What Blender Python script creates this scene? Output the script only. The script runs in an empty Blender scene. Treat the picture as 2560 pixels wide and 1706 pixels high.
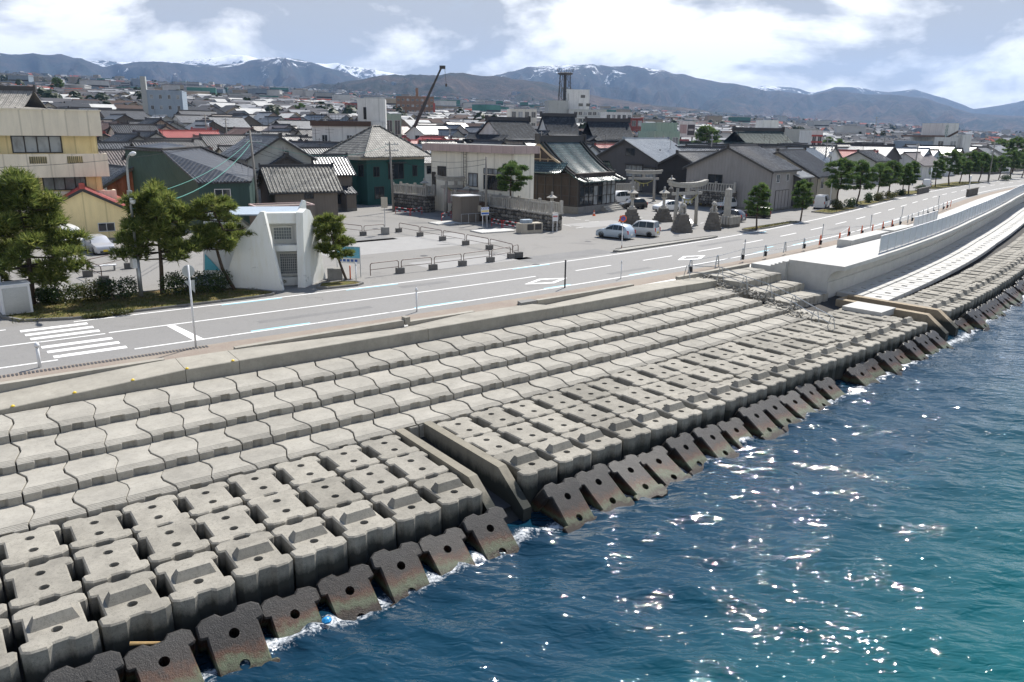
import bpy, math, random
import numpy as np
from math import sin, cos, atan, atan2, hypot, pi, radians, degrees, sqrt
from mathutils import Vector, Matrix, noise as mnoise

# ---------------------------------------------------------------- camera
FPX, HC, YH, ROLL = 1934.0, 10.5, 328.0, 0.013      # focal length in px of a 2560 px wide frame, eye height over the road
TH = atan((853 - YH) / FPX)
_F = np.array([0, cos(TH), -sin(TH)]); _R = np.array([1.0, 0, 0]); _U = np.array([0, sin(TH), cos(TH)])
scene = bpy.context.scene
col = scene.collection
cam_d = bpy.data.cameras.new('camera'); cam = bpy.data.objects.new('camera', cam_d); col.objects.link(cam)
_cr = _R * cos(ROLL) + _U * sin(ROLL); _cu = -_R * sin(ROLL) + _U * cos(ROLL)
cam.matrix_world = Matrix(((_cr[0], _cu[0], -_F[0], 0), (_cr[1], _cu[1], -_F[1], 0), (_cr[2], _cu[2], -_F[2], HC), (0, 0, 0, 1)))
cam_d.sensor_width = 36; cam_d.lens = FPX / 2560 * 36; cam_d.clip_start = 0.5; cam_d.clip_end = 60000
scene.camera = cam

# ---------------------------------------------------------------- sky and sun
SUN_AZ, SUN_EL = 63.0, 52.0
w = bpy.data.worlds.new('World'); scene.world = w; w.use_nodes = True
nt = w.node_tree; nt.nodes.clear()
def wn(t, **k):
    n = nt.nodes.new(t)
    for a, b in k.items(): setattr(n, a, b)
    return n
out = wn('ShaderNodeOutputWorld'); bg = wn('ShaderNodeBackground'); bg.inputs[1].default_value = 1.2
sky = wn('ShaderNodeTexSky', sky_type='NISHITA', sun_disc=False)
sky.sun_elevation = radians(SUN_EL); sky.sun_rotation = radians(90 - SUN_AZ); sky.air_density = 1.0; sky.dust_density = 0.6; sky.ozone_density = 1.5
tc = wn('ShaderNodeTexCoord')
def vmath(op, a, b=None):
    n = wn('ShaderNodeVectorMath', operation=op); nt.links.new(a, n.inputs[0])
    if b is not None:
        if isinstance(b, tuple): n.inputs[1].default_value = b
        else: nt.links.new(b, n.inputs[1])
    return n.outputs[0]
def smath(op, a, b=None, c=None, clamp=False):
    n = wn('ShaderNodeMath', operation=op, use_clamp=clamp)
    for i, q in enumerate((a, b, c)):
        if q is None: continue
        if isinstance(q, (int, float)): n.inputs[i].default_value = q
        else: nt.links.new(q, n.inputs[i])
    return n.outputs[0]
def wnoise(vec, scale, detail, rough, dist=0.0):
    n = wn('ShaderNodeTexNoise'); n.inputs['Scale'].default_value = scale; n.inputs['Detail'].default_value = detail
    n.inputs['Roughness'].default_value = rough; n.inputs['Distortion'].default_value = dist; nt.links.new(vec, n.inputs['Vector']); return n.outputs['Fac']
def wramp(f, pts):
    n = wn('ShaderNodeValToRGB'); e = n.color_ramp.elements
    while len(e) < len(pts): e.new(0.5)
    for q, (p, c) in zip(e, pts): q.position = p; q.color = (*c, 1)
    nt.links.new(f, n.inputs[0]); return n.outputs[0]
d = vmath('MULTIPLY', tc.outputs['Generated'], (1, 1, 2.2))
d = vmath('ADD', d, (3.1, 0.35, 0.17))
big = wnoise(d, 4.3, 7, 0.57, 0.25)
d2 = vmath('ADD', d, (0.02, 0.04, 0.13))
big2 = wnoise(d2, 4.3, 5, 0.57, 0.25)
sep = wn('ShaderNodeSeparateXYZ'); nt.links.new(tc.outputs['Generated'], sep.inputs[0])
el = smath('MAXIMUM', sep.outputs[2], 0.0)
shade = smath('ADD', smath('MULTIPLY', smath('SUBTRACT', big2, big), 1.5), smath('MULTIPLY_ADD', big, -1.35, 1.18))
shade = smath('SUBTRACT', shade, smath('MULTIPLY', smath('SUBTRACT', 0.16, el, clamp=True), 0.9))
ccol = wramp(shade, [(0.25, (0.84, 0.82, 0.79)), (0.35, (0.70, 0.685, 0.66)), (0.45, (0.51, 0.50, 0.48)), (0.57, (0.31, 0.307, 0.30))])
cover = smath('SUBTRACT', smath('MULTIPLY_ADD', big, 4.5, -0.55), smath('MULTIPLY', smath('MAXIMUM', smath('SUBTRACT', el, 0.2), 0.0), 7.0), clamp=True)
mix = wn('ShaderNodeMixRGB'); nt.links.new(cover, mix.inputs[0])
skys = wn('ShaderNodeMixRGB', blend_type='MULTIPLY'); skys.inputs[0].default_value = 1.0; skys.inputs[2].default_value = (0.075, 0.075, 0.075, 1)
nt.links.new(sky.outputs[0], skys.inputs[1]); nt.links.new(skys.outputs[0], mix.inputs[1]); nt.links.new(ccol, mix.inputs[2])
nt.links.new(mix.outputs[0], bg.inputs[0]); nt.links.new(bg.outputs[0], out.inputs[0])
sun_d = bpy.data.lights.new('sun', 'SUN'); sun_d.energy = 5.0; sun_d.angle = radians(0.5); sun_d.color = (1.0, 0.955, 0.89)
sun = bpy.data.objects.new('sun', sun_d); col.objects.link(sun)
_sv = Vector((cos(radians(SUN_EL)) * cos(radians(SUN_AZ)), cos(radians(SUN_EL)) * sin(radians(SUN_AZ)), sin(radians(SUN_EL))))
sun.rotation_euler = _sv.to_track_quat('Z', 'Y').to_euler()
vs = scene.view_settings; vs.view_transform = 'Standard'; vs.look = 'None'; vs.exposure = 0.6; vs.gamma = 1.0; vs.use_curve_mapping = False
scene.cycles.use_denoising = True; scene.cycles.denoiser = 'OPENIMAGEDENOISE'
scene.cycles.max_bounces = 5; scene.cycles.diffuse_bounces = 2; scene.cycles.glossy_bounces = 3; scene.cycles.volume_bounces = 0
scene.cycles.transparent_max_bounces = 6; scene.cycles.sample_clamp_indirect = 6.0; scene.cycles.caustics_reflective = False; scene.cycles.caustics_refractive = False

# ---------------------------------------------------------------- places: from picture to ground, and along the shore
def ray(x, y):
    u = x - 1280; v = 853 - y; c, s = cos(ROLL), sin(ROLL)
    return _F * FPX + _R * (u * c - v * s) + _U * (u * s + v * c)
def G(x, y, z=0.0):
    d = ray(x, y); k = (z - HC) / d[2]; return Vector((d[0] * k, d[1] * k, z))
def A(x, y, Y):
    d = ray(x, y); k = Y / d[1]; return Vector((d[0] * k, Y, HC + d[2] * k))
_ce = [(90, 855), (350, 823), (640, 787), (960, 743), (1280, 699), (1431, 677.5), (1688, 639.4), (1870, 606.8), (1919, 598.6), (1961, 589), (2121, 555), (2214, 526.5), (2274, 509), (2396, 479), (2560, 452)]
_P = np.array([G(*p)[:2] for p in _ce]); _u = np.r_[0, np.cumsum(np.hypot(*np.diff(_P, axis=0).T))]; _w = 1 / np.hypot(_P[:, 0], _P[:, 1])
_cx = np.polyfit(_u, _P[:, 0], 5, w=_w); _cy = np.polyfit(_u, _P[:, 1], 5, w=_w); _dx = np.polyder(_cx); _dy = np.polyder(_cy)
def C0(s):
    sc = min(max(s, 0.0), 222.0); dx, dy = np.polyval(_dx, sc), np.polyval(_dy, sc); l = hypot(dx, dy); dx /= l; dy /= l
    return float(np.polyval(_cx, sc) + dx * (s - sc)), float(np.polyval(_cy, sc) + dy * (s - sc)), float(dx), float(dy)
def S(s, t, z=0.0):                                   # s metres along the road's centre line, t metres towards the sea
    x, y, dx, dy = C0(s); return Vector((x + dy * t, y - dx * t, z))
def SA(s):
    _, _, dx, dy = C0(s); return atan2(dy, dx)
_SS = np.arange(-80, 520, 0.5); _TAB = np.array([C0(s)[:2] for s in _SS])
def ST(p):
    s = float(_SS[np.argmin(np.hypot(_TAB[:, 0] - p[0], _TAB[:, 1] - p[1]))])
    for _ in range(5):
        a, b, dx, dy = C0(s); s += (p[0] - a) * dx + (p[1] - b) * dy
    a, b, dx, dy = C0(s); return s, (p[0] - a) * dy - (p[1] - b) * dx
def drift(s, t):                                      # the revetment narrows towards the right
    d = float(np.interp(s, [-5, 0, 35, 49, 78, 200], [0.25, 0, -2.1, -2.35, -3.1, -3.4])); return t + d * max(0.0, min(1.1, (t - 8.7) / 15.5))
def SD(s, t, z=0.0): return S(s, drift(s, t), z)

# ---------------------------------------------------------------- mesh building
class MB:
    def __init__(self, M=None): self.v = []; self.f = []; self.m = []; self.M = M or Matrix()
    def add(self, pts, faces, mi=0):
        o = len(self.v); self.v += [self.M @ Vector(p) for p in pts]
        for f in faces: self.f.append([o + i for i in f]); self.m.append(mi)
        return self
    def poly(self, pts, mi=0): return self.add(pts, [list(range(len(pts)))], mi)
    def box(self, x0, x1, y0, y1, z0, z1, mi=0):
        return self.add([(x0, y0, z0), (x1, y0, z0), (x1, y1, z0), (x0, y1, z0), (x0, y0, z1), (x1, y0, z1), (x1, y1, z1), (x0, y1, z1)],
                        [(0, 3, 2, 1), (4, 5, 6, 7), (0, 1, 5, 4), (1, 2, 6, 5), (2, 3, 7, 6), (3, 0, 4, 7)], mi)
    def cbox(self, x, y, z, sx, sy, sz, mi=0): return self.box(x - sx / 2, x + sx / 2, y - sy / 2, y + sy / 2, z, z + sz, mi)
    def prism(self, poly, z0, z1, mi=0, inset=0.0, bev=0.0):
        n = len(poly); a = 0
        for i in range(n):
            x0, y0 = poly[i][:2]; x1, y1 = poly[(i + 1) % n][:2]; a += x0 * y1 - x1 * y0
        if a < 0: poly = poly[::-1]
        if bev:                                       # small chamfer round the top edge
            ins = []
            for i in range(n):
                p = Vector(poly[i][:2]); e0 = (p - Vector(poly[i - 1][:2])).normalized(); e1 = (Vector(poly[(i + 1) % n][:2]) - p).normalized()
                nrm = Vector((-e0.y - e1.y, e0.x + e1.x)); l = nrm.length; nrm = nrm / l if l > 1e-6 else Vector((0, 0))
                k = bev / max(0.35, sqrt(max(0.05, (1 + e0.dot(e1)) / 2))); ins.append((p.x + nrm.x * k, p.y + nrm.y * k))
            pts = [(p[0], p[1], z0) for p in poly] + [(p[0], p[1], z1 - bev) for p in poly] + [(p[0], p[1], z1) for p in ins]
            f = [tuple(range(n - 1, -1, -1)), tuple(range(2 * n, 3 * n))]
            for k in (0, n): f += [(k + i, k + (i + 1) % n, k + n + (i + 1) % n, k + n + i) for i in range(n)]
            return self.add(pts, f, mi)
        pts = [(p[0], p[1], z0) for p in poly] + [(p[0], p[1], z1) for p in poly]
        return self.add(pts, [tuple(range(n - 1, -1, -1)), tuple(range(n, 2 * n))] + [(i, (i + 1) % n, n + (i + 1) % n, n + i) for i in range(n)], mi)
    def tube(self, path, r, n=6, mi=0, cap=True):
        P = [Vector(p) for p in path]; rs = r if isinstance(r, (list, tuple)) else [r] * len(P); pts = []
        up = None
        for i, p in enumerate(P):
            t = (P[min(i + 1, len(P) - 1)] - P[max(i - 1, 0)])
            t = t.normalized() if t.length > 1e-9 else Vector((0, 0, 1))
            if up is None: up = t.orthogonal().normalized()
            a = (up - t * up.dot(t)); a = a.normalized() if a.length > 1e-6 else t.orthogonal().normalized(); up = a; b = t.cross(a)
            pts += [p + (a * cos(2 * pi * k / n) + b * sin(2 * pi * k / n)) * rs[i] for k in range(n)]
        f = [(i * n + k, i * n + (k + 1) % n, (i + 1) * n + (k + 1) % n, (i + 1) * n + k) for i in range(len(P) - 1) for k in range(n)]
        if cap: f += [tuple(range(n - 1, -1, -1)), tuple(range((len(P) - 1) * n, len(P) * n))]
        return self.add(pts, f, mi)
    def lathe(self, prof, n=10, c=(0, 0, 0), mi=0, ang=0.0):
        pts = []; f = []
        for r, z in prof: pts += [(c[0] + r * cos(2 * pi * k / n + ang), c[1] + r * sin(2 * pi * k / n + ang), c[2] + z) for k in range(n)]
        for i in range(len(prof) - 1): f += [(i * n + k, i * n + (k + 1) % n, (i + 1) * n + (k + 1) % n, (i + 1) * n + k) for k in range(n)]
        f += [tuple(range(n - 1, -1, -1)), tuple(range((len(prof) - 1) * n, len(prof) * n))]
        return self.add(pts, f, mi)
    def ball(self, c, r, n=8, mi=0, sz=1.0):
        k = 5; return self.lathe([(max(0.01, r * sin(pi * i / k)), -r * sz * cos(pi * i / k)) for i in range(k + 1)], n, c, mi)
    def mesh(self, name, mats, smooth=False):
        me = bpy.data.meshes.new(name); me.from_pydata([tuple(p) for p in self.v], [], self.f)
        for m in (mats if isinstance(mats, (list, tuple)) else [mats]): me.materials.append(m)
        if any(self.m): me.polygons.foreach_set('material_index', self.m)
        if smooth: me.polygons.foreach_set('use_smooth', [True] * len(self.f))
        me.update(); return me
    def build(self, name, mats, parent=None, smooth=False, M=None): return link(name, self.mesh(name, mats, smooth), parent, M)
def link(name, me, parent=None, M=None):
    o = bpy.data.objects.new(name, me); col.objects.link(o)
    if parent is not None: o.parent = parent
    if M is not None: o.matrix_local = M
    return o
def tag(o, label, cat, group=None, kind=None):
    if label: o['label'] = label
    if cat: o['category'] = cat
    if group: o['group'] = group
    if kind: o['kind'] = kind
    return o
def empty(name, loc=(0, 0, 0), rz=0.0, label=None, cat=None, group=None):
    o = bpy.data.objects.new(name, None); col.objects.link(o); o.location = loc; o.rotation_euler = (0, 0, rz); o.empty_display_size = 0.2
    return tag(o, label, cat, group)
def struct(o): o['kind'] = 'structure'; return o
def dup(root, loc=None, rz=None, label=None, group=None, scale=None):
    r = root.copy(); col.objects.link(r)
    if loc is not None: r.location = loc
    if rz is not None: r.rotation_euler = (0, 0, rz)
    if scale is not None: r.scale = scale if isinstance(scale, tuple) else (scale,) * 3
    if label: r['label'] = label
    if group: r['group'] = group
    for ch in list(root.children):
        c = ch.copy(); col.objects.link(c); c.parent = r
        for g in list(ch.children):
            q = g.copy(); col.objects.link(q); q.parent = c
    return r
def TM(x, y, z, rz=0.0, rx=0.0, ry=0.0, s=1.0):
    return Matrix.Translation((x, y, z)) @ Matrix.Rotation(rz, 4, 'Z') @ Matrix.Rotation(ry, 4, 'Y') @ Matrix.Rotation(rx, 4, 'X') @ Matrix.Scale(s, 4)

# ---------------------------------------------------------------- materials
class NT:
    def __init__(self, name):
        self.m = bpy.data.materials.new(name); self.m.use_nodes = True; self.t = self.m.node_tree; self.b = self.t.nodes['Principled BSDF']
        self.out = self.t.nodes['Material Output']
    def n(self, t, ins=None, **k):
        q = self.t.nodes.new(t)
        for a, b in k.items(): setattr(q, a, b)
        for a, b in (ins or {}).items(): self.s(q.inputs[a], b)
        return q
    def s(self, inp, val):
        if hasattr(val, 'links') or hasattr(val, 'is_linked'): self.t.links.new(val, inp)
        elif isinstance(val, tuple) and len(val) == 3 and inp.type == 'RGBA': inp.default_value = (*val, 1)
        else: inp.default_value = val
    def math(self, op, a, b=0.0, c=0.0, clamp=False):
        q = self.n('ShaderNodeMath', operation=op, use_clamp=clamp)
        for i, x in enumerate((a, b, c)): self.s(q.inputs[i], x)
        return q.outputs[0]
    def noise(self, vec, scale, detail=4.0, rough=0.55, dist=0.0):
        return self.n('ShaderNodeTexNoise', {'Vector': vec, 'Scale': scale, 'Detail': detail, 'Roughness': rough, 'Distortion': dist}).outputs['Fac']
    def mix(self, f, a, b, mode='MIX'):
        q = self.n('ShaderNodeMixRGB', blend_type=mode); self.s(q.inputs[0], f); self.s(q.inputs[1], a); self.s(q.inputs[2], b); return q.outputs[0]
    def ramp(self, f, pts):
        q = self.n('ShaderNodeValToRGB', {0: f}); e = q.color_ramp.elements
        while len(e) < len(pts): e.new(0.5)
        for x, (p, c) in zip(e, pts): x.position = p; x.color = (*c, 1) if isinstance(c, tuple) else (c, c, c, 1)
        return q.outputs[0]
    def stretch(self, vec, k):
        q = self.n('ShaderNodeVectorMath', {0: vec}, operation='MULTIPLY'); q.inputs[1].default_value = k; return q.outputs[0]
    def bump(self, h, strength=0.3, dist=0.02):
        q = self.n('ShaderNodeBump', {'Height': h, 'Strength': strength, 'Distance': dist}); self.t.links.new(q.outputs[0], self.b.inputs['Normal'])
    def obj(self):
        tc_ = self.n('ShaderNodeTexCoord').outputs['Object']; r = self.n('ShaderNodeObjectInfo').outputs['Random']
        q = self.n('ShaderNodeVectorMath', {0: tc_, 1: self.math('MULTIPLY', r, 37.0)}, operation='ADD'); return q.outputs[0]
    def pos(self): return self.n('ShaderNodeNewGeometry').outputs['Position']
    def rnd(self): return self.n('ShaderNodeObjectInfo').outputs['Random']
    def base(self, c, rough=0.8, spec=0.4, metal=0.0):
        self.s(self.b.inputs['Base Color'], c); self.s(self.b.inputs['Roughness'], rough); self.b.inputs['Specular IOR Level'].default_value = spec; self.b.inputs['Metallic'].default_value = metal
        return self.m
def sc3(c, k): return tuple(min(1.0, x * k) for x in c)
def mat(name, c, rough=0.8, var=0.12, scale=1.5, bump=0.0, bscale=40.0, spec=0.4, metal=0.0, rand=0.0, streak=0.0, grime=None, fine=0.5):
    N = NT(name); v = N.obj()
    f = N.math('MULTIPLY_ADD', N.noise(v, scale * 9, 3), fine, N.math('MULTIPLY', N.noise(v, scale, 5, 0.62), 1 - fine))
    cc = N.mix(N.math('MULTIPLY_ADD', f, 2.4, -0.7, True), sc3(c, 1 - var), sc3(c, 1 + var))
    if streak:
        g = N.noise(N.stretch(v, (3.0, 3.0, 0.25)), 1.6, 4, 0.6)
        cc = N.mix(N.math('MULTIPLY', N.ramp(g, [(0.52, 0.0), (0.72, 1.0)]), streak), cc, sc3(grime or c, 0.45))
    if rand:
        cc = N.mix(1.0, cc, N.ramp(N.rnd(), [(0.0, (1 - rand,) * 3), (1.0, (1.0,) * 3)]), 'MULTIPLY')
    if bump: N.bump(N.noise(v, bscale, 4, 0.6), bump, 0.02)
    return N.base(cc, rough, spec, metal)

# ---------------------------------------------------------------- ground, plain, hills
def _cross():
    pass
IN = radians(138.0); INV = Vector((cos(IN), sin(IN), 0))
def fb(x, y, z=0.0, o=5, H=0.9): return mnoise.fractal(Vector((x, y, z)), H, 2.0, o)
def ridged(x, y, z=0.0, o=5): return mnoise.ridged_multi_fractal(Vector((x, y, z)), 0.95, 2.1, o, 0.9, 2.0) 
def yhz(x): return YH + ROLL * (x - 1280)
_L1 = [(-900, 232), (-300, 222), (0, 222), (400, 226), (650, 228), (740, 222), (830, 212), (946, 192), (1040, 190), (1130, 185), (1250, 193), (1360, 212), (1500, 245), (1600, 262), (1750, 278), (1900, 292), (2100, 312), (2300, 326), (2560, 338), (3400, 345)]
_L2 = [(-900, 150), (0, 130), (163, 132), (272, 163), (360, 149), (544, 163), (675, 139), (760, 147), (860, 180), (940, 205), (1060, 215), (1180, 200), (1250, 184), (1306, 165), (1414, 154), (1545, 162), (1632, 171), (1665, 179), (1784, 200), (1893, 222), (2013, 236), (2067, 223), (2132, 233), (2230, 236), (2296, 244), (2360, 266), (2415, 283), (2500, 287), (2560, 290), (2700, 300), (3400, 320)]
_L3 = [(-900, 160), (0, 150), (460, 152), (500, 146), (587, 132), (653, 143), (760, 152), (850, 158), (947, 172), (1034, 190), (1150, 235), (1300, 250), (1700, 235), (1850, 222), (1893, 212), (1958, 217), (2013, 230), (2067, 216), (2121, 218), (2197, 228), (2263, 223), (2340, 244), (2415, 272), (2491, 261), (2560, 245), (2700, 262), (3400, 300)]
_LAY = [([np.array(q, float) for q in zip(*L)], a, b, c) for L, a, b, c in [(_L1, 3600.0, 1300.0, 0.30), (_L2, 6600.0, 2300.0, 0.42), (_L3, 9600.0, 2400.0, 0.45)]]
def plain(x, y):
    wv = -0.743 * x + 0.669 * y - 125
    return 0.0 if wv < 0 else min(205.0, wv * 0.06 if wv > 60 else wv * wv * 0.0005 + wv * 0.03)
def height(x, y, raw=False):
    r = hypot(x, y)
    if y < 30: return 0.0
    px = 1280 + FPX * x / (y * cos(TH)) * 1.0
    z = plain(x, y) * (1.0 if r < 3000 else max(0.35, 1 - (r - 3000) / 6000))
    for k, (L, R0, W, rough) in enumerate(_LAY):
        q = abs(r - R0) / W
        if q >= 1: continue
        yy = float(np.interp(px, L[0], L[1])); dr_ = ray(px, yy); top = HC + dr_[2] * R0 / hypot(dr_[0], dr_[1])
        if top < 5: continue
        e = 1 - q; e = e * e * (3 - 2 * e) if k == 0 else e ** 1.15
        azs = px / 190.0
        wob = fb(azs * .8, r / 900.0, 9.0 + k, 3) * .5
        rg = ridged(azs * 1.7 + wob + 11 * k, r / 2300.0 + wob * .6, 3.3 * k, 6)
        n = (rg - 1.05) * 0.9 * rough
        ee = e * (1 + n * (1 - e) * 4.2) + 0.018 * fb(azs * 3.0, r / 260.0, k * 7.0, 4) * (1 if k else 1.6)
        z = max(z, max(0.0, ee) * top + (1 - e) * z * 0.5)
    return z
kk = np.r_[np.array([0, 8, 20, 45, 90, 150, 220, 300, 380, 460]), 460 * (12500 / 460.0) ** (np.arange(1, 190) / 189.0)]
ss = np.r_[np.arange(-90, 230, 6.0), 230 + 6 * (np.exp(np.arange(0, 230) / 230.0 * np.log(2300)) - 1) * 0.9]
def grid(name, ss, kk, zf, m, t0=6.95, z0=0.0):
    b = MB(); nK = len(kk)
    for s in ss:
        p = S(s, t0)
        for k in kk:
            q = p + INV * k; b.v.append(Vector((q.x, q.y, zf(q.x, q.y, k))))
    for i in range(len(ss) - 1):
        for j in range(nK - 1): b.f.append([i * nK + j, (i + 1) * nK + j, (i + 1) * nK + j + 1, i * nK + j + 1]); b.m.append(0)
    return struct(b.build(name, m, smooth=True))
def m_ground():
    N = NT('plaza_asphalt'); p = N.pos()
    a = N.noise(p, 0.05, 5, 0.6); f = N.noise(p, 9.0, 3, 0.7); s_ = N.noise(p, 0.35, 5, 0.7, 0.6)
    c = N.mix(a, (0.212, 0.204, 0.190), (0.270, 0.261, 0.244)); c = N.mix(N.ramp(s_, [(0.55, 0.0), (0.72, 0.5)]), c, (0.12, 0.118, 0.115))
    c = N.mix(N.ramp(f, [(0.3, 0.35), (0.62, 0.0)]), c, (0.07, 0.07, 0.07)); N.bump(N.noise(p, 55, 3, 0.7), 0.35, 0.01)
    return N.base(c, 0.85, 0.3)
def m_hill():
    N = NT('hill_forest'); p = N.pos(); sx = N.n('ShaderNodeSeparateXYZ', {0: p}); z = sx.outputs[2]
    a = N.noise(p, 0.0032, 8, 0.66, 0.8); b_ = N.noise(p, 0.014, 7, 0.75); d_ = N.noise(p, 0.055, 4, 0.8)
    f = N.math('MULTIPLY_ADD', b_, 0.7, N.math('MULTIPLY_ADD', a, 1.0, N.math('MULTIPLY', d_, 0.45)))
    c = N.ramp(N.math('MULTIPLY', f, 0.5), [(0.40, (0.006, 0.014, 0.012)), (0.50, (0.018, 0.026, 0.018)), (0.56, (0.062, 0.046, 0.036)), (0.64, (0.125, 0.085, 0.060)), (0.74, (0.21, 0.165, 0.11))])
    low = N.ramp(N.math('MULTIPLY', z, 1 / 400.0), [(0.25, 0.0), (0.6, 0.55)]); c = N.mix(low, c, (0.018, 0.024, 0.026))
    sn = N.math('MULTIPLY_ADD', N.noise(p, 0.0026, 7, 0.72, 1.0), 1.0, N.math('MULTIPLY', N.noise(p, 0.018, 5, 0.75), 0.45))
    hz = N.math('MULTIPLY', z, 1 / 1000.0)
    sm = N.ramp(N.math('ADD', sn, N.math('MULTIPLY', N.math('SUBTRACT', hz, 0.40), 0.75)), [(0.85, 0.0), (0.91, 0.95)])
    sm = N.math('MULTIPLY', sm, N.ramp(hz, [(0.25, 0.0), (0.36, 1.0)]))
    c = N.mix(sm, c, (0.78, 0.80, 0.84)); N.bump(N.math('ADD', b_, N.math('MULTIPLY', d_, 0.6)), 1.0, 14.0)
    return N.base(c, 0.95, 0.1)
grid('ground', ss[:200], kk[:8], lambda x, y, k: plain(x, y) if k > 10 else -0.004, m_ground())
hm = m_hill()
def hills():
    azv = np.radians(np.linspace(45, 137, 430)); rv = np.r_[np.arange(250, 420, 30), 420 * (12200 / 420.0) ** (np.arange(0, 200) / 199.0)]; b = MB(); n = len(rv)
    for a in azv:
        ca, sa = cos(a), sin(a)
        for r in rv:
            x, y = r * ca, r * sin(a); q = Vector((x, y, 0)); sea_ = (q - S(222, 7)).dot(Vector((C0(222)[3], -C0(222)[2], 0)))
            z = height(x, y) if r > 400 else plain(x, y) - .35
            if r < 520: z -= .35
            if sea_ > -14: z = min(z, -6.0) if sea_ > 0 else min(z, -.3)
            b.v.append(Vector((x, y, z)))
    for i in range(len(azv) - 1):
        for j in range(n - 1): b.f.append([i * n + j, i * n + j + 1, (i + 1) * n + j + 1, (i + 1) * n + j]); b.m.append(0)
    struct(b.build('hills', hm, smooth=True))
hills()

# ---------------------------------------------------------------- road, markings, walkway
def m_road():
    N = NT('road_asphalt'); p = N.pos()
    a = N.noise(p, 0.12, 5, 0.65); f = N.noise(p, 26.0, 3, 0.7); cr = N.noise(p, 0.9, 6, 0.7, 1.2)
    c = N.mix(a, (0.212, 0.207, 0.198), (0.272, 0.266, 0.254)); c = N.mix(N.ramp(f, [(0.35, 0.5), (0.6, 0.0)]), c, (0.12, 0.12, 0.12))
    c = N.mix(N.ramp(N.math('ABSOLUTE', N.math('SUBTRACT', cr, 0.5)), [(0.0, 0.5), (0.006, 0.0)]), c, (0.06, 0.06, 0.06))
    N.bump(N.noise(p, 90, 3, 0.7), 0.3, 0.008); return N.base(c, 0.8, 0.35)
def m_paint(name, c):
    N = NT(name); p = N.pos(); f = N.math('MULTIPLY_ADD', N.noise(p, 14.0, 5, 0.75), 0.5, N.math('MULTIPLY', N.noise(p, 1.3, 4, 0.6), 0.5))
    return N.base(N.mix(N.ramp(f, [(0.36, 1.0), (0.43, 0.0)]), c, (0.24, 0.24, 0.235)), 0.7, 0.4)
def sband(b, s0, s1, t0, t1, z, step=3.0, mi=0, fn=S):
    n = max(1, int(abs(s1 - s0) / step + 0.5)); tf0 = t0 if callable(t0) else (lambda s: t0); tf1 = t1 if callable(t1) else (lambda s: t1); zf = z if callable(z) else (lambda s, q: z)
    for i in range(n):
        a = s0 + (s1 - s0) * i / n; c = s0 + (s1 - s0) * (i + 1) / n
        b.poly([fn(a, tf1(a), zf(a, 1)), fn(c, tf1(c), zf(c, 1)), fn(c, tf0(c), zf(c, 0)), fn(a, tf0(a), zf(a, 0))], mi)
    return b
M_ROAD = m_road(); M_WHITE = m_paint('road_paint_white', (0.80, 0.80, 0.78)); M_BLUE = m_paint('road_paint_blue', (0.30, 0.62, 0.74))
road = struct(sband(MB(), -80, 420, -4.35, 5.35, 0.006).build('road', M_ROAD))
def marking(b, m=None, name='road_marking'): o = b.build(name, m or M_WHITE); o.parent = road; return o
marking(sband(MB(), 2.2, 300, -3.72, -3.57, 0.011)); marking(sband(MB(), -40, -1.0, -3.72, -3.57, 0.011))
marking(sband(MB(), 3.7, 300, 4.0, 4.15, 0.011)); marking(sband(MB(), -40, 0.4, 4.0, 4.15, 0.011))
marking(sband(MB(), 3.3, 32.4, -0.08, 0.07, 0.011)); marking(sband(MB(), -40, 0.0, -0.08, 0.07, 0.011))
for k in range(28): marking(sband(MB(), 36.6 + 8.22 * k, 40.7 + 8.22 * k, -0.07, 0.08, 0.011, 2.0))
for i, t in enumerate((-2.85, -1.82, -0.78, 0.10, 1.28, 2.35, 3.45)):
    marking(sband(MB(), -0.42 + 0.12 * i, 2.75 + 0.12 * i, t - (0.24 if i != 3 else 0.07), t + (0.24 if i != 3 else 0.07), 0.011, 1.0))
marking(MB().poly([S(6.15, 0.12, .011), S(6.55, 0.12, .011), S(7.0, 4.0, .011), S(6.5, 4.0, .011)]))
for s0, tc_ in ((31.8, 1.87), (49.4, 1.75)):
    o1 = [(s0 - 2.1, tc_), (s0 + 0.1, tc_ - 0.95), (s0 + 2.1, tc_), (s0 - 0.1, tc_ + 0.95)]; i1 = [(s0 - 1.45, tc_), (s0 + 0.07, tc_ - 0.6), (s0 + 1.45, tc_), (s0 - 0.07, tc_ + 0.6)]
    b = MB()
    for i in range(4): b.poly([S(*o1[i], .011), S(*o1[(i + 1) % 4], .011), S(*i1[(i + 1) % 4], .011), S(*i1[i], .011)])
    marking(b)
for s0, s1, t in ((9.5, 12.8, 3.86), (19.5, 23.0, 3.86), (29.8, 32.3, 3.86), (38.5, 42, 3.86), (56, 59, 3.86), (60, 61.6, 3.0), (64, 70, 3.86), (10.2, 14, -3.4), (18.5, 22.5, -3.4), (33, 37, -3.4), (70.5, 72.3, -2.9), (90, 95, 3.86)):
    marking(sband(MB(), s0, s1, t - 0.1, t + 0.08, 0.0105), M_BLUE)
def m_paver():
    N = NT('walkway_pavers'); p = N.pos()
    a = N.noise(p, 0.5, 5, 0.7); f = N.noise(p, 18.0, 3, 0.7)
    br = N.n('ShaderNodeTexBrick', {'Vector': p, 'Scale': 4.2, 'Color1': (0.29, 0.245, 0.205), 'Color2': (0.25, 0.185, 0.155), 'Mortar': (0.20, 0.175, 0.15), 'Mortar Size': 0.018})
    c = N.mix(N.ramp(a, [(0.42, 0.25), (0.6, 0.85)]), br.outputs[0], (0.305, 0.268, 0.222)); c = N.mix(N.ramp(f, [(0.35, 0.35), (0.6, 0.0)]), c, (0.16, 0.14, 0.115))
    return N.base(c, 0.9, 0.2)
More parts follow.
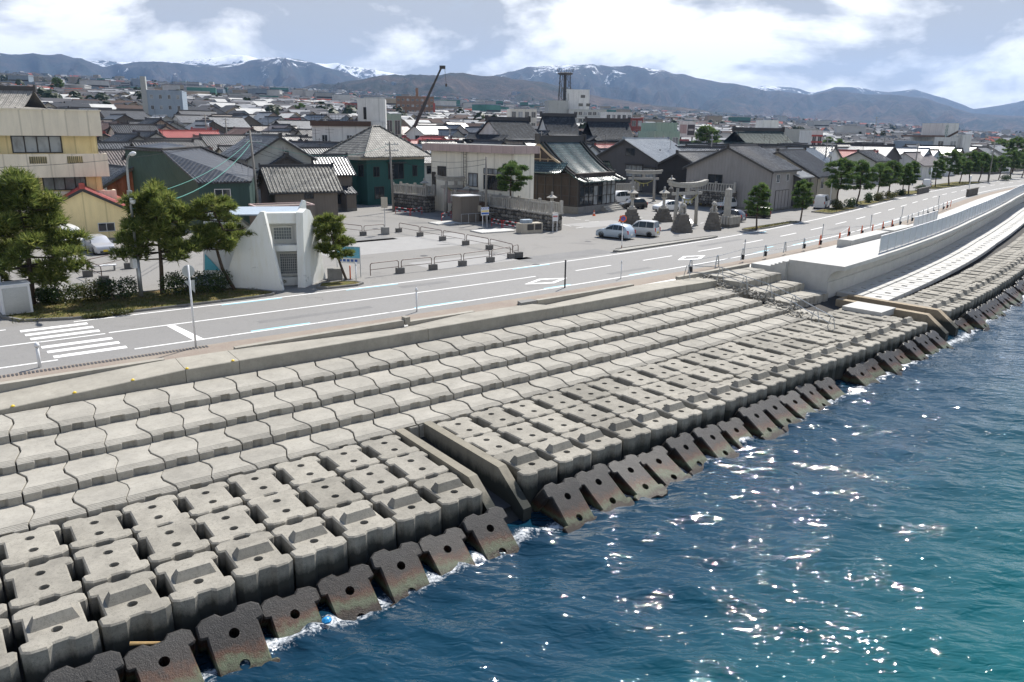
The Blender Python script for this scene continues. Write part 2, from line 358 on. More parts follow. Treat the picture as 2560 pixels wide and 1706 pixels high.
struct(sband(MB(), -80, 420, 5.3, 6.97, 0.012).build('walkway', m_paver()))
M_DARKIRON = mat('cast_iron', (0.055, 0.055, 0.058), 0.6, 0.2)
gr = MB()
for k in range(60):
    s0 = -2.5 + k * 0.155; gr.poly([S(s0, 5.78, .03), S(s0 + .09, 5.78, .03), S(s0 + .09, 5.42, .03), S(s0, 5.42, .03)])
o = gr.build('drain_grate', M_DARKIRON); tag(o, 'long dark drain grate beside the crosswalk along the walkway edge', 'drain grate')

# ---------------------------------------------------------------- concrete
def m_conc(name, c, var=0.18, dark=0.5, rough=0.85, rand=0.12, stain=0.35, speck=0.35, wet=False, sc=1.0):
    N = NT(name); v = N.obj()
    a = N.noise(v, 0.9 * sc, 6, 0.65); f = N.math('MULTIPLY_ADD', N.noise(v, 34.0 * sc, 3, 0.8), 0.55, N.math('MULTIPLY', N.noise(v, 9.0 * sc, 4, 0.75), 0.45)); g = N.noise(N.stretch(v, (1, 1, 0.35)), 3.2 * sc, 6, 0.7, 0.5)
    cc = N.mix(N.ramp(a, [(0.3, 0.0), (0.7, 1.0)]), sc3(c, 1 - var), sc3(c, 1 + var * 0.7))
    cc = N.mix(N.math('MULTIPLY', N.ramp(g, [(0.5, 0.0), (0.72, 1.0)]), stain), cc, sc3(c, dark))
    cc = N.mix(N.ramp(f, [(0.33, speck), (0.5, 0.0)]), cc, sc3(c, 0.42)); cc = N.mix(N.ramp(f, [(0.62, 0.0), (0.75, speck)]), cc, sc3(c, 1.5))
    if rand: cc = N.mix(1.0, cc, N.ramp(N.rnd(), [(0.0, (1 - rand, 1 - rand, 1 - rand * 1.1)), (0.5, (1.0, 1.0, 0.985)), (1.0, (1 + rand * .5, 1 + rand * .5, 1 + rand * .4))]), 'MULTIPLY')
    if wet:                                            # algae and damp below the splash line, reaching higher as painted face shade
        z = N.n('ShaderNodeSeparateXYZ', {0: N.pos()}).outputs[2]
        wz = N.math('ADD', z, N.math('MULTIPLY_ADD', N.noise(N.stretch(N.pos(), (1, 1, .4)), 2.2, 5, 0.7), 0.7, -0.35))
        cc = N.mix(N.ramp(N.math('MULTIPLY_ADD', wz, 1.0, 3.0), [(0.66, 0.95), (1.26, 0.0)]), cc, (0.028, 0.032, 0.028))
    N.bump(N.math('MULTIPLY_ADD', f, 0.6, N.math('MULTIPLY', a, 0.6)), 0.45, 0.02)
    return N.base(cc, rough, 0.3)
M_STEP = m_conc('step_concrete', (0.338, 0.320, 0.282), speck=0.55); M_WALLC = m_conc('parapet_concrete', (0.338, 0.317, 0.272), stain=0.25, rand=0.06)
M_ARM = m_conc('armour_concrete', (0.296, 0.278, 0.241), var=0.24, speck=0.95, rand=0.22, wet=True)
M_NEWC = m_conc('new_concrete', (0.50, 0.495, 0.475), var=0.1, dark=0.6, rand=0.05, stain=0.3, speck=0.08); M_GREYC = m_conc('grey_concrete', (0.25, 0.245, 0.235), stain=0.5)
M_JOINT = mat('joint_filler', (0.05, 0.05, 0.05), 0.9)
def m_toe():
    N = NT('wet_toe_concrete'); p = N.pos(); sx = N.n('ShaderNodeSeparateXYZ', {0: p}); z = sx.outputs[2]
    f = N.noise(p, 22.0, 4, 0.8); a = N.noise(p, 1.6, 5, 0.7, 0.5); g = N.noise(p, 5.0, 5, 0.75)
    zz = N.math('ADD', z, N.math('MULTIPLY_ADD', a, 0.55, N.math('MULTIPLY_ADD', g, 0.35, -0.45)))
    c = N.ramp(N.math('MULTIPLY_ADD', zz, 0.5, 1.72), [(0.0, (0.010, 0.009, 0.007)), (0.13, (0.030, 0.018, 0.009)), (0.20, (0.085, 0.105, 0.06)), (0.28, (0.070, 0.030, 0.015)), (0.36, (0.026, 0.021, 0.018)), (0.52, (0.024, 0.023, 0.022)), (0.75, (0.045, 0.043, 0.040))])
    c = N.mix(N.ramp(f, [(0.62, 0.0), (0.74, 0.4)]), c, (0.20, 0.19, 0.17)); c = N.mix(N.ramp(f, [(0.32, 0.6), (0.46, 0.0)]), c, (0.015, 0.014, 0.012))
    N.bump(N.math('ADD', f, g), 0.6, 0.03); return N.base(c, N.ramp(f, [(0.3, 0.3), (0.7, 0.6)]), 0.35)
M_TOE = m_toe()

# ---------------------------------------------------------------- sloping parapet strip and low back wall
T_IN, T_FR = 7.22, 8.9
zf_ = lambda s: float(np.interp(s, [-40, -6, -2.4, 2.6, 4.8, 8, 23, 27, 36, 42.6, 44], [-0.62, -0.60, -0.42, -0.12, 0.0, 0.03, 0.10, 0.06, 0.06, -0.12, -0.16]))
zb_ = lambda s: float(np.interp(s, [-40, -6, -2, 4.3, 8, 16.8, 17.2, 21, 26, 26.5, 35, 42.6, 44], [-0.5, -0.42, -0.18, 0.12, 0.10, -0.14, -0.10, 0.12, 0.06, -0.18, 0.10, -0.1, -0.2]))
par = empty('parapet_strip', S(10, 8), SA(10), 'pale grey sloping concrete parapet strip along the top of the steps', 'parapet')
pm = par.matrix_world.copy(); 
def inv(o): return (Matrix.Translation(o.location) @ Matrix.Rotation(o.rotation_euler[2], 4, 'Z')).inverted()
def build_in(b, name, m, parent, smooth=False):               # world-space mesh parented with its matrix undone
    b.v = [inv(parent) @ p for p in b.v]; return b.build(name, m, parent, smooth)
jo = [-40, -8, 4.8, 7.2, 17.35, 27.0, 36.5, 38.9, 42.6]
for a, c in zip(jo[:-1], jo[1:]):
    b = MB(); a += 0.012; c -= 0.012; n = max(2, int((c - a) / 1.2))
    for i in range(n):
        s0 = a + (c - a) * i / n; s1 = a + (c - a) * (i + 1) / n
        P = [[S(s, T_IN, zb_(s)), S(s, T_FR - .03, zf_(s)), S(s, T_FR, zf_(s) - .03), S(s, T_FR, -1.3), S(s, T_IN, -1.3)] for s in (s0, s1)]
        for j in range(3): b.poly([P[0][j], P[0][j + 1], P[1][j + 1], P[1][j]])
        for e, q in ((0, i == 0), (1, i == n - 1)):
            if q: b.poly(P[e] if e == 0 else P[e][::-1])
    build_in(b, 'parapet_slab', M_WALLC, par)
M_YEL = mat('yellow_plastic', (0.75, 0.52, 0.03), 0.5)
for x, y in ((37, 1016), (194, 983), (337, 951), (468, 923), (581, 903)):
    p = G(x, y, 0); s, t = ST(p); b = MB(TM(*S(s, T_FR - 0.07, zf_(s) + 0.0), SA(s))); b.lathe([(0.075, 0), (0.07, 0.04), (0.03, 0.07)], 8); build_in(b, 'marker_stud', M_YEL, par)
def backwall(name, s0, s1, top, label, wd=0.34):
    b = MB(); n = max(2, int((s1 - s0) / 1.5))
    for i in range(n):
        a = s0 + (s1 - s0) * i / n; c = s0 + (s1 - s0) * (i + 1) / n
        P = [[S(s, T_IN - .01 - wd, 0.0), S(s, T_IN - .01 - wd, top(s)), S(s, T_IN - .01, top(s)), S(s, T_IN - .01, -1.0)] for s in (a, c)]
        for j in range(3): b.poly([P[0][j], P[0][j + 1], P[1][j + 1], P[1][j]])
        for e, q in ((0, i == 0), (1, i == n - 1)):
            if q: b.poly(P[e] if e == 0 else P[e][::-1])
    return tag(b.build(name, M_WALLC), label, 'low wall')
backwall('low_wall', -60, 4.35, lambda s: 0.14, 'low concrete wall beside the crosswalk, sinking out of sight to the right')
backwall('low_wall', 7.6, 16.85, lambda s: 0.16 + 0.012 * (s - 7.6), 'low concrete wall along the walkway opposite the white triangular building')
backwall('low_wall', 17.25, 21.6, lambda s: 0.14, 'short low concrete wall next to the brick walkway ramp')
backwall('low_wall', 26.4, 35.2, lambda s: 0.20, 'low concrete wall beside the black marker post, tapering to the right')
backwall('low_wall', 40.2, 49.7, lambda s: 0.16, 'dark faced low concrete wall behind the broken steps')
o = MB(TM(*S(17.05, 7.05), SA(17.05))).box(-.16, .16, -.2, .2, 0, .42).build('wall_end_post', M_WALLC); tag(o, 'small concrete end post where the low wall meets the walkway ramp', 'post')
o = MB(TM(*S(25.7, 6.95), SA(25.7))).prism([(-.7, -.3), (.6, -.3), (.6, .3), (-.5, .3)], 0, .22).build('concrete_lump', M_GREYC); tag(o, 'loose grey concrete block lying at the start of the tapering wall', 'concrete block')

# ---------------------------------------------------------------- interlocking step blocks
PW = 2.86; WA, WB, BUL = 0.43 * PW, 0.57 * PW, 0.085 * PW
def stepblock(kind, seed):
    """plan: x along the shore, y from the back (0) to the front (1); depth is scaled per row"""
    R = random.Random(seed); w = (WA if kind == 0 else WB) / 2 - 0.026; bu = BUL if kind == 0 else -BUL; b = MB(); D = 2.25
    def side(y): return w + bu * (0 if y <= 0 or y >= 1 else (min(1, y / 0.3) if y < 0.3 else (1 if y < 0.5 else max(0, 1 - (y - 0.5) / 0.36))))
    def ring(y): return side(y)
    ys = [0, 0.12, 0.3, 0.5, 0.66, 0.8]
    nx = w * 0.28; notch = 0.13
    main = [(-ring(y), y * D) for y in ys] + [(ring(y), y * D) for y in ys[::-1]]

    full = [(-ring(y), y * D) for y in ys + [0.86, 1.0]] + [(-nx * 1.25, D), (-nx * 0.75, D - notch), (nx * 0.9, D - notch), (nx * 1.3, D)]
    full += [(ring(1.0), D), (ring(0.86), 0.86 * D)] + [(ring(y), y * D) for y in ys[::-1]]
    b.prism(full, -0.62, -0.075, bev=0.0)
    b.prism(main, -0.075, 0.0, bev=0.02)
    y0 = 0.8 * D + 0.018; st_ = (D - y0 - 0.05) / 4; zt = -0.008
    for k in range(4):
        ya = y0 + k * (st_ + 0.012); yb = min(ya + st_, D); xa, xb = ring(ya / D), ring(yb / D); z = zt - 0.008 * k
        pts = [(-xa, ya), (xa, ya)]
        pts += ([(xb, yb), (-xb, yb)] if k < 3 else [(xb, yb), (nx * 1.3, yb), (nx * 0.9, yb - notch * .6), (-nx * 0.75, yb - notch * .6), (-nx * 1.25, yb), (-xb, yb)])
        b.prism(pts, -0.08, z, bev=0.014 if k < 3 else 0.02)
    if seed % 3 != 0: b.prism([(-w * 0.5, 0.02), (-w * 0.35, 0.16), (w * 0.3, 0.14), (w * 0.5, 0.03)], -0.03, 0.006)
    return b
SB = [[stepblock(k, 10 * k + j).mesh('step_block', M_STEP) for j in range(3)] for k in range(2)]
ROWS = [(9.0, 11.5, -0.60), (11.42, 13.75, -0.93), (13.68, 15.75, -1.26), (15.68, 17.6, -1.60)]
steps = empty('stepped_revetment', SD(10, 13), 0, 'wide stepped revetment of interlocking grey concrete blocks below the parapet', 'revetment')
R = random.Random(4)
for ri, (t0, t1, z) in enumerate(ROWS):
    s = -9.2 - 0.05 * ri; k = 0; end = [42.3, 41.8, 43.0, 44.0][ri]
    while s < end:
        wd = WA if k % 2 == 0 else WB
        if ri == 3 and False: pass
        cs = s + wd / 2; a0, a1 = drift(cs, t0), drift(cs, t1)
        o = link('step_block', SB[k % 2][R.randrange(3)], steps)
        p = S(cs, a0, z + R.uniform(-0.012, 0.012)); o.location = p - steps.location; o.rotation_euler = (R.uniform(-.006, .006) - 0.012, R.uniform(-.006, .006), SA(cs) + pi + R.uniform(-.006, .006))
        o.rotation_euler[2] = SA(cs) - pi  # y axis of the block runs seaward
        o.scale = (-1.0 if R.random() < 0.0 else 1.0, (a1 - a0) / 2.25, 1)
        s += wd; k += 1
# broken steps between the rubble and the new promenade
brk = empty('broken_steps', S(47, 10.5), 0, 'short run of damaged concrete steps beside the new white promenade', 'revetment')
for t0, t1, z, s0, s1 in ((7.5, 8.95, 0.02, 43.6, 49.2), (8.95, 10.5, -0.05, 43.2, 49.0), (10.5, 12.2, -0.68, 43.8, 49.2), (12.2, 14.0, -1.18, 44.2, 49.4)):
    s = s0; k = 0
    while s < s1 - 0.5:
        wd = WA if k % 2 == 0 else WB; cs = s + wd / 2
        o = link('step_block', SB[k % 2][R.randrange(3)], brk); o.location = S(cs, t0, z + R.uniform(-.05, .03)) - brk.location
        o.rotation_euler = (R.uniform(-.04, .02), R.uniform(-.03, .03), SA(cs) - pi + R.uniform(-.03, .03)); o.scale = (1, (t1 - t0) / 2.25, 1.15); s += wd; k += 1
# bed under the blocks
bed = MB()
for tA, zA, tB, zB in ((6.9, -0.9, 9.1, -1.1), (9.1, -1.1, 17.4, -2.2), (17.4, -2.2, 24.0, -3.0), (24.0, -3.0, 29, -5.0), (29, -5.0, 60, -9.0)):
    for i in range(110):
        s0 = -60 + 4 * i; s1 = s0 + 4
        bed.poly([SD(s0, tB, zB), SD(s1, tB, zB), SD(s1, tA, zA), SD(s0, tA, zA)])
struct(bed.build('seabed', mat('rubble_bed', (0.045, 0.042, 0.038), 0.9, 0.4, 3.0, 0.6, 8)))

# ---------------------------------------------------------------- armour blocks with two holes
import bmesh
def armour(kind):
    W, D, HT = 0.865, 1.10, 1.25                       # half width, half depth, height
    wa = 0.675                                         # half width at the waist
    half = [(-W + .2, -D), (-W + .02, -D + .13), (-W, -D + .46), (-W + .06, -D + .52), (-wa, -D + .54), (-wa, D - .54), (-W + .06, D - .52), (-W, D - .46), (-W + .02, D - .13), (-W + .2, D)]
    end = [(-.30, D + .03), (-.17, D - .10), (.17, D - .10), (.30, D + .03)]
    outl = half + end + [(-x, y) for x, y in half[::-1]] + [(-x, -y) for x, y in end]
    cv = 0.045
    ins = MB(); bm = bmesh.new()
    n = len(outl); cen = Vector((0, 0))
    def inset(d):
        r = []
        for i in range(n):
            p = Vector(outl[i]); e0 = (p - Vector(outl[i - 1])).normalized(); e1 = (Vector(outl[(i + 1) % n]) - p).normalized()
            q = Vector((e0.y + e1.y, -e0.x - e1.x)); l = q.length; q = q / l if l > 1e-6 else Vector((0, 0)); k = d / max(0.4, sqrt(max(0.05, (1 + e0.dot(e1)) / 2))); r.append((p.x + q.x * k, p.y + q.y * k))
        return r
    a = sum(outl[i][0] * outl[(i + 1) % n][1] - outl[(i + 1) % n][0] * outl[i][1] for i in range(n))
    sgn = 1 if a < 0 else -1
    lo = [bm.verts.new((x, y, -HT)) for x, y in outl]; mid = [bm.verts.new((x, y, -cv)) for x, y in outl]; top = [bm.verts.new((x, y, 0)) for x, y in inset(cv * sgn)]
    for A_, B_ in ((lo, mid), (mid, top)):
        for i in range(n): bm.faces.new((A_[i], A_[(i + 1) % n], B_[(i + 1) % n], B_[i]))
    edges = [bm.edges.get((top[i], top[(i + 1) % n])) for i in range(n)]
    for hy in (-0.44, 0.44):
        c = [bm.verts.new((.14 * cos(2 * pi * k / 12), hy + .14 * sin(2 * pi * k / 12), 0)) for k in range(12)]; c2 = [bm.verts.new((v.co.x, v.co.y, -.9)) for v in c]
        for k in range(12):
            bm.faces.new((c[k], c[(k + 1) % 12], c2[(k + 1) % 12], c2[k])); edges.append(bm.edges.get((c[k], c[(k + 1) % 12])))
        bm.faces.new(c2)
    bmesh.ops.triangle_fill(bm, use_beauty=True, edges=edges)
    if kind == 1:                                      # cross ridge
        x0, x1, h = wa - .12, wa - .24, .27
        P = [(-x0, -.24, 0), (x0, -.24, 0), (x0, .24, 0), (-x0, .24, 0), (-x1, -.10, h), (x1, -.10, h), (x1, .10, h), (-x1, .10, h)]
        V = [bm.verts.new((x, y, z + 0.002)) for x, y, z in P]
        for f in ((4, 5, 6, 7), (0, 1, 5, 4), (1, 2, 6, 5), (2, 3, 7, 6), (3, 0, 4, 7)): bm.faces.new([V[i] for i in f])
    bmesh.ops.recalc_face_normals(bm, faces=bm.faces[:])
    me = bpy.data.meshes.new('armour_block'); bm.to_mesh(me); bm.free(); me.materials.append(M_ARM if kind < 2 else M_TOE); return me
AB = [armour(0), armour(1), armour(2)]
PIT = 1.765
zones = [(-10.41, 10.2, 'near armour apron of pierced concrete blocks left of the first drain channel', ('a', 'b', 'c')),
         (12.58, 47.6, 'long armour apron of pierced concrete blocks between the two drain channels', ('a', 'b', 'c')),
         (52.5, 190, 'far armour apron of dark pierced blocks below the new promenade', ('b', 'c'))]
ROWA = {'a': (18.72, -1.70, 2.2), 'b': (20.95, -1.72, 2.2), 'c': (23.2, -1.75, 2.28)}
for s0, s1, lab, rows in zones:
    Z = empty('armour_apron', SD((s0 + min(s1, 60)) / 2, 21), 0, lab, 'revetment')
    for rn in rows:
        tcn, z, dep = ROWA[rn]; s = s0 + PIT / 2
        while s < s1:
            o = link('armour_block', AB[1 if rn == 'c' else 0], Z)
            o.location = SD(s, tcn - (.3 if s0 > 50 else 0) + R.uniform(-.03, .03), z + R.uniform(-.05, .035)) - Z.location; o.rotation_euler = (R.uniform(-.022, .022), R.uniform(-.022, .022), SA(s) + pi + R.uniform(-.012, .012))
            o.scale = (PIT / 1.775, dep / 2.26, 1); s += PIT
    s = s0 + PIT / 2 + 0.3
    T = empty('toe_row', SD((s0 + min(s1, 60)) / 2, 25), 0, lab.replace('armour apron of pierced concrete blocks', 'row of tilted wet toe blocks').replace('armour apron of dark pierced blocks', 'row of tilted wet toe blocks'), 'revetment')
    while s < s1 + 0.8:
        gap = (34.0 < s < 36.2)
        if not gap:
            o = link('toe_block', AB[2], T); zt = -2.86 + R.uniform(-.26, .14); tl = 25.75 + R.uniform(-.12, .12)
            o.location = SD(s, tl, zt) - T.location
            o.rotation_euler = (radians(-34) + R.uniform(-.10, .10), R.uniform(-.08, .08), SA(s) + pi + R.uniform(-.07, .07)); o.scale = (1.0, 1.02, 1.0)
        s += PIT * 1.005

# ---------------------------------------------------------------- drain channels
M_CHAN = m_conc('channel_concrete', (0.235, 0.215, 0.17), stain=0.4, rand=0.0, wet=True); M_RUST = m_conc('rust_stained_concrete', (0.33, 0.27, 0.19), stain=0.6, rand=0.0, wet=True)
def channel(sc, wd, th, t0, t1, z, lab, m):
    e = empty('drain_channel', SD(sc, t0), SA(sc), lab, 'drain channel')
    for sg in (-1, 1):
        b = MB(); x0, x1 = (sc + sg * wd / 2, sc + sg * (wd / 2 + th)); xs = sorted((x0, x1))
        prof = [(t0, z), (t1 - 0.9, z - 0.06), (t1 + 0.75, z - 1.15), (t1 + 0.75, z - 3.2), (t0, z - 2.2)]
        A_ = [SD(xs[0], t, q) for t, q in prof]; B_ = [SD(xs[1], t, q) for t, q in prof]
        b.poly(A_); b.poly(B_[::-1])
        for i in range(5): b.poly([A_[i], B_[i], B_[(i + 1) % 5], A_[(i + 1) % 5]])
        build_in(b, 'channel_wall', m, e)
    b = MB(); b.poly([SD(sc - wd / 2, t0, z - .9), SD(sc + wd / 2, t0, z - .9), SD(sc + wd / 2, t1, z - 1.3), SD(sc - wd / 2, t1, z - 1.3)]); build_in(b, 'channel_floor', M_DARKIRON, e)
    b = MB(); b.poly([SD(sc - wd / 2, t0 + .02, z - .9), SD(sc + wd / 2, t0 + .02, z - .9), SD(sc + wd / 2, t0 + .02, z), SD(sc - wd / 2, t0 + .02, z)]); build_in(b, 'channel_end', m, e)
channel(11.67, 0.98, 0.37, 17.5, 24.1, -1.60, 'grey concrete drain channel running down to the sea between armour blocks', M_CHAN)
channel(50.6, 1.5, 0.55, 16.0, 24.6, -1.50, 'rust stained concrete drain channel at the end of the new promenade', M_RUST)

# ---------------------------------------------------------------- new white promenade with wave-return wall
edge = lambda s: float(np.interp(s, [50, 60, 70, 80, 95, 130, 150, 175, 200, 420], [14.85, 14.3, 13.9, 13.6, 13.2, 13.2, 12.8, 12.1, 11.6, 11.0]))
PZ = 0.85
prom = empty('promenade', S(50.2, 10), SA(50.2), 'new white concrete promenade with an overhanging curved sea wall', 'promenade')
def seclist(s):
    e = edge(s); b0 = e - 1.15
    return [(10.3, -2.2), (10.3, PZ), (e, PZ), (e, PZ - 0.30)] + [(e - 1.15 + 1.05 * (1 - sin(a)) , PZ - 0.32 - 0.85 * (1 - cos(a)) ) for a in [radians(q) for q in (8, 25, 42, 60, 78, 90)]] + [(b0 - .06, -0.46), (b0 - .06, -0.52), (b0 + .02, -0.55), (b0 + .02, -2.2)]
seg = [50.2] + [54.2 + 4.0 * k for k in range(33)]
for a, c in zip(seg[:-1], seg[1:]):
    b = MB(); a2, c2 = a + 0.012, c - 0.012; n = 2
    for i in range(n):
        s0, s1 = a2 + (c2 - a2) * i / n, a2 + (c2 - a2) * (i + 1) / n
        P0 = [S(s0, t, z) for t, z in seclist(s0)]; P1 = [S(s1, t, z) for t, z in seclist(s1)]
        for j in range(len(P0) - 1): b.poly([P0[j], P0[j + 1], P1[j + 1], P1[j]])
        if i == 0: b.poly(P0)
        if i == n - 1: b.poly(P1[::-1])
    build_in(b, 'wall_section', M_NEWC, prom)
# landing and stairs on the inland side, rising towards the sea
for a, c in zip(seg[:-1], seg[1:]):
    q = MB()
    for k in range(5):
        t0, t1, z = (7.25, 9.0, .2) if k == 0 else (9.0 + .325 * (k - 1), 9.0 + .325 * k, .2 + .13 * k)
        P = [S(a - (.4 if a < 51 else 0) + .01, t0), S(c - .01, t0), S(c - .01, t1), S(a - (.4 if a < 51 else 0) + .01, t1)]; q.prism([(v.x, v.y) for v in P], -.9, z, bev=.012)
    build_in(q, 'stair', M_NEWC, prom)
# fence of translucent panels
def m_panel():
    N = NT('frosted_panel'); N.base((0.70, 0.75, 0.79), 0.3, 0.5); N.b.inputs['Transmission Weight'].default_value = 0.35; N.b.inputs['Alpha'].default_value = 1.0; return N.m
M_PANEL = m_panel(); M_ALU = mat('aluminium', (0.62, 0.63, 0.64), 0.4, 0.06, metal=0.5); M_STEEL = mat('galvanised_steel', (0.40, 0.42, 0.43), 0.45, 0.12, metal=0.6)
def panelfence(s0, s1, tf, h, step, lab):
    F = empty('panel_fence', S(s0, tf(s0), PZ), SA(s0), lab, 'fence'); s = s0
    while s < s1 - 0.1:
        a, c = s, min(s + step, s1); pa, pc = S(a, tf(a), PZ), S(c, tf(c), PZ)
        nrm = Vector(((pc - pa).y, -(pc - pa).x, 0)).normalized() * 0.012; up = Vector((0, 0, 1)); dl = (pc - pa).normalized() * 0.05
        b = MB(); q = [pa + dl + up * .14, pc - dl + up * .14, pc - dl + up * (h - .04), pa + dl + up * (h - .04)]
        b.add([x + nrm for x in q] + [x - nrm for x in q], [(0, 1, 2, 3), (7, 6, 5, 4), (0, 4, 5, 1), (1, 5, 6, 2), (2, 6, 7, 3), (3, 7, 4, 0)]); build_in(b, 'panel', M_PANEL, F)
        b = MB(); b.tube([pa, pa + up * h], 0.04, 4); build_in(b, 'fence_post', M_ALU, F)
        b = MB(); b.tube([pa + up * h, pc + up * h], 0.045, 4); build_in(b, 'top_rail', M_ALU, F); b = MB(); b.tube([pa + up * .1, pc + up * .1], 0.03, 4); build_in(b, 'bottom_rail', M_ALU, F); s += step
    b = MB(); p = S(s1, tf(s1), PZ); b.tube([p, p + Vector((0, 0, h))], 0.05, 4); build_in(b, 'fence_post', M_ALU, F)
panelfence(59.2, 182, lambda s: edge(s) - 0.62, 1.45, 2.0, 'long fence of pale frosted panels along the promenade edge')
panelfence(77.5, 88, lambda s: 10.75 - 0.02 * (s - 78), 1.45, 1.75, 'short fence of white frosted panels standing inland on the promenade')
q = MB(TM(*S(68.5, 8.4, .2), SA(68.5))); q.box(-4, 6.5, -.8, .55, 0.004, .75); q.box(8, 14.5, -.8, .5, 0.004, .72)
o = q.build('concrete_plinth', M_NEWC); tag(o, 'low white concrete plinth on the promenade behind the orange barriers', 'plinth')
# apron of slabs with square holes
apr = empty('slab_apron', S(52, 15.5), 0, 'white concrete slab apron with rows of square holes below the promenade wall', 'apron')
def slab():
    b = MB(); x, y, h = 0.985, 0.965, 0.25
    for X0, X1, Y0, Y1 in ((-x, -h, -y, y), (h, x, -y, y), (-h, h, -y, -h * 0.9), (-h, h, h * 0.9, y)): b.box(X0, X1, Y0, Y1, -0.35, 0)
    b.box(-h, h, -h, h, -.5, -.34); return b.mesh('apron_slab', M_NEWC)
SLB = slab()
for row in range(2):
    s = 53.0
    while s < 175:
        e = edge(s) - 1.15; t = e + 1.02 + 1.96 * row
        o = link('apron_slab', SLB, apr); o.location = S(s, t, -1.50 - 0.1 * row + R.uniform(-.01, .01)) - apr.location; o.rotation_euler = (0, 0, SA(s) + atan((edge(s + 1) - edge(s - 1)) / 2) * -1); s += 2.0
q = MB(TM(*S(48.7, 16.6, -1.62), SA(48.7))); q.box(-1.6, .9, -2.6, .2, -.3, .16); o = q.build('apron_end_slab', M_NEWC); o.parent = apr; o.matrix_parent_inverse = Matrix.Translation(-apr.location)

# ---------------------------------------------------------------- sea
SEA = -3.2
def m_water():
    N = NT('sea_water'); p = N.pos()
    at = N.n('ShaderNodeAttribute', attribute_name='shore').outputs['Fac']; sh = N.n('ShaderNodeAttribute', attribute_name='shoal').outputs['Fac']
    big = N.noise(p, 0.05, 4, 0.6, 0.5)
    deep = N.mix(N.ramp(N.math('MULTIPLY_ADD', big, 0.35, N.math('MULTIPLY', sh, 0.8)), [(0.20, 0.0), (0.95, 1.0)]), (0.0045, 0.036, 0.064), (0.003, 0.115, 0.116))
    c = N.mix(N.ramp(at, [(0.0, 0.0), (1.0, 0.85)]), deep, (0.005, 0.020, 0.040))
    fn = N.math('MULTIPLY_ADD', N.noise(p, 1.7, 7, 0.75, 1.4), 0.62, N.math('MULTIPLY', N.noise(p, 9.0, 4, 0.8), 0.38))
    fo = N.ramp(N.math('ADD', fn, N.math('MULTIPLY', N.math('SUBTRACT', at, 0.62), 0.55)), [(0.62, 0.0), (0.76, 0.8)]); fo = N.math('MULTIPLY', fo, N.ramp(at, [(0.28, 0.0), (0.55, 1.0)]))
    c = N.mix(fo, c, (0.75, 0.78, 0.80))
    # wind ripples, finer than the mesh
    r1 = N.noise(N.n('ShaderNodeMapping', {'Vector': p, 'Rotation': (0, 0, 0.5), 'Scale': (0.6, 1.45, 1)}).outputs[0], 1.9, 2.5, 0.5, 0.3)
    r2 = N.noise(N.n('ShaderNodeMapping', {'Vector': p, 'Rotation': (0, 0, 0.1), 'Scale': (0.8, 1.9, 1)}).outputs[0], 4.0, 3, 0.6, 0.2)
    N.bump(N.math('MULTIPLY_ADD', r1, 1.0, N.math('MULTIPLY', r2, 0.05)), 1.0, 0.125)
    N.b.inputs['IOR'].default_value = 1.333
    return N.base(c, N.math('MULTIPLY_ADD', fo, 0.5, 0.022), 0.5)
_rw = random.Random(7); WV = []
for k in range(46):
    lam = 0.65 * (5.5 / 0.65) ** (_rw.random()); th = radians(262 + _rw.gauss(0, 34)); WV.append((2 * pi / lam, cos(th), sin(th), 0.0058 * lam ** 0.92, _rw.random() * 6.28))
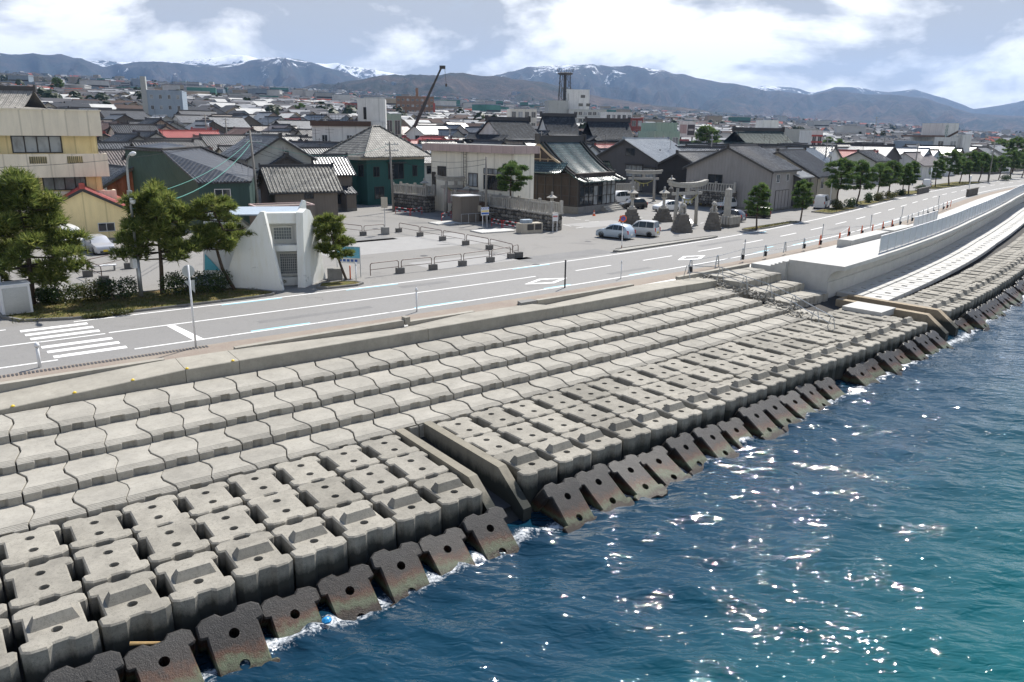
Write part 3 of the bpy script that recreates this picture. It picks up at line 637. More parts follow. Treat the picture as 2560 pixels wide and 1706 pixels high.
def build_sea():
    sv = np.r_[np.arange(-34, 40, 0.26), np.arange(40, 110, 0.6), 110 + np.cumsum(np.linspace(0.8, 60, 150))]
    tv = np.r_[np.arange(22.0, 48.0, 0.24), np.arange(48, 75, 0.5), 75 + np.cumsum(np.linspace(0.8, 130, 70))]
    V = np.zeros((len(sv), len(tv), 3)); at = np.zeros((len(sv), len(tv))); sho = np.zeros_like(at)
    for i, s in enumerate(sv):
        x, y, dx, dy = C0(s); dr = drift(s, 26.5) - 26.5; tt = tv + dr
        V[i, :, 0] = x + dy * tt; V[i, :, 1] = y - dx * tt; dsh = np.maximum(0, tv - 25.6); at[i] = np.exp(-np.maximum(0, dsh - .35) / 1.2) * np.clip((tv - 24.6) / 1.2, 0.0, 1.0)
    X, Y = V[..., 0], V[..., 1]; Z = np.zeros_like(X); X2, Y2 = X.copy(), Y.copy()
    for k, cx, cy, a, ph in WV:
        q = k * (X * cx + Y * cy) + ph + 0.6 * np.sin(0.11 * X + ph) ; Z += a * np.sin(q); X2 += a * 0.7 * cx * np.cos(q); Y2 += a * 0.7 * cy * np.cos(q)
    r = np.hypot(X, Y); fade = np.clip(1.15 - r / 260, 0.0, 1)
    V[..., 0] = X + (X2 - X) * fade; V[..., 1] = Y + (Y2 - Y) * fade; V[..., 2] = SEA + Z * fade * (1 + 1.1 * at)
    sho = np.clip((np.broadcast_to(tv, at.shape) - 29.5) / 15.0, 0, 1) ** 1.2 * np.clip(1.25 - (Y - 20) / 60, 0, 1)
    n, m = at.shape; me = bpy.data.meshes.new('sea'); idx = np.arange(n * m).reshape(n, m)
    F = np.stack([idx[:-1, :-1], idx[:-1, 1:], idx[1:, 1:], idx[1:, :-1]], -1).reshape(-1, 4)
    me.vertices.add(n * m); me.vertices.foreach_set('co', V.reshape(-1)); me.loops.add(F.size); me.loops.foreach_set('vertex_index', F.reshape(-1))
    me.polygons.add(len(F)); me.polygons.foreach_set('loop_start', np.arange(0, F.size, 4)); me.polygons.foreach_set('loop_total', np.full(len(F), 4)); me.polygons.foreach_set('use_smooth', np.ones(len(F), bool))
    for nm, d_ in (('shore', at), ('shoal', sho)):
        q = me.attributes.new(nm, 'FLOAT', 'POINT'); q.data.foreach_set('value', d_.reshape(-1))
    me.materials.append(m_water()); me.update(); me.validate()
    if me.polygons[0].normal.z < 0: me.flip_normals()
    struct(link('sea', me))
build_sea()

# ---------------------------------------------------------------- house building
def m_tile(name, c, var=0.35, rough=0.38, spec=0.5, px=0.42, py=0.40, bump=0.7, glint=0.0):
    N = NT(name); v = N.n('ShaderNodeTexCoord').outputs['Object']; sx = N.n('ShaderNodeSeparateXYZ', {0: v})
    x = N.math('DIVIDE', sx.outputs[0], px); y = N.math('DIVIDE', sx.outputs[1], py); fx = N.math('FRACT', x); fy = N.math('FRACT', y)
    cell = N.n('ShaderNodeCombineXYZ', {0: N.math('FLOOR', x), 1: N.math('FLOOR', y), 2: N.math('MULTIPLY', N.rnd(), 91.0)})
    wn_ = N.n('ShaderNodeTexWhiteNoise', {0: cell.outputs[0]}, noise_dimensions='3D').outputs[0]
    cc = N.mix(wn_, sc3(c, 1 - var), sc3(c, 1 + var)); big = N.noise(N.obj(), 0.35, 5, 0.6)
    cc = N.mix(N.ramp(big, [(0.35, 0.55), (0.7, 0.0)]), cc, sc3(c, 0.6))
    gap = N.math('LESS_THAN', fy, 0.2); cc = N.mix(N.math('MULTIPLY', gap, 0.8), cc, sc3(c, 0.22))
    rib = N.math('ABSOLUTE', N.math('SUBTRACT', fx, 0.5)); h = N.math('MULTIPLY_ADD', rib, 1.2, N.math('MULTIPLY', fy, 0.5))
    cc = N.mix(N.math('MULTIPLY', N.math('LESS_THAN', rib, 0.16), 0.8), cc, sc3(c, 0.25))
    N.bump(h, bump, 0.05); return N.base(cc, rough, spec)
TILE = {'dark': m_tile('dark_glazed_tile', (0.040, 0.045, 0.052), 0.6, 0.36, 0.42), 'grey': m_tile('grey_tile', (0.115, 0.12, 0.125), 0.6, 0.36, 0.42), 'pale': m_tile('pale_grey_tile', (0.255, 0.248, 0.222), 0.5, 0.65, 0.3),
        'brown': m_tile('brown_tile', (0.115, 0.085, 0.072), 0.5, 0.4), 'silver': m_tile('silver_tile', (0.19, 0.20, 0.21), 0.5, 0.34), 'bluegrey': m_tile('blue_grey_tile', (0.062, 0.074, 0.090), 0.6, 0.36, 0.42),
        'temple': m_tile('matte_temple_tile', (0.060, 0.068, 0.078), 0.5, 0.75, 0.15), 'templepale': m_tile('pale_temple_tile', (0.42, 0.40, 0.36), 0.3, 0.8, 0.15), 'templegreen': m_tile('green_grey_temple_tile', (0.085, 0.115, 0.105), 0.4, 0.7, 0.2),
        'copper': m_tile('shrine_tile', (0.060, 0.105, 0.100), 0.55, 0.27, 0.75, 0.36, 0.34, 0.7)}
def m_metal(name, c, px=0.42, rough=0.45):
    N = NT(name); v = N.n('ShaderNodeTexCoord').outputs['Object']; x = N.math('FRACT', N.math('DIVIDE', N.n('ShaderNodeSeparateXYZ', {0: v}).outputs[0], px))
    big = N.noise(N.obj(), 0.8, 6, 0.7); cc = N.mix(N.ramp(big, [(0.35, 0.6), (0.7, 0.0)]), c, sc3(c, 0.6)); seam = N.math('LESS_THAN', x, 0.12)
    N.bump(seam, 0.6, 0.04); return N.base(N.mix(N.math('MULTIPLY', seam, 0.5), cc, sc3(c, 0.4)), rough, 0.5)
METAL = {'red': m_metal('red_metal_roof', (0.42, 0.075, 0.06)), 'green': m_metal('green_metal_roof', (0.05, 0.22, 0.13)), 'white': m_metal('white_metal_roof', (0.45, 0.45, 0.44), rough=0.35), 'rust': m_metal('rusty_brown_roof', (0.17, 0.10, 0.075)),
         'steel': m_metal('blue_steel_roof', (0.26, 0.30, 0.34), rough=0.35), 'teal': m_metal('teal_metal_roof', (0.10, 0.28, 0.27))}
ROOF = {**TILE, **METAL}
def m_siding(name, c, px=0.35, horiz=False, var=0.1, rough=0.75):
    N = NT(name); v = N.n('ShaderNodeTexCoord').outputs['Object']; sx = N.n('ShaderNodeSeparateXYZ', {0: v})
    q = sx.outputs[2] if horiz else N.math('ADD', sx.outputs[0], sx.outputs[1])
    f = N.math('FRACT', N.math('DIVIDE', q, px)); seam = N.math('LESS_THAN', f, 0.07)
    o_ = N.obj(); a = N.noise(N.stretch(o_, (1, 1, 0.3)), 1.3, 6, 0.65); g = N.noise(N.stretch(o_, (4, 4, 0.2)), 1.0, 4, 0.65)
    cc = N.mix(N.ramp(a, [(0.3, 0.0), (0.7, 1.0)]), sc3(c, 1 - var), sc3(c, 1 + var)); cc = N.mix(N.ramp(g, [(0.55, 0.0), (0.75, 0.35)]), cc, sc3(c, 0.55))
    cc = N.mix(N.math('MULTIPLY', seam, 0.35), cc, sc3(c, 0.4)); N.bump(seam, 0.4, -0.02); return N.base(cc, rough, 0.3)
WALL = {'yellow': m_siding('yellow_render', (0.80, 0.66, 0.36), 1.8), 'tan': m_siding('tan_render', (0.74, 0.67, 0.53), 1.8), 'cream': m_siding('cream_render', (0.72, 0.69, 0.60), 3.1), 'dgreen': m_siding('dark_green_siding', (0.040, 0.075, 0.068), 0.3),
        'teal': m_siding('teal_green_siding', (0.025, 0.085, 0.078), 0.45), 'lgrey': m_siding('light_grey_siding', (0.40, 0.41, 0.39), 0.5, True), 'taupe': m_siding('taupe_siding', (0.165, 0.145, 0.125), 0.33), 'grey': m_siding('grey_siding', (0.27, 0.26, 0.255), 0.5),
        'dgrey': m_siding('dark_grey_siding', (0.085, 0.082, 0.085), 0.35), 'black': m_siding('charred_board', (0.028, 0.027, 0.028), 0.25), 'white': m_siding('white_render', (0.66, 0.66, 0.64), 2.5), 'blue': m_siding('pale_blue_siding', (0.30, 0.36, 0.42), 0.4),
        'brownw': m_siding('brown_board', (0.10, 0.065, 0.048), 0.22), 'beige': m_siding('beige_siding', (0.43, 0.39, 0.32), 0.45), 'brick': m_siding('brown_tile_wall', (0.26, 0.165, 0.115), 0.6, True), 'rustw': m_siding('rusted_sheet', (0.20, 0.075, 0.045), 0.16, var=0.5),
        'mint': m_siding('mint_render', (0.30, 0.42, 0.34), 1.5), 'pink': m_siding('dusty_pink_render', (0.43, 0.33, 0.31), 2.0), 'redbrick': m_siding('red_brick_wall', (0.22, 0.06, 0.05), 0.5, True)}
def m_glass(name, c, rough=0.06):
    N = NT(name); v = N.obj(); return N.base(N.mix(N.ramp(N.noise(N.stretch(v, (1, 1, .6)), 0.9, 3), [(0.4, 0.0), (0.62, 1.0)]), sc3(c, 0.5), c), rough, 0.6)
GLASS = m_glass('dark_window_glass', (0.030, 0.038, 0.045)); GLASSC = m_glass('curtained_window_glass', (0.34, 0.37, 0.39), 0.1)
M_FRAME = mat('dark_window_frame', (0.045, 0.042, 0.040), 0.5); M_FRAMEW = mat('pale_window_frame', (0.55, 0.56, 0.57), 0.45); M_TRIM = mat('dark_trim', (0.05, 0.048, 0.047), 0.6, 0.2); M_FOUND = m_conc('foundation_concrete', (0.22, 0.215, 0.2))
FACE = {'f': lambda L, W, u, d: (-d, u), 'b': lambda L, W, u, d: (L + d, u), 'r': lambda L, W, u, d: (u, -W / 2 - d), 'l': lambda L, W, u, d: (u, W / 2 + d)}
def window(par, L, W, side, u, z, w, h, n=2, glass=None, frame=None, awning=False):
    """window > pane; u is the centre along the face, z the sill height"""
    ax = side in 'fb'; b = MB(); g = MB(); d0, d1 = -0.02, 0.07; fr = 0.06
    def bx(B, u0, u1, z0, z1, a, c):
        p = FACE[side](L, W, u0, a); q = FACE[side](L, W, u1, c); x0, x1 = sorted((p[0], q[0])); y0, y1 = sorted((p[1], q[1])); B.box(x0, x1, y0, y1, z0, z1)
    bx(b, u - w / 2 - fr, u + w / 2 + fr, z - fr, z, d0, d1 + .02); bx(b, u - w / 2 - fr, u + w / 2 + fr, z + h, z + h + fr, d0, d1); bx(b, u - w / 2 - fr, u - w / 2, z, z + h, d0, d1); bx(b, u + w / 2, u + w / 2 + fr, z, z + h, d0, d1)
    for k in range(1, n): uu = u - w / 2 + w * k / n; bx(b, uu - .025, uu + .025, z, z + h, d0, d1 - .01)
    o = b.build('window', frame or M_FRAME, par); bx(g, u - w / 2, u + w / 2, z, z + h, d0, 0.03); g.build('pane', glass or GLASS, o)
    if awning: b = MB(); bx(b, u - w / 2 - .3, u + w / 2 + .3, z + h + .16, z + h + .24, 0, .6); b.build('awning', M_TRIM, par)
    return o
def slope(L, W, ze, zr, side, ov, ovg, ribs, th=0.14):
    """one roof slope from ridge to eave; ribbed when near"""
    sg = -1 if side == 'r' else 1; b = MB(); x0, x1 = -ovg, L + ovg; run = W / 2 + ov; dz = (zr - ze) * run / (W / 2)
    y1, z1 = sg * run, zr - dz
    if ribs:
        n = max(4, int((x1 - x0) / 0.42)); xs = []; hs = []
        for i in range(n):
            a = x0 + (x1 - x0) * i / n; q = (x1 - x0) / n
            for f, h in ((0, 0), (.35, 0.0), (.5, .09), (.85, .09)): xs.append(a + f * q); hs.append(h)
        xs.append(x1); hs.append(0)
    else: xs, hs = [x0, x1], [0, 0]
    m = len(xs); pts = []
    for x, h in zip(xs, hs): pts += [(x, sg * 0.02, zr + h), (x, y1, z1 + h)]
    f = [(2 * i, 2 * i + 1, 2 * i + 3, 2 * i + 2) if sg < 0 else (2 * i + 2, 2 * i + 3, 2 * i + 1, 2 * i) for i in range(m - 1)]
    b.add(pts, f)
    lo = [(x0, sg * .02, zr - th), (x1, sg * .02, zr - th), (x1, y1, z1 - th), (x0, y1, z1 - th)]; up = [(x0, sg * .02, zr), (x1, sg * .02, zr), (x1, y1, z1), (x0, y1, z1)]
    b.add(lo + up, [(3, 2, 1, 0), (0, 4, 7, 3), (1, 2, 6, 5), (2, 3, 7, 6)]); return b
def antenna(e, x, z):
    b = MB(); b.tube([(x, .1, z - .2), (x, .1, z + 2.3)], .03, 4); b.tube([(x, -.7, z + 2.1), (x, .8, z + 2.1)], .02, 3)
    for k in range(7): y = -.65 + .22 * k; b.tube([(x - .38 + .03 * k, y, z + 2.1), (x + .38 - .03 * k, y, z + 2.1)], .016, 3)
    b.tube([(x, -.4, z + 1.6), (x, .5, z + 1.6)], .018, 3)
    for k in range(4): y = -.35 + .25 * k; b.tube([(x - .5, y, z + 1.6), (x + .5, y, z + 1.6)], .016, 3)
    b.build('tv_antenna', M_FRAME, e)
def house(name, label, C, yaw, L, W, ze, zr, wall, roof, corner='r', ov=0.5, ovg=0.35, ribs=True, wins=(), cat='house', group=None, asym=0.0, z0=0.0, ridge=True, base=True):
    """gable house: local x along the ridge away from the seen gable (x=0), y across; C is the ground point of the corner"""
    yw = radians(yaw); off = Vector((cos(yw + pi / 2), sin(yw + pi / 2), 0)) * (W / 2 if corner == 'r' else (-W / 2 if corner == 'l' else 0))
    e = empty(name, Vector((C[0], C[1], z0)) + off, yw, label, cat, group); wm = WALL[wall] if isinstance(wall, str) else wall; rm = ROOF[roof]
    b = MB(); b.add([(0, -W / 2, 0), (L, -W / 2, 0), (L, W / 2, 0), (0, W / 2, 0), (0, -W / 2, ze), (L, -W / 2, ze), (L, W / 2, ze), (0, W / 2, ze), (0, 0, zr - .06), (L, 0, zr - .06)],
                    [(0, 1, 5, 4), (2, 3, 7, 6), (3, 0, 4, 8, 7), (1, 2, 6, 9, 5)]); b.build('wall', wm, e)
    for sd in ('r', 'l'): slope(L, W, ze, zr, sd, ov, ovg, ribs).build('roof_slope', rm, e)
    if ridge:
        b = MB(); b.add([(-ovg - .05, -.2, zr - .04), (L + ovg + .05, -.2, zr - .04), (L + ovg + .05, .2, zr - .04), (-ovg - .05, .2, zr - .04), (-ovg - .05, -.1, zr + .26), (L + ovg + .05, -.1, zr + .26), (L + ovg + .05, .1, zr + .26), (-ovg - .05, .1, zr + .26)], [(4, 5, 6, 7), (0, 1, 5, 4), (1, 2, 6, 5), (2, 3, 7, 6), (3, 0, 4, 7)])
        if ribs:
            for x in (-ovg - .12, L + ovg + .02): b.box(x, x + .1, -.24, .24, zr - .1, zr + .42)
        b.build('ridge_cap', M_TRIM if roof in TILE else rm, e)
    if base: b = MB(); b.box(-.04, L + .04, -W / 2 - .04, W / 2 + .04, 0, .35); b.build('foundation', M_FOUND, e)
    if ribs:                                           # bargeboards on the seen gable and a gutter
        b = MB()
        for sg in (-1, 1):
            r = W / 2 + ov; dz = (zr - ze) * r / (W / 2)
            b.add([(-ovg - .03, 0, zr - .04), (-ovg - .03, sg * r, zr - dz - .04), (-ovg - .03, sg * r, zr - dz - .3), (-ovg - .03, 0, zr - .32), (-ovg + .05, 0, zr - .04), (-ovg + .05, sg * r, zr - dz - .04), (-ovg + .05, sg * r, zr - dz - .3), (-ovg + .05, 0, zr - .32)], [(0, 1, 2, 3), (7, 6, 5, 4), (2, 6, 7, 3), (1, 5, 6, 2)])
        b.build('bargeboard', M_TRIM, e)
        b = MB(); r = W / 2 + ov; zz = zr - (zr - ze) * r / (W / 2) - .1
        b.tube([(-ovg, -r, zz), (L + ovg, -r, zz)], .06, 5); b.tube([(0.05, -W / 2 - .06, zz), (0.05, -W / 2 - .06, 0)], .045, 5); b.build('gutter', M_TRIM, e)
    if ribs and int(L * 10) % 3: antenna(e, L * .3, zr)
    for q in wins: window(e, L, W, *q[:5], **(q[5] if len(q) > 5 else {}))
    return e
def hiproof(e, L, W, ze, zr, rl, roof, ov=0.6):
    """hipped roof over a box of L by W with a ridge of length rl"""
    x0, x1, y0, y1 = -ov, L + ov, -W / 2 - ov, W / 2 + ov; ra, rb = (L - rl) / 2, (L + rl) / 2; zz = ze - 0.12
    P = [(x0, y0, zz), (x1, y0, zz), (x1, y1, zz), (x0, y1, zz), (ra, 0, zr), (rb, 0, zr)]
    for f in ((0, 1, 5, 4), (1, 2, 5), (2, 3, 4, 5), (3, 0, 4)):
        b = MB(); pts = [P[i] for i in f]; b.add(pts + [(p[0], p[1], p[2] - .15) for p in pts], [tuple(range(len(f))), tuple(range(2 * len(f) - 1, len(f) - 1, -1)), (0, len(f), len(f) + 1, 1)]); b.build('roof_slope', ROOF[roof], e)
    b = MB()
    for i, j in ((0, 4), (3, 4), (1, 5), (2, 5), (4, 5)):
        if i != j and Vector(P[i]) != Vector(P[j]): b.tube([Vector(P[i]) + Vector((0, 0, .06)), Vector(P[j]) + Vector((0, 0, .06))], .13, 6)
    b.build('ridge_cap', ROOF[roof], e)
def boxhouse(name, label, C, yaw, L, W, h, wall, corner='r', wins=(), cat='building', group=None, z0=0.0, par=0.35, fascia=None, roofm=None):
    yw = radians(yaw); off = Vector((cos(yw + pi / 2), sin(yw + pi / 2), 0)) * (W / 2 if corner == 'r' else (-W / 2 if corner == 'l' else 0))
    e = empty(name, Vector((C[0], C[1], z0)) + off, yw, label, cat, group); wm = WALL[wall] if isinstance(wall, str) else wall
    b = MB(); b.box(0, L, -W / 2, W / 2, 0, h); b.build('wall', wm, e)
    b = MB(); t = .22
    for X0, X1, Y0, Y1 in ((-.02, L + .02, -W / 2 - .02, -W / 2 + t), (-.02, L + .02, W / 2 - t, W / 2 + .02), (-.02, t, -W / 2 + t, W / 2 - t), (L - t, L + .02, -W / 2 + t, W / 2 - t)): b.box(X0, X1, Y0, Y1, h + .004, h + par)
    b.build('roof_parapet', WALL[fascia] if fascia else wm, e)
    for q in wins: window(e, L, W, *q[:5], **(q[5] if len(q) > 5 else {}))
    return e
FW = dict(frame=M_FRAMEW); CU = dict(glass=GLASSC); CW = dict(glass=GLASSC, frame=M_FRAMEW)

# ---------------------------------------------------------------- buildings on the left
YB = 36.0; pC = G(272, 592); 
e = empty('apartment_building', pC, radians(YB + 180), 'three storey yellow apartment building with tan balcony fronts beside the big pine', 'building')
# local x runs left along the facade (away from the corner), y towards inland is -? : facade at y=0, building body at y<0 side inland
Lb, Db, Hb = 22.0, 9.0, 11.9
b = MB(); b.box(0.0, Lb, -Db, 0.0, 0, Hb - 1.1); b.build('wall', WALL['yellow'], e)
b = MB(); b.box(-.35, Lb, -Db, 1.15, Hb - 2.35, Hb - .12); b.box(-.45, Lb, -Db, 1.25, Hb - .12, Hb); b.build('roof_band', WALL['tan'], e)
for z0, z1, x0 in ((5.85, 7.95, -.55), (2.35, 4.55, -.95)):
    b = MB(); y0, y1 = 1.05, 1.25; ops = [(x0 + 2.1, x0 + 3.4), (x0 + 5.0, x0 + 6.4)]; xs = [x0] + [q for o_ in ops for q in o_] + [Lb]
    za, zb = z1 - .85, z1 - .22
    b.box(x0, Lb, y0, y1, z0, za); b.box(x0, Lb, y0, y1, zb, z1)
    for i in range(0, len(xs), 2): b.box(xs[i], xs[i + 1], y0, y1, za, zb)
    b.box(x0, Lb, 0, y0, z0, z0 + .18); b.box(x0, x0 + .18, 0, y0, z0 + .18, z1); b.build('balcony', WALL['tan'], e)
    for a, c in ops:
        b = MB()
        for k in range(8): xx = a + (c - a) * (k + .5) / 8; b.tube([(xx, 1.12, za), (xx, 1.12, zb)], .025, 4)
        b.build('balcony_bars', M_FRAME, e)
# windows on the facade (facade faces local +y)
def fwin(par, x0, x1, z0, z1, n, glass=GLASSC):
    b = MB(); fr = .09; b.box(x0, x1, -.02, .08, z0, z0 + fr); b.box(x0, x1, -.02, .08, z1 - fr, z1)
    for k in range(n + 1): xx = x0 + (x1 - x0) * k / n; b.box(xx - .05, xx + .05, -.02, .08, z0, z1)
    o = b.build('window', M_FRAME, par); g = MB(); g.box(x0 + .05, x1 - .05, -.02, .03, z0 + .09, z1 - .09); g.build('pane', glass, o)
fwin(e, 3.0, 6.9, 8.0, 9.55, 4); fwin(e, 1.4, 4.9, 4.6, 6.0, 4); fwin(e, 5.3, 7.6, 4.6, 6.0, 2); fwin(e, 8.5, 12, 8.0, 9.55, 4); fwin(e, 9, 12, 4.6, 6.0, 4)
b = MB(); b.box(2.2, 6.5, -.03, .05, 0, 2.3); b.build('garage_shutter', WALL['dgrey'], e)
b = MB(); b.tube([(.5, .07, 0), (.5, .07, 10)], .05, 5); b.tube([(8.0, .07, 8), (8.0, .07, 10)], .05, 5); b.build('drain_pipe', WALL['yellow'], e)
house('annex', 'small yellow annex with a red metal roof right of the apartment building', G(356, 600), 118, 9.5, 9.0, 2.6, 5.0, 'yellow', 'red', 'r', 0.25, 0.2, wins=[('f', -1.6, 1.0, 1.3, .7, FW)])
house('shed_house', 'house with a rust streaked brown sheet gable behind the red roofed annex', A(268, 478, 90), 117, 9, 7.0, 4.1, 6.3, 'rustw', 'bluegrey', 'l', 0.4, 0.5)
# dark green house: tall rear block with a long cat-slide front
e = empty('house', (0, 0, 0), 0, 'dark green boarded house with a sweeping dark tiled roof left of the white triangular building', 'house')
Pa, Pb, Pc, Pd, Pe, Pf = A(312, 372, 92), A(405, 377, 88), A(495, 456, 82), A(622, 453, 84), A(500, 372, 97), A(640, 428, 93)
def drop(p, z=0): return Vector((p.x, p.y, z))
b = MB(); b.poly([drop(Pa), drop(Pc), Pc, Pb, Pa]); b.poly([drop(Pc), drop(Pd), Pd, Pc]); b.poly([drop(Pd), drop(Pf), Pf, Pd]); b.build('wall', WALL['dgreen'], e)
def roofpoly(pts, par, m, th=.16, lift=.05):
    b = MB(); n = len(pts); t = [p + Vector((0, 0, lift)) for p in pts]; b.add(t + [p - Vector((0, 0, th)) for p in t], [tuple(range(n)), tuple(range(2 * n - 1, n - 1, -1))] + [(i, n + i, n + (i + 1) % n, (i + 1) % n) for i in range(n)]); return b.build('roof_slope', m, par)
def grow(p, c, k): return c + (p - c) * k
rt = m_tile('cat_slide_tile', (0.032, 0.036, 0.043), 0.6, 0.4, 0.45, 0.45, 0.4)
cc_ = (Pb + Pc + Pd + Pe) / 4; roofpoly([grow(Pc, cc_, 1.06), grow(Pd, cc_, 1.05), Pf + Vector((0, 0, .1)), Pe, grow(Pb, cc_, 1.02)], e, rt)
for q_ in range(17):
    u_ = q_ / 16; lo_ = grow(Pc, cc_, 1.06).lerp(grow(Pd, cc_, 1.05), u_); hi_ = (grow(Pb, cc_, 1.02).lerp(Pe, min(1, u_ * 2)) if u_ < .5 else Pe.lerp(Pf + Vector((0, 0, .1)), u_ * 2 - 1)); b = MB(); b.tube([lo_ + Vector((0, 0, .08)), hi_ + Vector((0, 0, .08))], .075, 5); b.build('tile_rib', rt, e)
roofpoly([Pa + Vector((-.3, -.3, 0)), Pb + Vector((0, -.3, 0)), Pe, Pa + Vector((2, 6, 0.6))], e, rt)
b = MB(); b.tube([Pb + Vector((0, 0, .15)), Pe + Vector((0, 0, .25))], .14, 6); b.tube([Pa + Vector((0, 0, .2)), Pb + Vector((0, 0, .15))], .12, 6); b.tube([Pe + Vector((0, 0, .25)), Pf + Vector((0, 0, .2))], .14, 6); b.build('ridge_cap', M_TRIM, e)
wd = (Pd - Pc); wd.z = 0; wl = wd.length; wy = atan2(wd.y, wd.x); wM = TM(Pc.x, Pc.y, 0, wy)
b = MB(wM); x0, x1, z0, z1 = wl * .30, wl * .62, 3.0, 4.15
for q in ((x0, x1, z0 - .07, z0), (x0, x1, z1, z1 + .07), (x0, x0 + .07, z0, z1), (x1 - .07, x1, z0, z1), ((x0 + x1) / 2 - .04, (x0 + x1) / 2 + .04, z0, z1)): b.box(q[0], q[1], -.08, .02, q[2], q[3])
o = b.build('window', M_FRAMEW, e); b = MB(wM); b.box(x0 + .07, x1 - .07, -.04, .02, z0, z1); b.build('pane', GLASS, o)
b = MB(wM); b.box(wl * .78, wl * .99, -.7, 0, 1.9, 2.0); b.build('awning', M_FRAMEW, e)
# ---------------------------------------------------------------- houses in the middle
house('house', 'tall light grey house with a speckled silver roof and one dark window', G(785, 527), 126, 11, 8.2, 7.0, 9.5, 'lgrey', 'silver', 'r', .5, .5, wins=[('f', -1.7, 4.9, 1.5, 1.3), ('f', -3.2, 2.0, 1.0, .9)])
house('house', 'narrow taupe house with a ribbed silver roof left of the green shop', G(803, 529), 37, 4.6, 5.0, 5.0, 7.0, 'taupe', 'silver', 'r', .45, .45, wins=[('r', 1.6, 3.5, 1.6, 1.3, CU), ('r', 2.6, .9, 2.3, 1.2, dict(awning=True, n=3))])
house('lean_to', 'low taupe lean-to joined to the narrow house beside the dark green shop', G(866, 529), 37, 1.5, 3.6, 2.4, 3.2, 'taupe', 'bluegrey', 'r', .2, .15)
house('house', 'taupe house with a pale grey tiled roof right behind the white triangular building', G(690, 556), 30, 7.4, 7.0, 3.7, 6.1, 'taupe', 'pale', 'r', .5, .6, wins=[('r', 4.0, 2.6, 1.0, .9)])
house('house', 'low dark gabled house with a blue grey roof behind the pale roofed taupe house', A(640, 470, 99), 122, 9, 8, 5.0, 7.3, 'dgrey', 'bluegrey', 'l', .5, .5)
boxhouse('shed', 'flat roofed brown shed behind the right wing of the white triangular building', G(790, 575), 30 + 180, 6.2, 3.0, 2.6, 'taupe', 'l', par=.12, fascia='pink')
# dark green shop with a pale hipped roof
K = G(920, 514); e = empty('shop_house', K, radians(44), 'dark green two storey shop with a pale hipped tile roof', 'shop')
L2, W2 = 10.2, 9.6; e.location = Vector(K) + Vector((cos(radians(134)), sin(radians(134)), 0)) * (W2 / 2)
b = MB(); b.box(0, L2, -W2 / 2, W2 / 2, 0, 6.75); b.box(-1.2, 0, -W2 / 2 + 2.3, W2 / 2, 0, 6.6); b.build('wall', WALL['teal'], e)
b = MB(); b.box(-1.24, L2 + .02, -W2 / 2 - .03, W2 / 2, 6.3, 6.78); b.build('eave_band', WALL['beige'], e)
hiproof(e, L2, W2, 6.9, 10.9, 1.2, 'pale', .9)
for q in (('r', 1.6, 4.0, .9, 1.3), ('r', 5.0, 3.6, 2.6, 2.1, dict(n=3, awning=True)), ('r', 8.4, 3.9, .7, 1.5), ('r', 2.0, .9, 1.5, 1.6), ('f', -3.4, 4.0, 1.2, 1.6)): window(e, L2, W2, *q[:5], **(q[5] if len(q) > 5 else {}))
for u, w_ in ((1.0, 1.4), (-.9, 1.4), (3.2, 1.2)): window(e, L2 + 0, W2, 'f', u, 3.9, w_, 1.5) if False else None
b = MB(); b.box(-1.26, -1.2, -2.2, 1.8, .1, 2.9); b.build('shop_front', mat('timber_shopfront', (0.30, 0.19, 0.09), 0.5, 0.4), e)  # warm brown timber colour with random variation
b = MB()
for k in range(6): b.box(-1.30, -1.25, -2.2 + .8 * k - .04, -2.2 + .8 * k + .04, .1, 2.9)
b.box(-1.30, -1.25, -2.2, 1.8, 1.9, 2.0); b.build('shop_mullion', M_FRAME, e); b = MB(); b.box(-2.2, -1.2, -2.6, 4.4, 3.0, 3.15); b.build('awning', WALL['dgrey'], e)
for u in (-1.4, .6, 2.6): 
    b = MB(); b.box(-1.27, -1.2, u - .55, u + .55, 4.0, 5.5); o = b.build('window', M_FRAME, e); b = MB(); b.box(-1.29, -1.25, u - .48, u + .48, 4.07, 5.43); b.build('pane', GLASS, o)
# cream flat roofed building with a ladder
Cc = G(1080, 525); e = empty('office_building', Cc, radians(134 + 180), 'cream two storey flat roofed building with a pink roof band and iron ladder', 'building')
Lc, Wc, hc = 16.0, 3.4, 7.9
b = MB(); b.box(0, Lc, 0, Wc, 0, hc); b.build('wall', WALL['white'] if False else WALL['cream'], e)
b = MB(); b.box(-.9, Lc + .5, -.8, Wc + .5, hc - .02, hc + .85); b.build('roof_band', WALL['pink'], e); b = MB(); b.box(-.7, Lc + .3, -.6, Wc + .3, hc + .85, hc + .9); b.build('roof_deck', M_GREYC, e)
def cw(x0, x1, z0, z1, n, glass=GLASS, d=0.0):
    b = MB(); fr = .07
    for q in ((x0, x1, z0, z0 + fr), (x0, x1, z1 - fr, z1)): b.box(q[0], q[1], -.08 + d, .02 + d, q[2], q[3])
    for k in range(n + 1): xx = x0 + (x1 - x0) * k / n; b.box(xx - .04, xx + .04, -.08 + d, .02 + d, z0, z1)
    o = b.build('window', M_FRAME, e); g = MB(); g.box(x0, x1, -.04 + d, .02 + d, z0 + fr, z1 - fr); g.build('pane', glass, o)
cw(.2, .9, 1.9, 5.1, 1); cw(1.4, 3.1, 4.3, 5.9, 2); cw(7.7, 9.4, 3.6, 5.3, 2, GLASSC); cw(10.6, 14.8, 5.3, 6.0, 5, GLASSC); cw(10.6, 14.8, 3.4, 5.2, 3)
b = MB(); b.box(4.6, 9.6, -1.6, 0, 1.4, 3.2); b.build('porch_canopy', WALL['pink'], e); b = MB(); b.box(4.5, 9.7, -1.75, .0, 3.2, 3.28); b.build('canopy_top', M_GREYC, e)
b = MB()
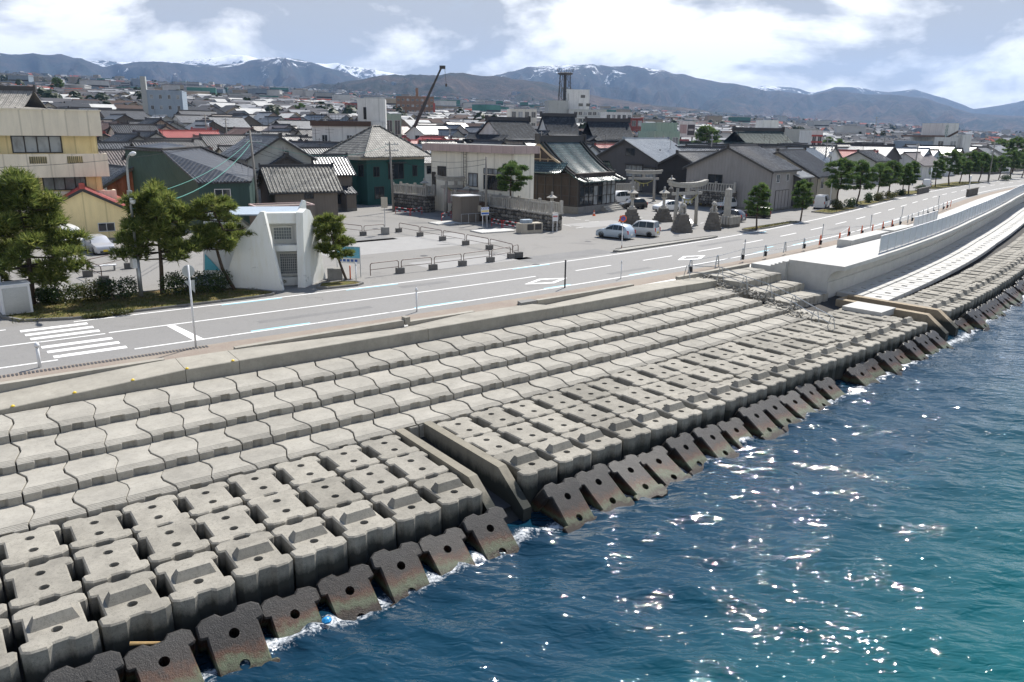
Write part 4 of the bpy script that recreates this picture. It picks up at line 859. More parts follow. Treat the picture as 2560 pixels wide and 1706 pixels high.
for x in (6.8, 7.35): b.tube([(x, -.15, 3.2), (x, -.15, hc - .05)], .035, 5)
for k in range(12): b.tube([(6.8, -.15, 3.5 + .37 * k), (7.35, -.15, 3.5 + .37 * k)], .025, 4)
b.build('ladder', M_TRIM, e)
b = MB(); b.box(2.8, 3.4, -.06, 0, .1, 2.1); b.box(5.2, 6.8, -.05, 0, 0, 1.35); b.build('door', WALL['dgrey'], e)
# right of the shrine
house('house', 'wide dark grey house with a pale blue metal roof behind the rear stone gate', G(1640, 489), 46, 13, 14.2, 5.9, 9.4, 'dgrey', 'steel', 'r', .6, .5, wins=[('f', -2.2, 3.0, 3.4, 1.9, dict(n=3, glass=GLASSC, awning=True)), ('f', -5.4, 2.6, 2.4, 1.9, dict(n=2, glass=GLASSC, awning=True)), ('f', -1.2, 6.6, 1.9, 1.2), ('f', -3.0, .4, 2.4, 1.9), ('f', .5, .4, 1.8, 1.9)])
house('house', 'black boarded house with white sash windows right of the dark grey house', G(1694, 486), 46, 10, 8, 4.6, 7.2, 'black', 'grey', 'r', .5, .5, wins=[('f', -2.6, 2.7, 1.2, 1.9, CW), ('f', -.6, 2.7, 1.2, 1.9, CW)])
house('house', 'black tarred storehouse behind the stone fence, left of the big grey house', G(1738, 500), 46, 12, 7.5, 5.6, 7.4, 'black', 'bluegrey', 'r', .4, .4)
house('garage_house', 'big grey two storey house with a garage door facing the road', G(1920, 530), 47, 8.2, 13.4, 5.75, 8.75, 'grey', 'grey', 'r', .5, .5, wins=[('f', 1.9, 3.2, 2.2, 1.5), ('r', 2.1, 4.0, .9, 1.0, FW), ('r', 5.2, 4.1, .7, .9, FW), ('r', 3.9, .1, 4.2, 2.7, dict(n=4, glass=WALL['grey'], frame=M_FRAME)), ('f', -5.6, .9, .9, 1.0)])
house('house', 'narrow dark house squeezed between the big grey house and the beige one', G(1990, 523), 48, 4.6, 9, 4.6, 6.4, 'dgrey', 'white', 'r', .4, .2, wins=[('r', 2.3, 2.9, 2.2, 1.4, dict(n=4, frame=M_FRAMEW))])
house('house', 'beige house with a long speckled roof slope and a low white shed in front', G(2036, 512), 49, 10.0, 13, 4.5, 8.0, 'beige', 'grey', 'r', .5, .5, wins=[('r', 2.2, 2.4, 1.1, 1.5, FW), ('r', 6.2, 2.4, 1.6, 1.4, FW), ('f', 1.2, 3.2, 1.2, 1.0)])

# ---------------------------------------------------------------- shrine hall with a curved roof
def gprof(u): return 0.62 * (1 - (1 - u) ** 1.75) + 0.38 * u
def curved(b, x0, x1, y0, y1, z0, z1, ribs=True, th=.16, n=9, lift=0.0):
    """curved slope from the ridge (y0,z0) to the eave (y1,z1), ribbed along x"""
    sg = 1 if y1 > y0 else -1; xs, hs = [], []; k = max(3, int((x1 - x0) / .32))
    for i in range(k):
        a = x0 + (x1 - x0) * i / k; q = (x1 - x0) / k
        for f, h in ((0, 0), (.4, 0), (.55, .07), (.85, .07)): xs.append(a + f * q); hs.append(h if ribs else 0)
    xs.append(x1); hs.append(0); P = []
    for j in range(n + 1):
        u = j / n; y = y0 + (y1 - y0) * u; z = z0 + (z1 - z0) * gprof(u)
        for x, h in zip(xs, hs):
            c = abs((x - (x0 + x1) / 2) / ((x1 - x0) / 2)) ** 4 * u ** 3 * lift; P.append((x, y, z + h + c))
    m = len(xs); F = []
    for j in range(n):
        for i in range(m - 1):
            q = (j * m + i, j * m + i + 1, (j + 1) * m + i + 1, (j + 1) * m + i); F.append(q[::-1] if sg > 0 else q)
    F = [f[::-1] for f in F]; b.add(P, F)
    lo = []
    for j in range(n + 1):
        for i in (0, m - 1): x, y, z = P[j * m + i]; lo += [(x, y, z), (x, y, z - th)]
    F2 = []
    for j in range(n):
        for i in (0, 1): a = j * 4 + i * 2; F2.append((a, a + 1, a + 5, a + 4))
        F2.append((j * 4 + 1, j * 4 + 3, j * 4 + 7, j * 4 + 5))
    b.add(lo, F2); a = n * 4; b.add([lo[a], lo[a + 1], lo[a + 3], lo[a + 2]], [(0, 1, 2, 3)]); return b
M_GOLDW = mat('pale_bargeboard', (0.42, 0.33, 0.22), 0.6, 0.2); M_STONE = m_conc('weathered_stone', (0.40, 0.385, 0.355), var=0.2, stain=0.45, speck=0.3, sc=2.0); M_DSTONE = m_conc('dark_field_stone', (0.15, 0.14, 0.125), var=0.35, stain=0.5, rand=0.0, sc=1.5)
def m_field():
    N = NT('field_stone'); r = N.n('ShaderNodeNewGeometry').outputs['Random Per Island']; f = N.noise(N.pos(), 9, 4, 0.7)
    c = N.ramp(N.math('MULTIPLY_ADD', f, 0.4, N.math('MULTIPLY', r, 0.75)), [(0.15, (0.06, 0.058, 0.055)), (0.5, (0.15, 0.142, 0.128)), (0.9, (0.27, 0.255, 0.225))]); return N.base(c, 0.85, 0.3)
M_FIELD = m_field()
M_WOOD = m_siding('weathered_brown_wood', (0.062, 0.050, 0.043), 0.3, var=0.3)
def shrine():
    e = empty('shrine_hall', A(1352, 530, 107.6), radians(51), 'dark wooden shrine hall with a curved glazed tile roof', 'shrine'); e.location.z = 0
    yS, yB, L, zr = -6.3, 4.6, 8.8, 9.25
    b = MB(); b.box(-.3, L, yS, yB, .9, 5.2); b.build('wall', M_WOOD, e)
    b = MB(); b.box(-.55, L + .25, yS - .25, yB + .2, 0, .9); b.build('stone_base', M_GREYC, e)
    for k in range(3): b = MB(); b.box(L - 3.6, L + .5, yS - .25 - .34 * (k + 1), yS - .25 - .34 * k, 0, .72 - .24 * k); b.build('stair', M_STONE, e)
    b = MB(); curved(b, -.75, L + .75, -.05, yS - 1.3, zr, 4.1, lift=.12); b.build('roof_slope', ROOF['copper'], e, True)
    b = MB(); curved(b, -.75, L + .75, .05, yB + 1.3, zr, 5.2, lift=.1); b.build('roof_slope', ROOF['copper'], e, True)
    for x0, x1 in ((-.7, -2.9), (L + .7, L + 2.6)):      # hip skirts below the gables
        b = MB(TM(x0, (yS * .62 + yB) / 2 - .2, 0, pi / 2)); w_ = 4.9
        sg = 1 if x1 < x0 else -1; curved(b, -w_, w_, 0, sg * abs(x1 - x0), 6.55, 5.0, n=5, lift=.35); b.build('skirt_roof', ROOF['copper'], e, True)
    b = MB(); b.box(-.9, L + .9, -.3, .3, zr - .15, zr + .62); b.box(-.95, L + .95, -.36, .36, zr + .62, zr + .72)
    for x in (-1.15, L + .85): b.prism([(x, -.42), (x + .3, -.42), (x + .3, .42), (x, .42)], zr - .35, zr + .95)
    for x in (-.55, .15, L - .2, L + .5):
        p = []
        for j in range(9): u = j / 8 * (.78 if x in (-.55, L + .5) else 1.0); p.append((x, -.05 + (yS - 1.25) * u, zr + (4.1 - zr) * gprof(u) + .2))
        b.tube(p, .13, 5)
    b.build('ridge_cap', M_TRIM, e)
    b = MB(); zt = [(-.72, y, 6.5 + (zr - .25 - 6.5) * (1 - abs(y) / 3.7) ** 1.15) for y in (-3.7, -2.6, -1.5, 0, 1.5, 2.6, 3.7)]
    b.poly([(-.3, p[1], p[2] - .3) for p in zt][::-1]); b.build('gable_panel', M_WOOD, e)
    b = MB()
    for i in range(6):
        p, q = zt[i], zt[i + 1]; b.add([(p[0] - .08, p[1], p[2]), (q[0] - .08, q[1], q[2]), (q[0] - .08, q[1], q[2] - .34), (p[0] - .08, p[1], p[2] - .34), (p[0] + .05, p[1], p[2]), (q[0] + .05, q[1], q[2]), (q[0] + .05, q[1], q[2] - .34), (p[0] + .05, p[1], p[2] - .34)], [(0, 3, 2, 1), (4, 5, 6, 7), (2, 3, 7, 6), (0, 1, 5, 4)])
    b.build('bargeboard', M_GOLDW, e); b = MB()
    for y in (-1.3, 0, 1.3): b.box(-.42, -.3, y - .06, y + .06, 6.5, 8.0 - abs(y) * .7)
    b.box(-.42, -.3, -2.4, 2.4, 6.85, 6.95); b.build('gable_lattice', M_GOLDW, e)
    for k in range(9): y = yS + (yB - yS) * k / 8; b = MB(); b.box(-.4, -.28, y - .07, y + .07, .9, 5.0); b.build('post', M_TRIM, e)
    for z in (1.0, 2.2, 3.5, 4.6): b = MB(); b.box(-.37, -.29, yS, yB, z, z + .1); b.build('rail', M_TRIM, e)
    for k in range(8):
        x0 = L * k / 8; b = MB(); b.box(x0 - .05, x0 + .05, yS - .1, yS + .02, .9, 4.4); b.build('post', M_TRIM, e)
        for z0, z1 in ((1.0, 2.1), (2.2, 3.45), (3.55, 4.3)):
            b = MB(); b.box(x0 + .06, x0 + L / 8 - .06, yS - .03, yS + .02, z0, z1); b.build('pane', GLASSC if k > 4 or (k == 3 and z0 < 3) else GLASS, e)
    b = MB(); b.box(L - .05, L + .05, yS - .1, yS + .02, .9, 4.4); b.build('post', M_TRIM, e)
shrine()
# ---------------------------------------------------------------- stone gates, lanterns, guardian lions, balustrades
def torii(name, P, yaw, span, h, kl, label, rope=True, curve=.32):
    e = empty(name, P, radians(yaw), label, 'torii gate')
    for sg in (-1, 1):
        b = MB(); b.lathe([(.34, 0), (.34, .12), (.26, .16), (.25, .2)], 10, (sg * (span / 2 + .16), 0, 0)); b.build('post_base', M_STONE, e, True)
        b = MB(); b.tube([(sg * (span / 2 + .16), 0, .15), (sg * span / 2, 0, h - .5)], [.22, .18], 10); b.build('post', M_STONE, e, True)
    def beam(hl, z, hh, dd, cv, n=12):
        b = MB()
        for i in range(n):
            for x0, x1 in ((-hl + 2 * hl * i / n, -hl + 2 * hl * (i + 1) / n),):
                z0, z1 = z + cv * abs(x0 / hl) ** 2.6, z + cv * abs(x1 / hl) ** 2.6
                b.add([(x0, -dd, z0), (x1, -dd, z1), (x1, dd, z1), (x0, dd, z0), (x0, -dd, z0 + hh), (x1, -dd, z1 + hh), (x1, dd, z1 + hh), (x0, dd, z0 + hh)], [(0, 3, 2, 1), (4, 5, 6, 7), (0, 1, 5, 4), (2, 3, 7, 6)] + ([(3, 0, 4, 7)] if i == 0 else []) + ([(1, 2, 6, 5)] if i == n - 1 else []))
        return b
    beam(kl / 2, h - .5, .3, .24, curve).build('lower_lintel', M_STONE, e); beam(kl / 2 + .16, h - .195, .26, .32, curve).build('top_lintel', M_STONE, e)
    b = MB(); b.box(-span / 2 - .75, span / 2 + .75, -.13, .13, h - 1.32, h - .98); b.build('tie_beam', M_STONE, e); b = MB(); b.box(-.2, .2, -.16, .16, h - .97, h - .51); b.build('plaque', M_STONE, e)
    if rope:
        b = MB(); pts = [(span * .5 * q, -.25, h - 1.15 - .75 * (1 - q * q)) for q in [-.95 + .19 * k for k in range(11)]]; b.tube(pts, [.03 + .07 * (1 - abs(-.95 + .19 * k)) for k in range(11)], 6)
        for k in (3, 5, 7): b.lathe([(.03, 0), (.09, -.45)], 6, pts[k])
        b.build('straw_rope', mat('straw_rope_fibre', (0.33, 0.30, 0.12), 0.9, 0.3), e)
    return e
p1_, p2_ = G(1687, 568), G(1737, 565)
torii('torii_gate', (Vector(p1_) + Vector(p2_)) / 2, 30, 2.95, 4.95, 5.4, 'pale stone gate with upswept lintel in front of the guardian lions')
torii('torii_gate', G(1606, 504), 2, 3.3, 4.7, 5.5, 'grey stone gate with straw rope at the back of the parking lot', True, .16)
torii('torii_gate', G(1140, 536), 28, 2.6, 4.7, 5.2, 'weathered stone gate before the cream building, half hidden by the stone wall', True, .3)
def lantern(b, z, s=1.0):
    b.lathe([(.30 * s, 0), (.30 * s, .15 * s), (.17 * s, .2 * s), (.15 * s, .75 * s), (.2 * s, .82 * s), (.33 * s, .92 * s), (.33 * s, 1.0 * s)], 6, (0, 0, z))
    for k in range(4): a = pi / 4 + k * pi / 2; b.cbox(.17 * s * cos(a), .17 * s * sin(a), z + 1.0 * s, .1 * s, .1 * s, .32 * s)
    b.cbox(0, 0, z + 1.0 * s, .12 * s, .12 * s, .32 * s)
    b.lathe([(.20 * s, 1.31 * s), (.55 * s, 1.36 * s), (.58 * s, 1.43 * s), (.30 * s, 1.58 * s), (.12 * s, 1.7 * s), (.07 * s, 1.74 * s), (.14 * s, 1.84 * s), (.11 * s, 1.95 * s), (.02 * s, 2.05 * s)], 6, (0, 0, z)); return b
def stack(b, w0, w1, h, n, rs=0):
    """stepped pile of stone blocks"""
    Rr = random.Random(rs)
    for k in range(n):
        w = w0 + (w1 - w0) * k / (n - 1); z0, z1 = h * k / n, h * (k + 1) / n - .012; m = max(2, int(w / .42))
        for i in range(m):
            for j in range(m):
                if 0 < i < m - 1 and 0 < j < m - 1 and k < n - 1: continue
                d = Rr.uniform(-.015, .015); x0 = -w / 2 + w * i / m; y0 = -w / 2 + w * j / m; b.box(x0 + .008 + d, x0 + w / m - .008 + d, y0 + .008, y0 + w / m - .008, z0, z1 + d * .3)
    b.box(-w1 / 2 + .05, w1 / 2 - .05, -w1 / 2 + .05, w1 / 2 - .05, 0, h - .02); return b
for (x, y), lab, hh, sc_, k in (((1578, 558), 'tall stone lantern on a stepped stone base beside the traffic cone', 1.75, 1.25, 1), ((1657, 551), 'stone lantern on a stepped dark stone base left of the front gate', 1.55, 1.25, 2)):
    e = empty('stone_lantern', G(x, y + 3), radians(20), lab, 'stone lantern'); stack(MB(), 1.9, .95, hh, 5, k).build('stepped_base', M_DSTONE, e); b = MB(); b.cbox(0, 0, hh, .85, .85, .16); lantern(b, hh + .16, sc_); b.build('lantern', M_STONE, e)
def lion(b, z):
    b.add([], []); b.cbox(0, 0, z, .95, .7, .14)
    b.lathe([(.30, .0), (.36, .12), (.32, .35), (.25, .6), (.2, .78)], 9, (.10, 0, z + .14)); b.lathe([(.24, 0), (.3, .12), (.27, .3), (.12, .42), (.03, .45)], 9, (-.16, 0, z + .78)); b.ball((-.38, 0, z + .93), .14)
    for y in (-.17, .17): b.tube([(-.24, y, z + .75), (-.32, y, z + .14)], [.12, .09], 7); b.ball((-.38, y, z + .19), .1); b.ball((.2, y * 1.5, z + .3), .2); b.lathe([(.07, 0), (.02, .16)], 5, (-.1, y * .9, z + 1.12))
    b.tube([(.38, 0, z + .25), (.5, 0, z + .6), (.42, 0, z + 1.0), (.5, 0, z + 1.25)], [.08, .16, .2, .05], 8); return b
for (x, y), rz, lab, k in (((1704, 580), 100, 'stone guardian lion on a stepped pedestal beside the tilted white notice board', 5), ((1781, 574), 80, 'stone guardian lion on a stepped pedestal left of the tall stone pillar', 6)):
    e = empty('guardian_lion', G(x, y), radians(rz), lab, 'statue'); stack(MB(), 1.85, 1.05, 1.9, 6, k).build('pedestal', M_DSTONE, e); lion(MB(), 1.9).build('lion_body', M_STONE, e, True)
e = empty('stone_pillar', G(1815, 566), radians(46), 'tall inscribed stone pillar inside a low ring of stone posts', 'monument')
b = MB(); b.prism([(-.3, -.3), (.3, -.3), (.3, .3), (-.3, .3)], .35, 4.25); b.add([(-.3, -.3, 4.25), (.3, -.3, 4.25), (.3, .3, 4.25), (-.3, .3, 4.25), (0, 0, 4.5)], [(0, 1, 4), (1, 2, 4), (2, 3, 4), (3, 0, 4)]); b.build('pillar_shaft', M_STONE, e)
b = MB(); b.cbox(0, 0, 0, 2.3, 2.3, .35); b.build('plinth', M_DSTONE, e)
for k in range(7):
    for q in ((-1.05 + .35 * k, -1.05), (-1.05, -1.05 + .35 * k) if k else None, (1.05, -1.05 + .35 * k) if k else None):
        if q: b = MB(); b.prism([(q[0] - .12, q[1] - .12), (q[0] + .12, q[1] - .12), (q[0] + .12, q[1] + .12), (q[0] - .12, q[1] + .12)], .35, 1.25, bev=.05); b.build('fence_post', M_STONE, e)
def stonewall(P0, P1, h, th, label, seed, bal=1.25, ends=True):
    d = Vector(P1) - Vector(P0); L = hypot(d.x, d.y); e = empty('stone_wall', P0, atan2(d.y, d.x), label, 'wall'); Rr = random.Random(seed)
    b = MB(); b.box(0, L, -th / 2, th / 2, 0, h); b.build('wall_core', M_TRIM, e); st_ = MB()
    def face(fn, wd):
        z = .02; rowi = 0
        while z < h - .1:
            rh = Rr.uniform(.30, .46); x = -.1 * (rowi % 2)
            while x < wd:
                w_ = Rr.uniform(.34, .62); a0, a1 = max(0, x + .02), min(wd, x + w_ - .02)
                if a1 - a0 > .1:
                    n = 7; o_ = .07 + Rr.random() * .07; ring = []; cxx, czz = (a0 + a1) / 2, z + rh / 2
                    for k in range(n): t = 2 * pi * k / n + Rr.random() * .4; ring.append((cxx + (a1 - a0) / 2 * cos(t) * 1.08, czz + rh / 2 * sin(t) * 1.02))
                    P = [fn(u, q, .0) for u, q in ring] + [fn(cxx + (u - cxx) * .68, czz + (q - czz) * .68, o_) for u, q in ring]
                    st_.add(P, [tuple(range(n, 2 * n))] + [(k, (k + 1) % n, n + (k + 1) % n, n + k) for k in range(n)])
                x += w_
            z += rh; rowi += 1
    face(lambda u, z, o: (u, th / 2 + o, z), L); face(lambda u, z, o: (u, -th / 2 - o, z), L); face(lambda u, z, o: (-o, u - th / 2, z), th); face(lambda u, z, o: (L + o, u - th / 2, z), th)
    o = st_.build('field_stones', M_FIELD, e); o['kind'] = 'stuff'
    b = MB(); b.box(-.12, L + .12, -th / 2 - .12, th / 2 + .12, h, h + .16); b.build('coping', M_STONE, e)
    if bal:
        for y in (th / 2 - .12, -th / 2 + .12):
            n = int(L / .42)
            for k in range(n + 1):
                big = k % 9 == 0 or k == n; w_ = .14 if big else .085; x = L * k / n; b = MB(); b.box(x - w_, x + w_, y - w_, y + w_, h + .16, h + bal + (.22 if big else 0)); b.build('baluster', M_STONE, e)
            b = MB(); b.box(0, L, y - .08, y + .08, h + bal - .16, h + bal); b.build('balustrade_rail', M_STONE, e)
    return e
stonewall(G(1389, 577), G(1143, 536), 1.75, 1.7, 'long dark stone wall with a pale balustrade in front of the cream building', 3)
stonewall(G(1076, 531), G(994, 521), 2.1, 1.6, 'short dark stone wall with a balustrade right of the dark green shop', 4)
stonewall(A(1530, 500, 131), A(1590, 497, 133), 1.4, 1.2, 'low stone wall with a dark balustrade behind the rear stone gate', 5)
stonewall(A(1735, 507, 118), A(1838, 520, 113), 1.9, 1.5, 'dark stone wall with a balustrade behind the parked white pickup', 6)
for p, lab, z in ((G(1378, 570), 'stone lantern on the right end of the long stone wall', 1.9), (G(1168, 540), 'stone lantern on the left end of the long stone wall', 1.9), (G(1062, 529), 'stone lantern on the short wall beside the green shop', 2.25), (A(1676, 500, 126), 'stone lantern on a dark rock left of the rear wall', 1.9), (A(1846, 520, 113.5), 'wide capped lantern post above the rear wall beside the big grey house', 2.4)):
    e = empty('stone_lantern', (p.x, p.y, z), 0, lab, 'stone lantern'); lantern(MB(), 0, 1.05).build('lantern_body', M_STONE, e)
    if '126' in str(p) or 'rock' in lab or 'post' in lab: b = MB(); b.lathe([(.7, -z), (.75, -z + .6), (.5, -.6), (.4, 0)], 7); b.build('rock_base', M_DSTONE, e)

# ---------------------------------------------------------------- landmarks further back
def gz(p): return plain(p.x, p.y)
def bigbox(name, label, x0, x1, ytop, Y, depth, wall, yaw=None, floors=3, cols=6, cat='building', z0=None, glass=None, extra=None, ww=.62, wh=.5):
    """building whose seaward front spans x0..x1 in the picture at distance Y"""
    p = A(x0, 330, Y); q = A(x1, 330, Y); c = p; g = gz(p) if z0 is None else z0; yaw = 10.0 if yaw is None else yaw
    L = (q.x - p.x) / max(.35, cos(radians(yaw)) - sin(radians(yaw)) * ((x1 - 1280) / FPX)); h = A((x0 + x1) / 2, ytop, Y).z - g
    e = boxhouse(name, label, p, yaw, L, depth, h, wall, 'r', z0=g, par=.4, cat=cat)
    fh = h / floors
    for f in range(floors):
        for k in range(cols):
            u = L * (k + .5) / cols; window(e, L, depth, 'r', u, f * fh + fh * .32, L / cols * ww, fh * wh, n=2, glass=glass or (GLASS if (k + f) % 3 else GLASSC), frame=M_FRAMEW)
    if extra: extra(e, L, depth, h)
    return e
def tank(e, L, D, h):
    b = MB(); b.box(L * .15, L * .4, -D * .25, D * .2, h + .004, h + 3.2); b.build('stair_tower', WALL['white'], e)
def x_chim(e, L, D, h): b = MB(); b.box(-1.6, -.05, -D / 2, -D / 2 + 1.8, 0, h + 4.5); b.build('chimney', WALL['lgrey'], e)
bigbox('white_building', 'pale blue white flat roofed building with a tall square chimney above the left roofs', 377, 464, 229, 260, 10, 'blue', 14, 4, 4, extra=x_chim, ww=.3, wh=.35)
def x_deck(e, L, D, h):
    b = MB(); b.box(-.25, L * .8, -D / 2 - .35, D / 2, h - .5, h + .42); b.build('roof_fascia', WALL['brownw'], e); b = MB(); b.box(L * .62, L * 1.0, -D / 2 + .6, D / 2, h + .43, h + 4.6); b.build('roof_block', WALL['white'], e)
    b = MB(); b.box(L * .70, L * .74, -D / 2 + .52, -D / 2 + .6, h + .8, h + 3.0); b.build('door', WALL['black'], e)
    b = MB(); y = -D / 2 - .1
    for k in range(14): b.tube([(L * .6 * k / 13, y, h + .42), (L * .6 * k / 13, y, h + 1.5)], .035, 4)
    b.tube([(0, y, h + 1.5), (L * .6, y, h + 1.5)], .04, 4); b.tube([(0, y, h + 1.0), (L * .6, y, h + 1.0)], .03, 4); b.build('roof_railing', M_TRIM, e)
bigbox('white_building', 'white modern building with a brown roof edge and white roof block', 780, 965, 309, 150, 11, 'white', 8, 2, 3, extra=x_deck, ww=.2, wh=.3)
def x_brown(e, L, D, h):
    b = MB(); b.cbox(L * .55, 0, h, 1.4, 1.4, 5); b.build('chimney', WALL['brick'], e); b = MB(); b.box(L - .5, L + .6, -D / 2 - .8, -D / 2 - .05, h * .3, h * .8); b.build('shop_sign', METAL['red'], e)
bigbox('brown_building', 'brown tiled city building with a row of small windows and a rooftop chimney', 992, 1086, 243, 430, 14, 'brick', 6, 5, 8, extra=x_brown, ww=.5, wh=.35)
def x_tel(e, L, D, h):
    b = MB(); b.box(-L * .52, -.05, -D * .35, D * .5, 0, h + 4.5); b.build('rear_wing', WALL['lgrey'], e); b = MB(); b.box(-L * .02, L * .58, -D * .2, D * .5, h, h + 10); b.build('upper_block', WALL['white'], e)
    for u, z in ((.3, 2), (.35, 6), (.5, 2)): b = MB(); b.box(L * u, L * u + 2.2, -D * .2 - .06, -D * .2, h + z, h + z + 1.4); b.build('window', GLASS, e)
    for f in range(3): b = MB(); b.box(-.1, L + .1, -D / 2 - .9, -D / 2 - .08, h * (f + 1) / 4 - .35, h * (f + 1) / 4); b.build('balcony_slab', WALL['white'], e)
    b = MB(); zc = h + 4.5; cx_, cy_ = -L * .05, 0; zt = A(1419, 178, 400).z - e.location.z
    for k in range(8):
        a0 = pi / 8 + k * pi / 4; r0, r1 = 3.3, 2.6; b.tube([(cx_ + r0 * cos(a0), cy_ + r0 * sin(a0), zc), (cx_ + r1 * cos(a0), cy_ + r1 * sin(a0), zt)], .16, 4)
        for j in range(5):
            za, zb_2 = zc + (zt - zc) * j / 5, zc + (zt - zc) * (j + 1) / 5; a1 = a0 + pi / 4 * (1 if j % 2 else -1); b.tube([(cx_ + 3.1 * cos(a0), cy_ + 3.1 * sin(a0), za), (cx_ + 3.0 * cos(a1), cy_ + 3.0 * sin(a1), zb_2)], .09, 3)
    b.lathe([(2.9, 0), (3.9, .4), (3.9, .9), (2.9, 1.1)], 8, (cx_, cy_, zt - 1.4)); b.tube([(cx_, cy_, zc), (cx_, cy_, zt)], .6, 8)
    for k in range(10): a0 = k * pi / 5; b.tube([(cx_ + 3.8 * cos(a0), cy_ + 3.8 * sin(a0), zt), (cx_ + 4.2 * cos(a0), cy_ + 4.2 * sin(a0), zt + 1.6)], .12, 4)
    b.build('antenna_tower', M_TRIM, e)
bigbox('telephone_exchange', 'pale multi storey office block carrying a dark lattice antenna tower', 1420, 1514, 276, 400, 15, 'lgrey', 6, 4, 8, extra=x_tel, ww=.75, wh=.45)
bigbox('white_building', 'low white building right of the antenna tower block', 1513, 1578, 283, 370, 12, 'white', 6, 3, 5)
bigbox('brick_building', 'small red brick building below the low white one', 1576, 1606, 298, 330, 9, 'redbrick', 6, 3, 2)
bigbox('cream_building', 'cream three storey building behind the dark temple roofs left of the antenna tower', 1276, 1341, 275, 330, 12, 'cream', 8, 3, 4)
bigbox('mint_building', 'pale mint green building with a roof frame in the middle of the town', 1636, 1700, 333, 175, 10, 'mint', 12, 2, 3, extra=lambda e, L, D, h: MB().box(L * .1, L * .9, -D / 2 + .3, D / 2 - .3, h + .4, h + 2.2).build('roof_frame', WALL['mint'], e))
bigbox('teal_building', 'teal sided shed beside the crane', 964, 1004, 289, 190, 9, 'mint', 20, 2, 2)
bigbox('warehouse', 'long pale grey warehouse behind the white roofs on the right', 1890, 2052, 326, 265, 14, 'lgrey', 4, 1, 5, ww=.15, wh=.2, extra=tank)
bigbox('striped_shop', 'small shop with a red striped front at the right end of the warehouse', 2030, 2058, 330, 240, 8, 'white', 6, 2, 2, extra=lambda e, L, D, h: [MB().box(0, L, -D / 2 - .1, -D / 2 - .03, h * q, h * q + .5).build('red_stripe', METAL['red'], e) for q in (.55, .72, .88)])
bigbox('red_building', 'dark red gabled restaurant with a small tower in the middle distance', 865, 905, 260, 420, 10, 'redbrick', 6, 3, 4)
# white building with a sign tower on the right
def x_sign(e, L, D, h):
    b = MB(); b.box(L * .42, L * .98, -D / 2 + 1.0, D / 2 - .5, h + .02, h + 4.4); b.build('sign_tower', WALL['white'], e)
    b = MB(); b.add([(L * .5, -D / 2 + .9, h + .4), (L * .98, -D / 2 + .9, h + 2.4), (L * .98, -D / 2 + .9, h + 1.7), (L * .62, -D / 2 + .9, h + .3)], [(0, 3, 2, 1)]); b.build('stair_soffit', WALL['brownw'], e)
    for k in range(4):
        b = MB(); z = h + 3.6 - k * .85; x = L * .47; b.box(x, x + .75, -D / 2 + .93, -D / 2 + .97, z - .05, z + .07); b.box(x, x + .12, -D / 2 + .93, -D / 2 + .97, z - .55, z - .05); b.box(x + .6, x + .72, -D / 2 + .93, -D / 2 + .97, z - .55, z - .05)
        if k % 2: b.box(x + .12, x + .6, -D / 2 + .93, -D / 2 + .97, z - .55, z - .45)
        b.build('sign_letter', METAL['teal'], e)
    b = MB(); b.box(-L * .62, -.02, -D / 2 + .5, D / 2, 0, h * .92); b.build('blue_wing', WALL['blue'], e); b = MB(); b.box(-L * .4, L * .4, -D / 2 + .2, D / 2 - .5, h + .4, h + .9); b.build('rusty_roof_edge', METAL['rust'], e)
    b = MB(); b.box(L + .02, L * 1.35, -D / 2 - 1.2, D / 2, 0, h * 1.12); b.build('stair_block', WALL['white'], e); b = MB(); b.box(L, L * 1.36, -D / 2 - 2.2, -D / 2 - 1.2, h * .62, h * .66); b.build('balcony_slab', WALL['white'], e)
bigbox('white_building', 'white four storey building with a sign tower beyond the roadside pines on the right', 2340, 2402, 347, 236, 11, 'white', 12, 3, 2, extra=x_sign, ww=.4, wh=.45)
# billboard
p = A(1717, 330, 300); e = empty('billboard', (p.x, p.y, gz(p)), radians(6), 'white and dark rooftop advertising billboard above the roofs', 'billboard')
b = MB(); b.box(-3, 3, -.3, .3, 8, 13.6); b.build('board', WALL['white'], e); b = MB(); b.box(.1, 2.8, -.36, -.3, 8.6, 12.4); b.build('dark_poster', WALL['dgrey'], e); b = MB(); b.box(-2.8, -.2, -.36, -.3, 9.2, 12.4); b.build('pink_poster', WALL['pink'], e); b = MB(); b.box(-2.4, -2, -.2, .2, 0, 8); b.box(2, 2.4, -.2, .2, 0, 8); b.build('board_leg', M_TRIM, e)
b = MB()
for k in range(4): b.box(.5 + .5 * k, .85 + .5 * k, -.38, -.365, 10.2, 10.9)
b.build('poster_letters', WALL['white'], e)
# mobile crane: boom above the roofs
P0, P1 = A(1036, 318, 185), A(1104, 168, 185); e = empty('mobile_crane', (P0.x, P0.y, gz(P0)), 0, 'dark telescopic crane boom rising above the roofs in the middle', 'crane'); o_ = e.location
P0 = P0 - o_; P1 = P1 - o_; dv = P1 - P0
for k, (a, c, r) in enumerate(((0, .42, .46), (.38, .72, .36), (.68, 1.0, .27))): b = MB(); b.tube([P0 + dv * a, P0 + dv * c], r, 4); b.build('boom_section', M_TRIM, e)
b = MB(); b.cbox(P1.x + .2, P1.y, P1.z - .4, 1.3, .6, .7); b.tube([P1 + Vector((.7, 0, -.2)), P1 + Vector((1.0, 0, -3.6))], .05, 4); b.cbox(P1.x + 1.0, P1.y, P1.z - 4.2, .4, .3, .6); b.build('boom_head', M_TRIM, e)
b = MB(); b.cbox(P0.x - .5, P0.y, 0, 7, 2.6, 2.4); b.cbox(P0.x - 1.2, P0.y, 2.4, 3.4, 2.4, 2.6); b.build('crane_carrier', METAL['teal'], e)
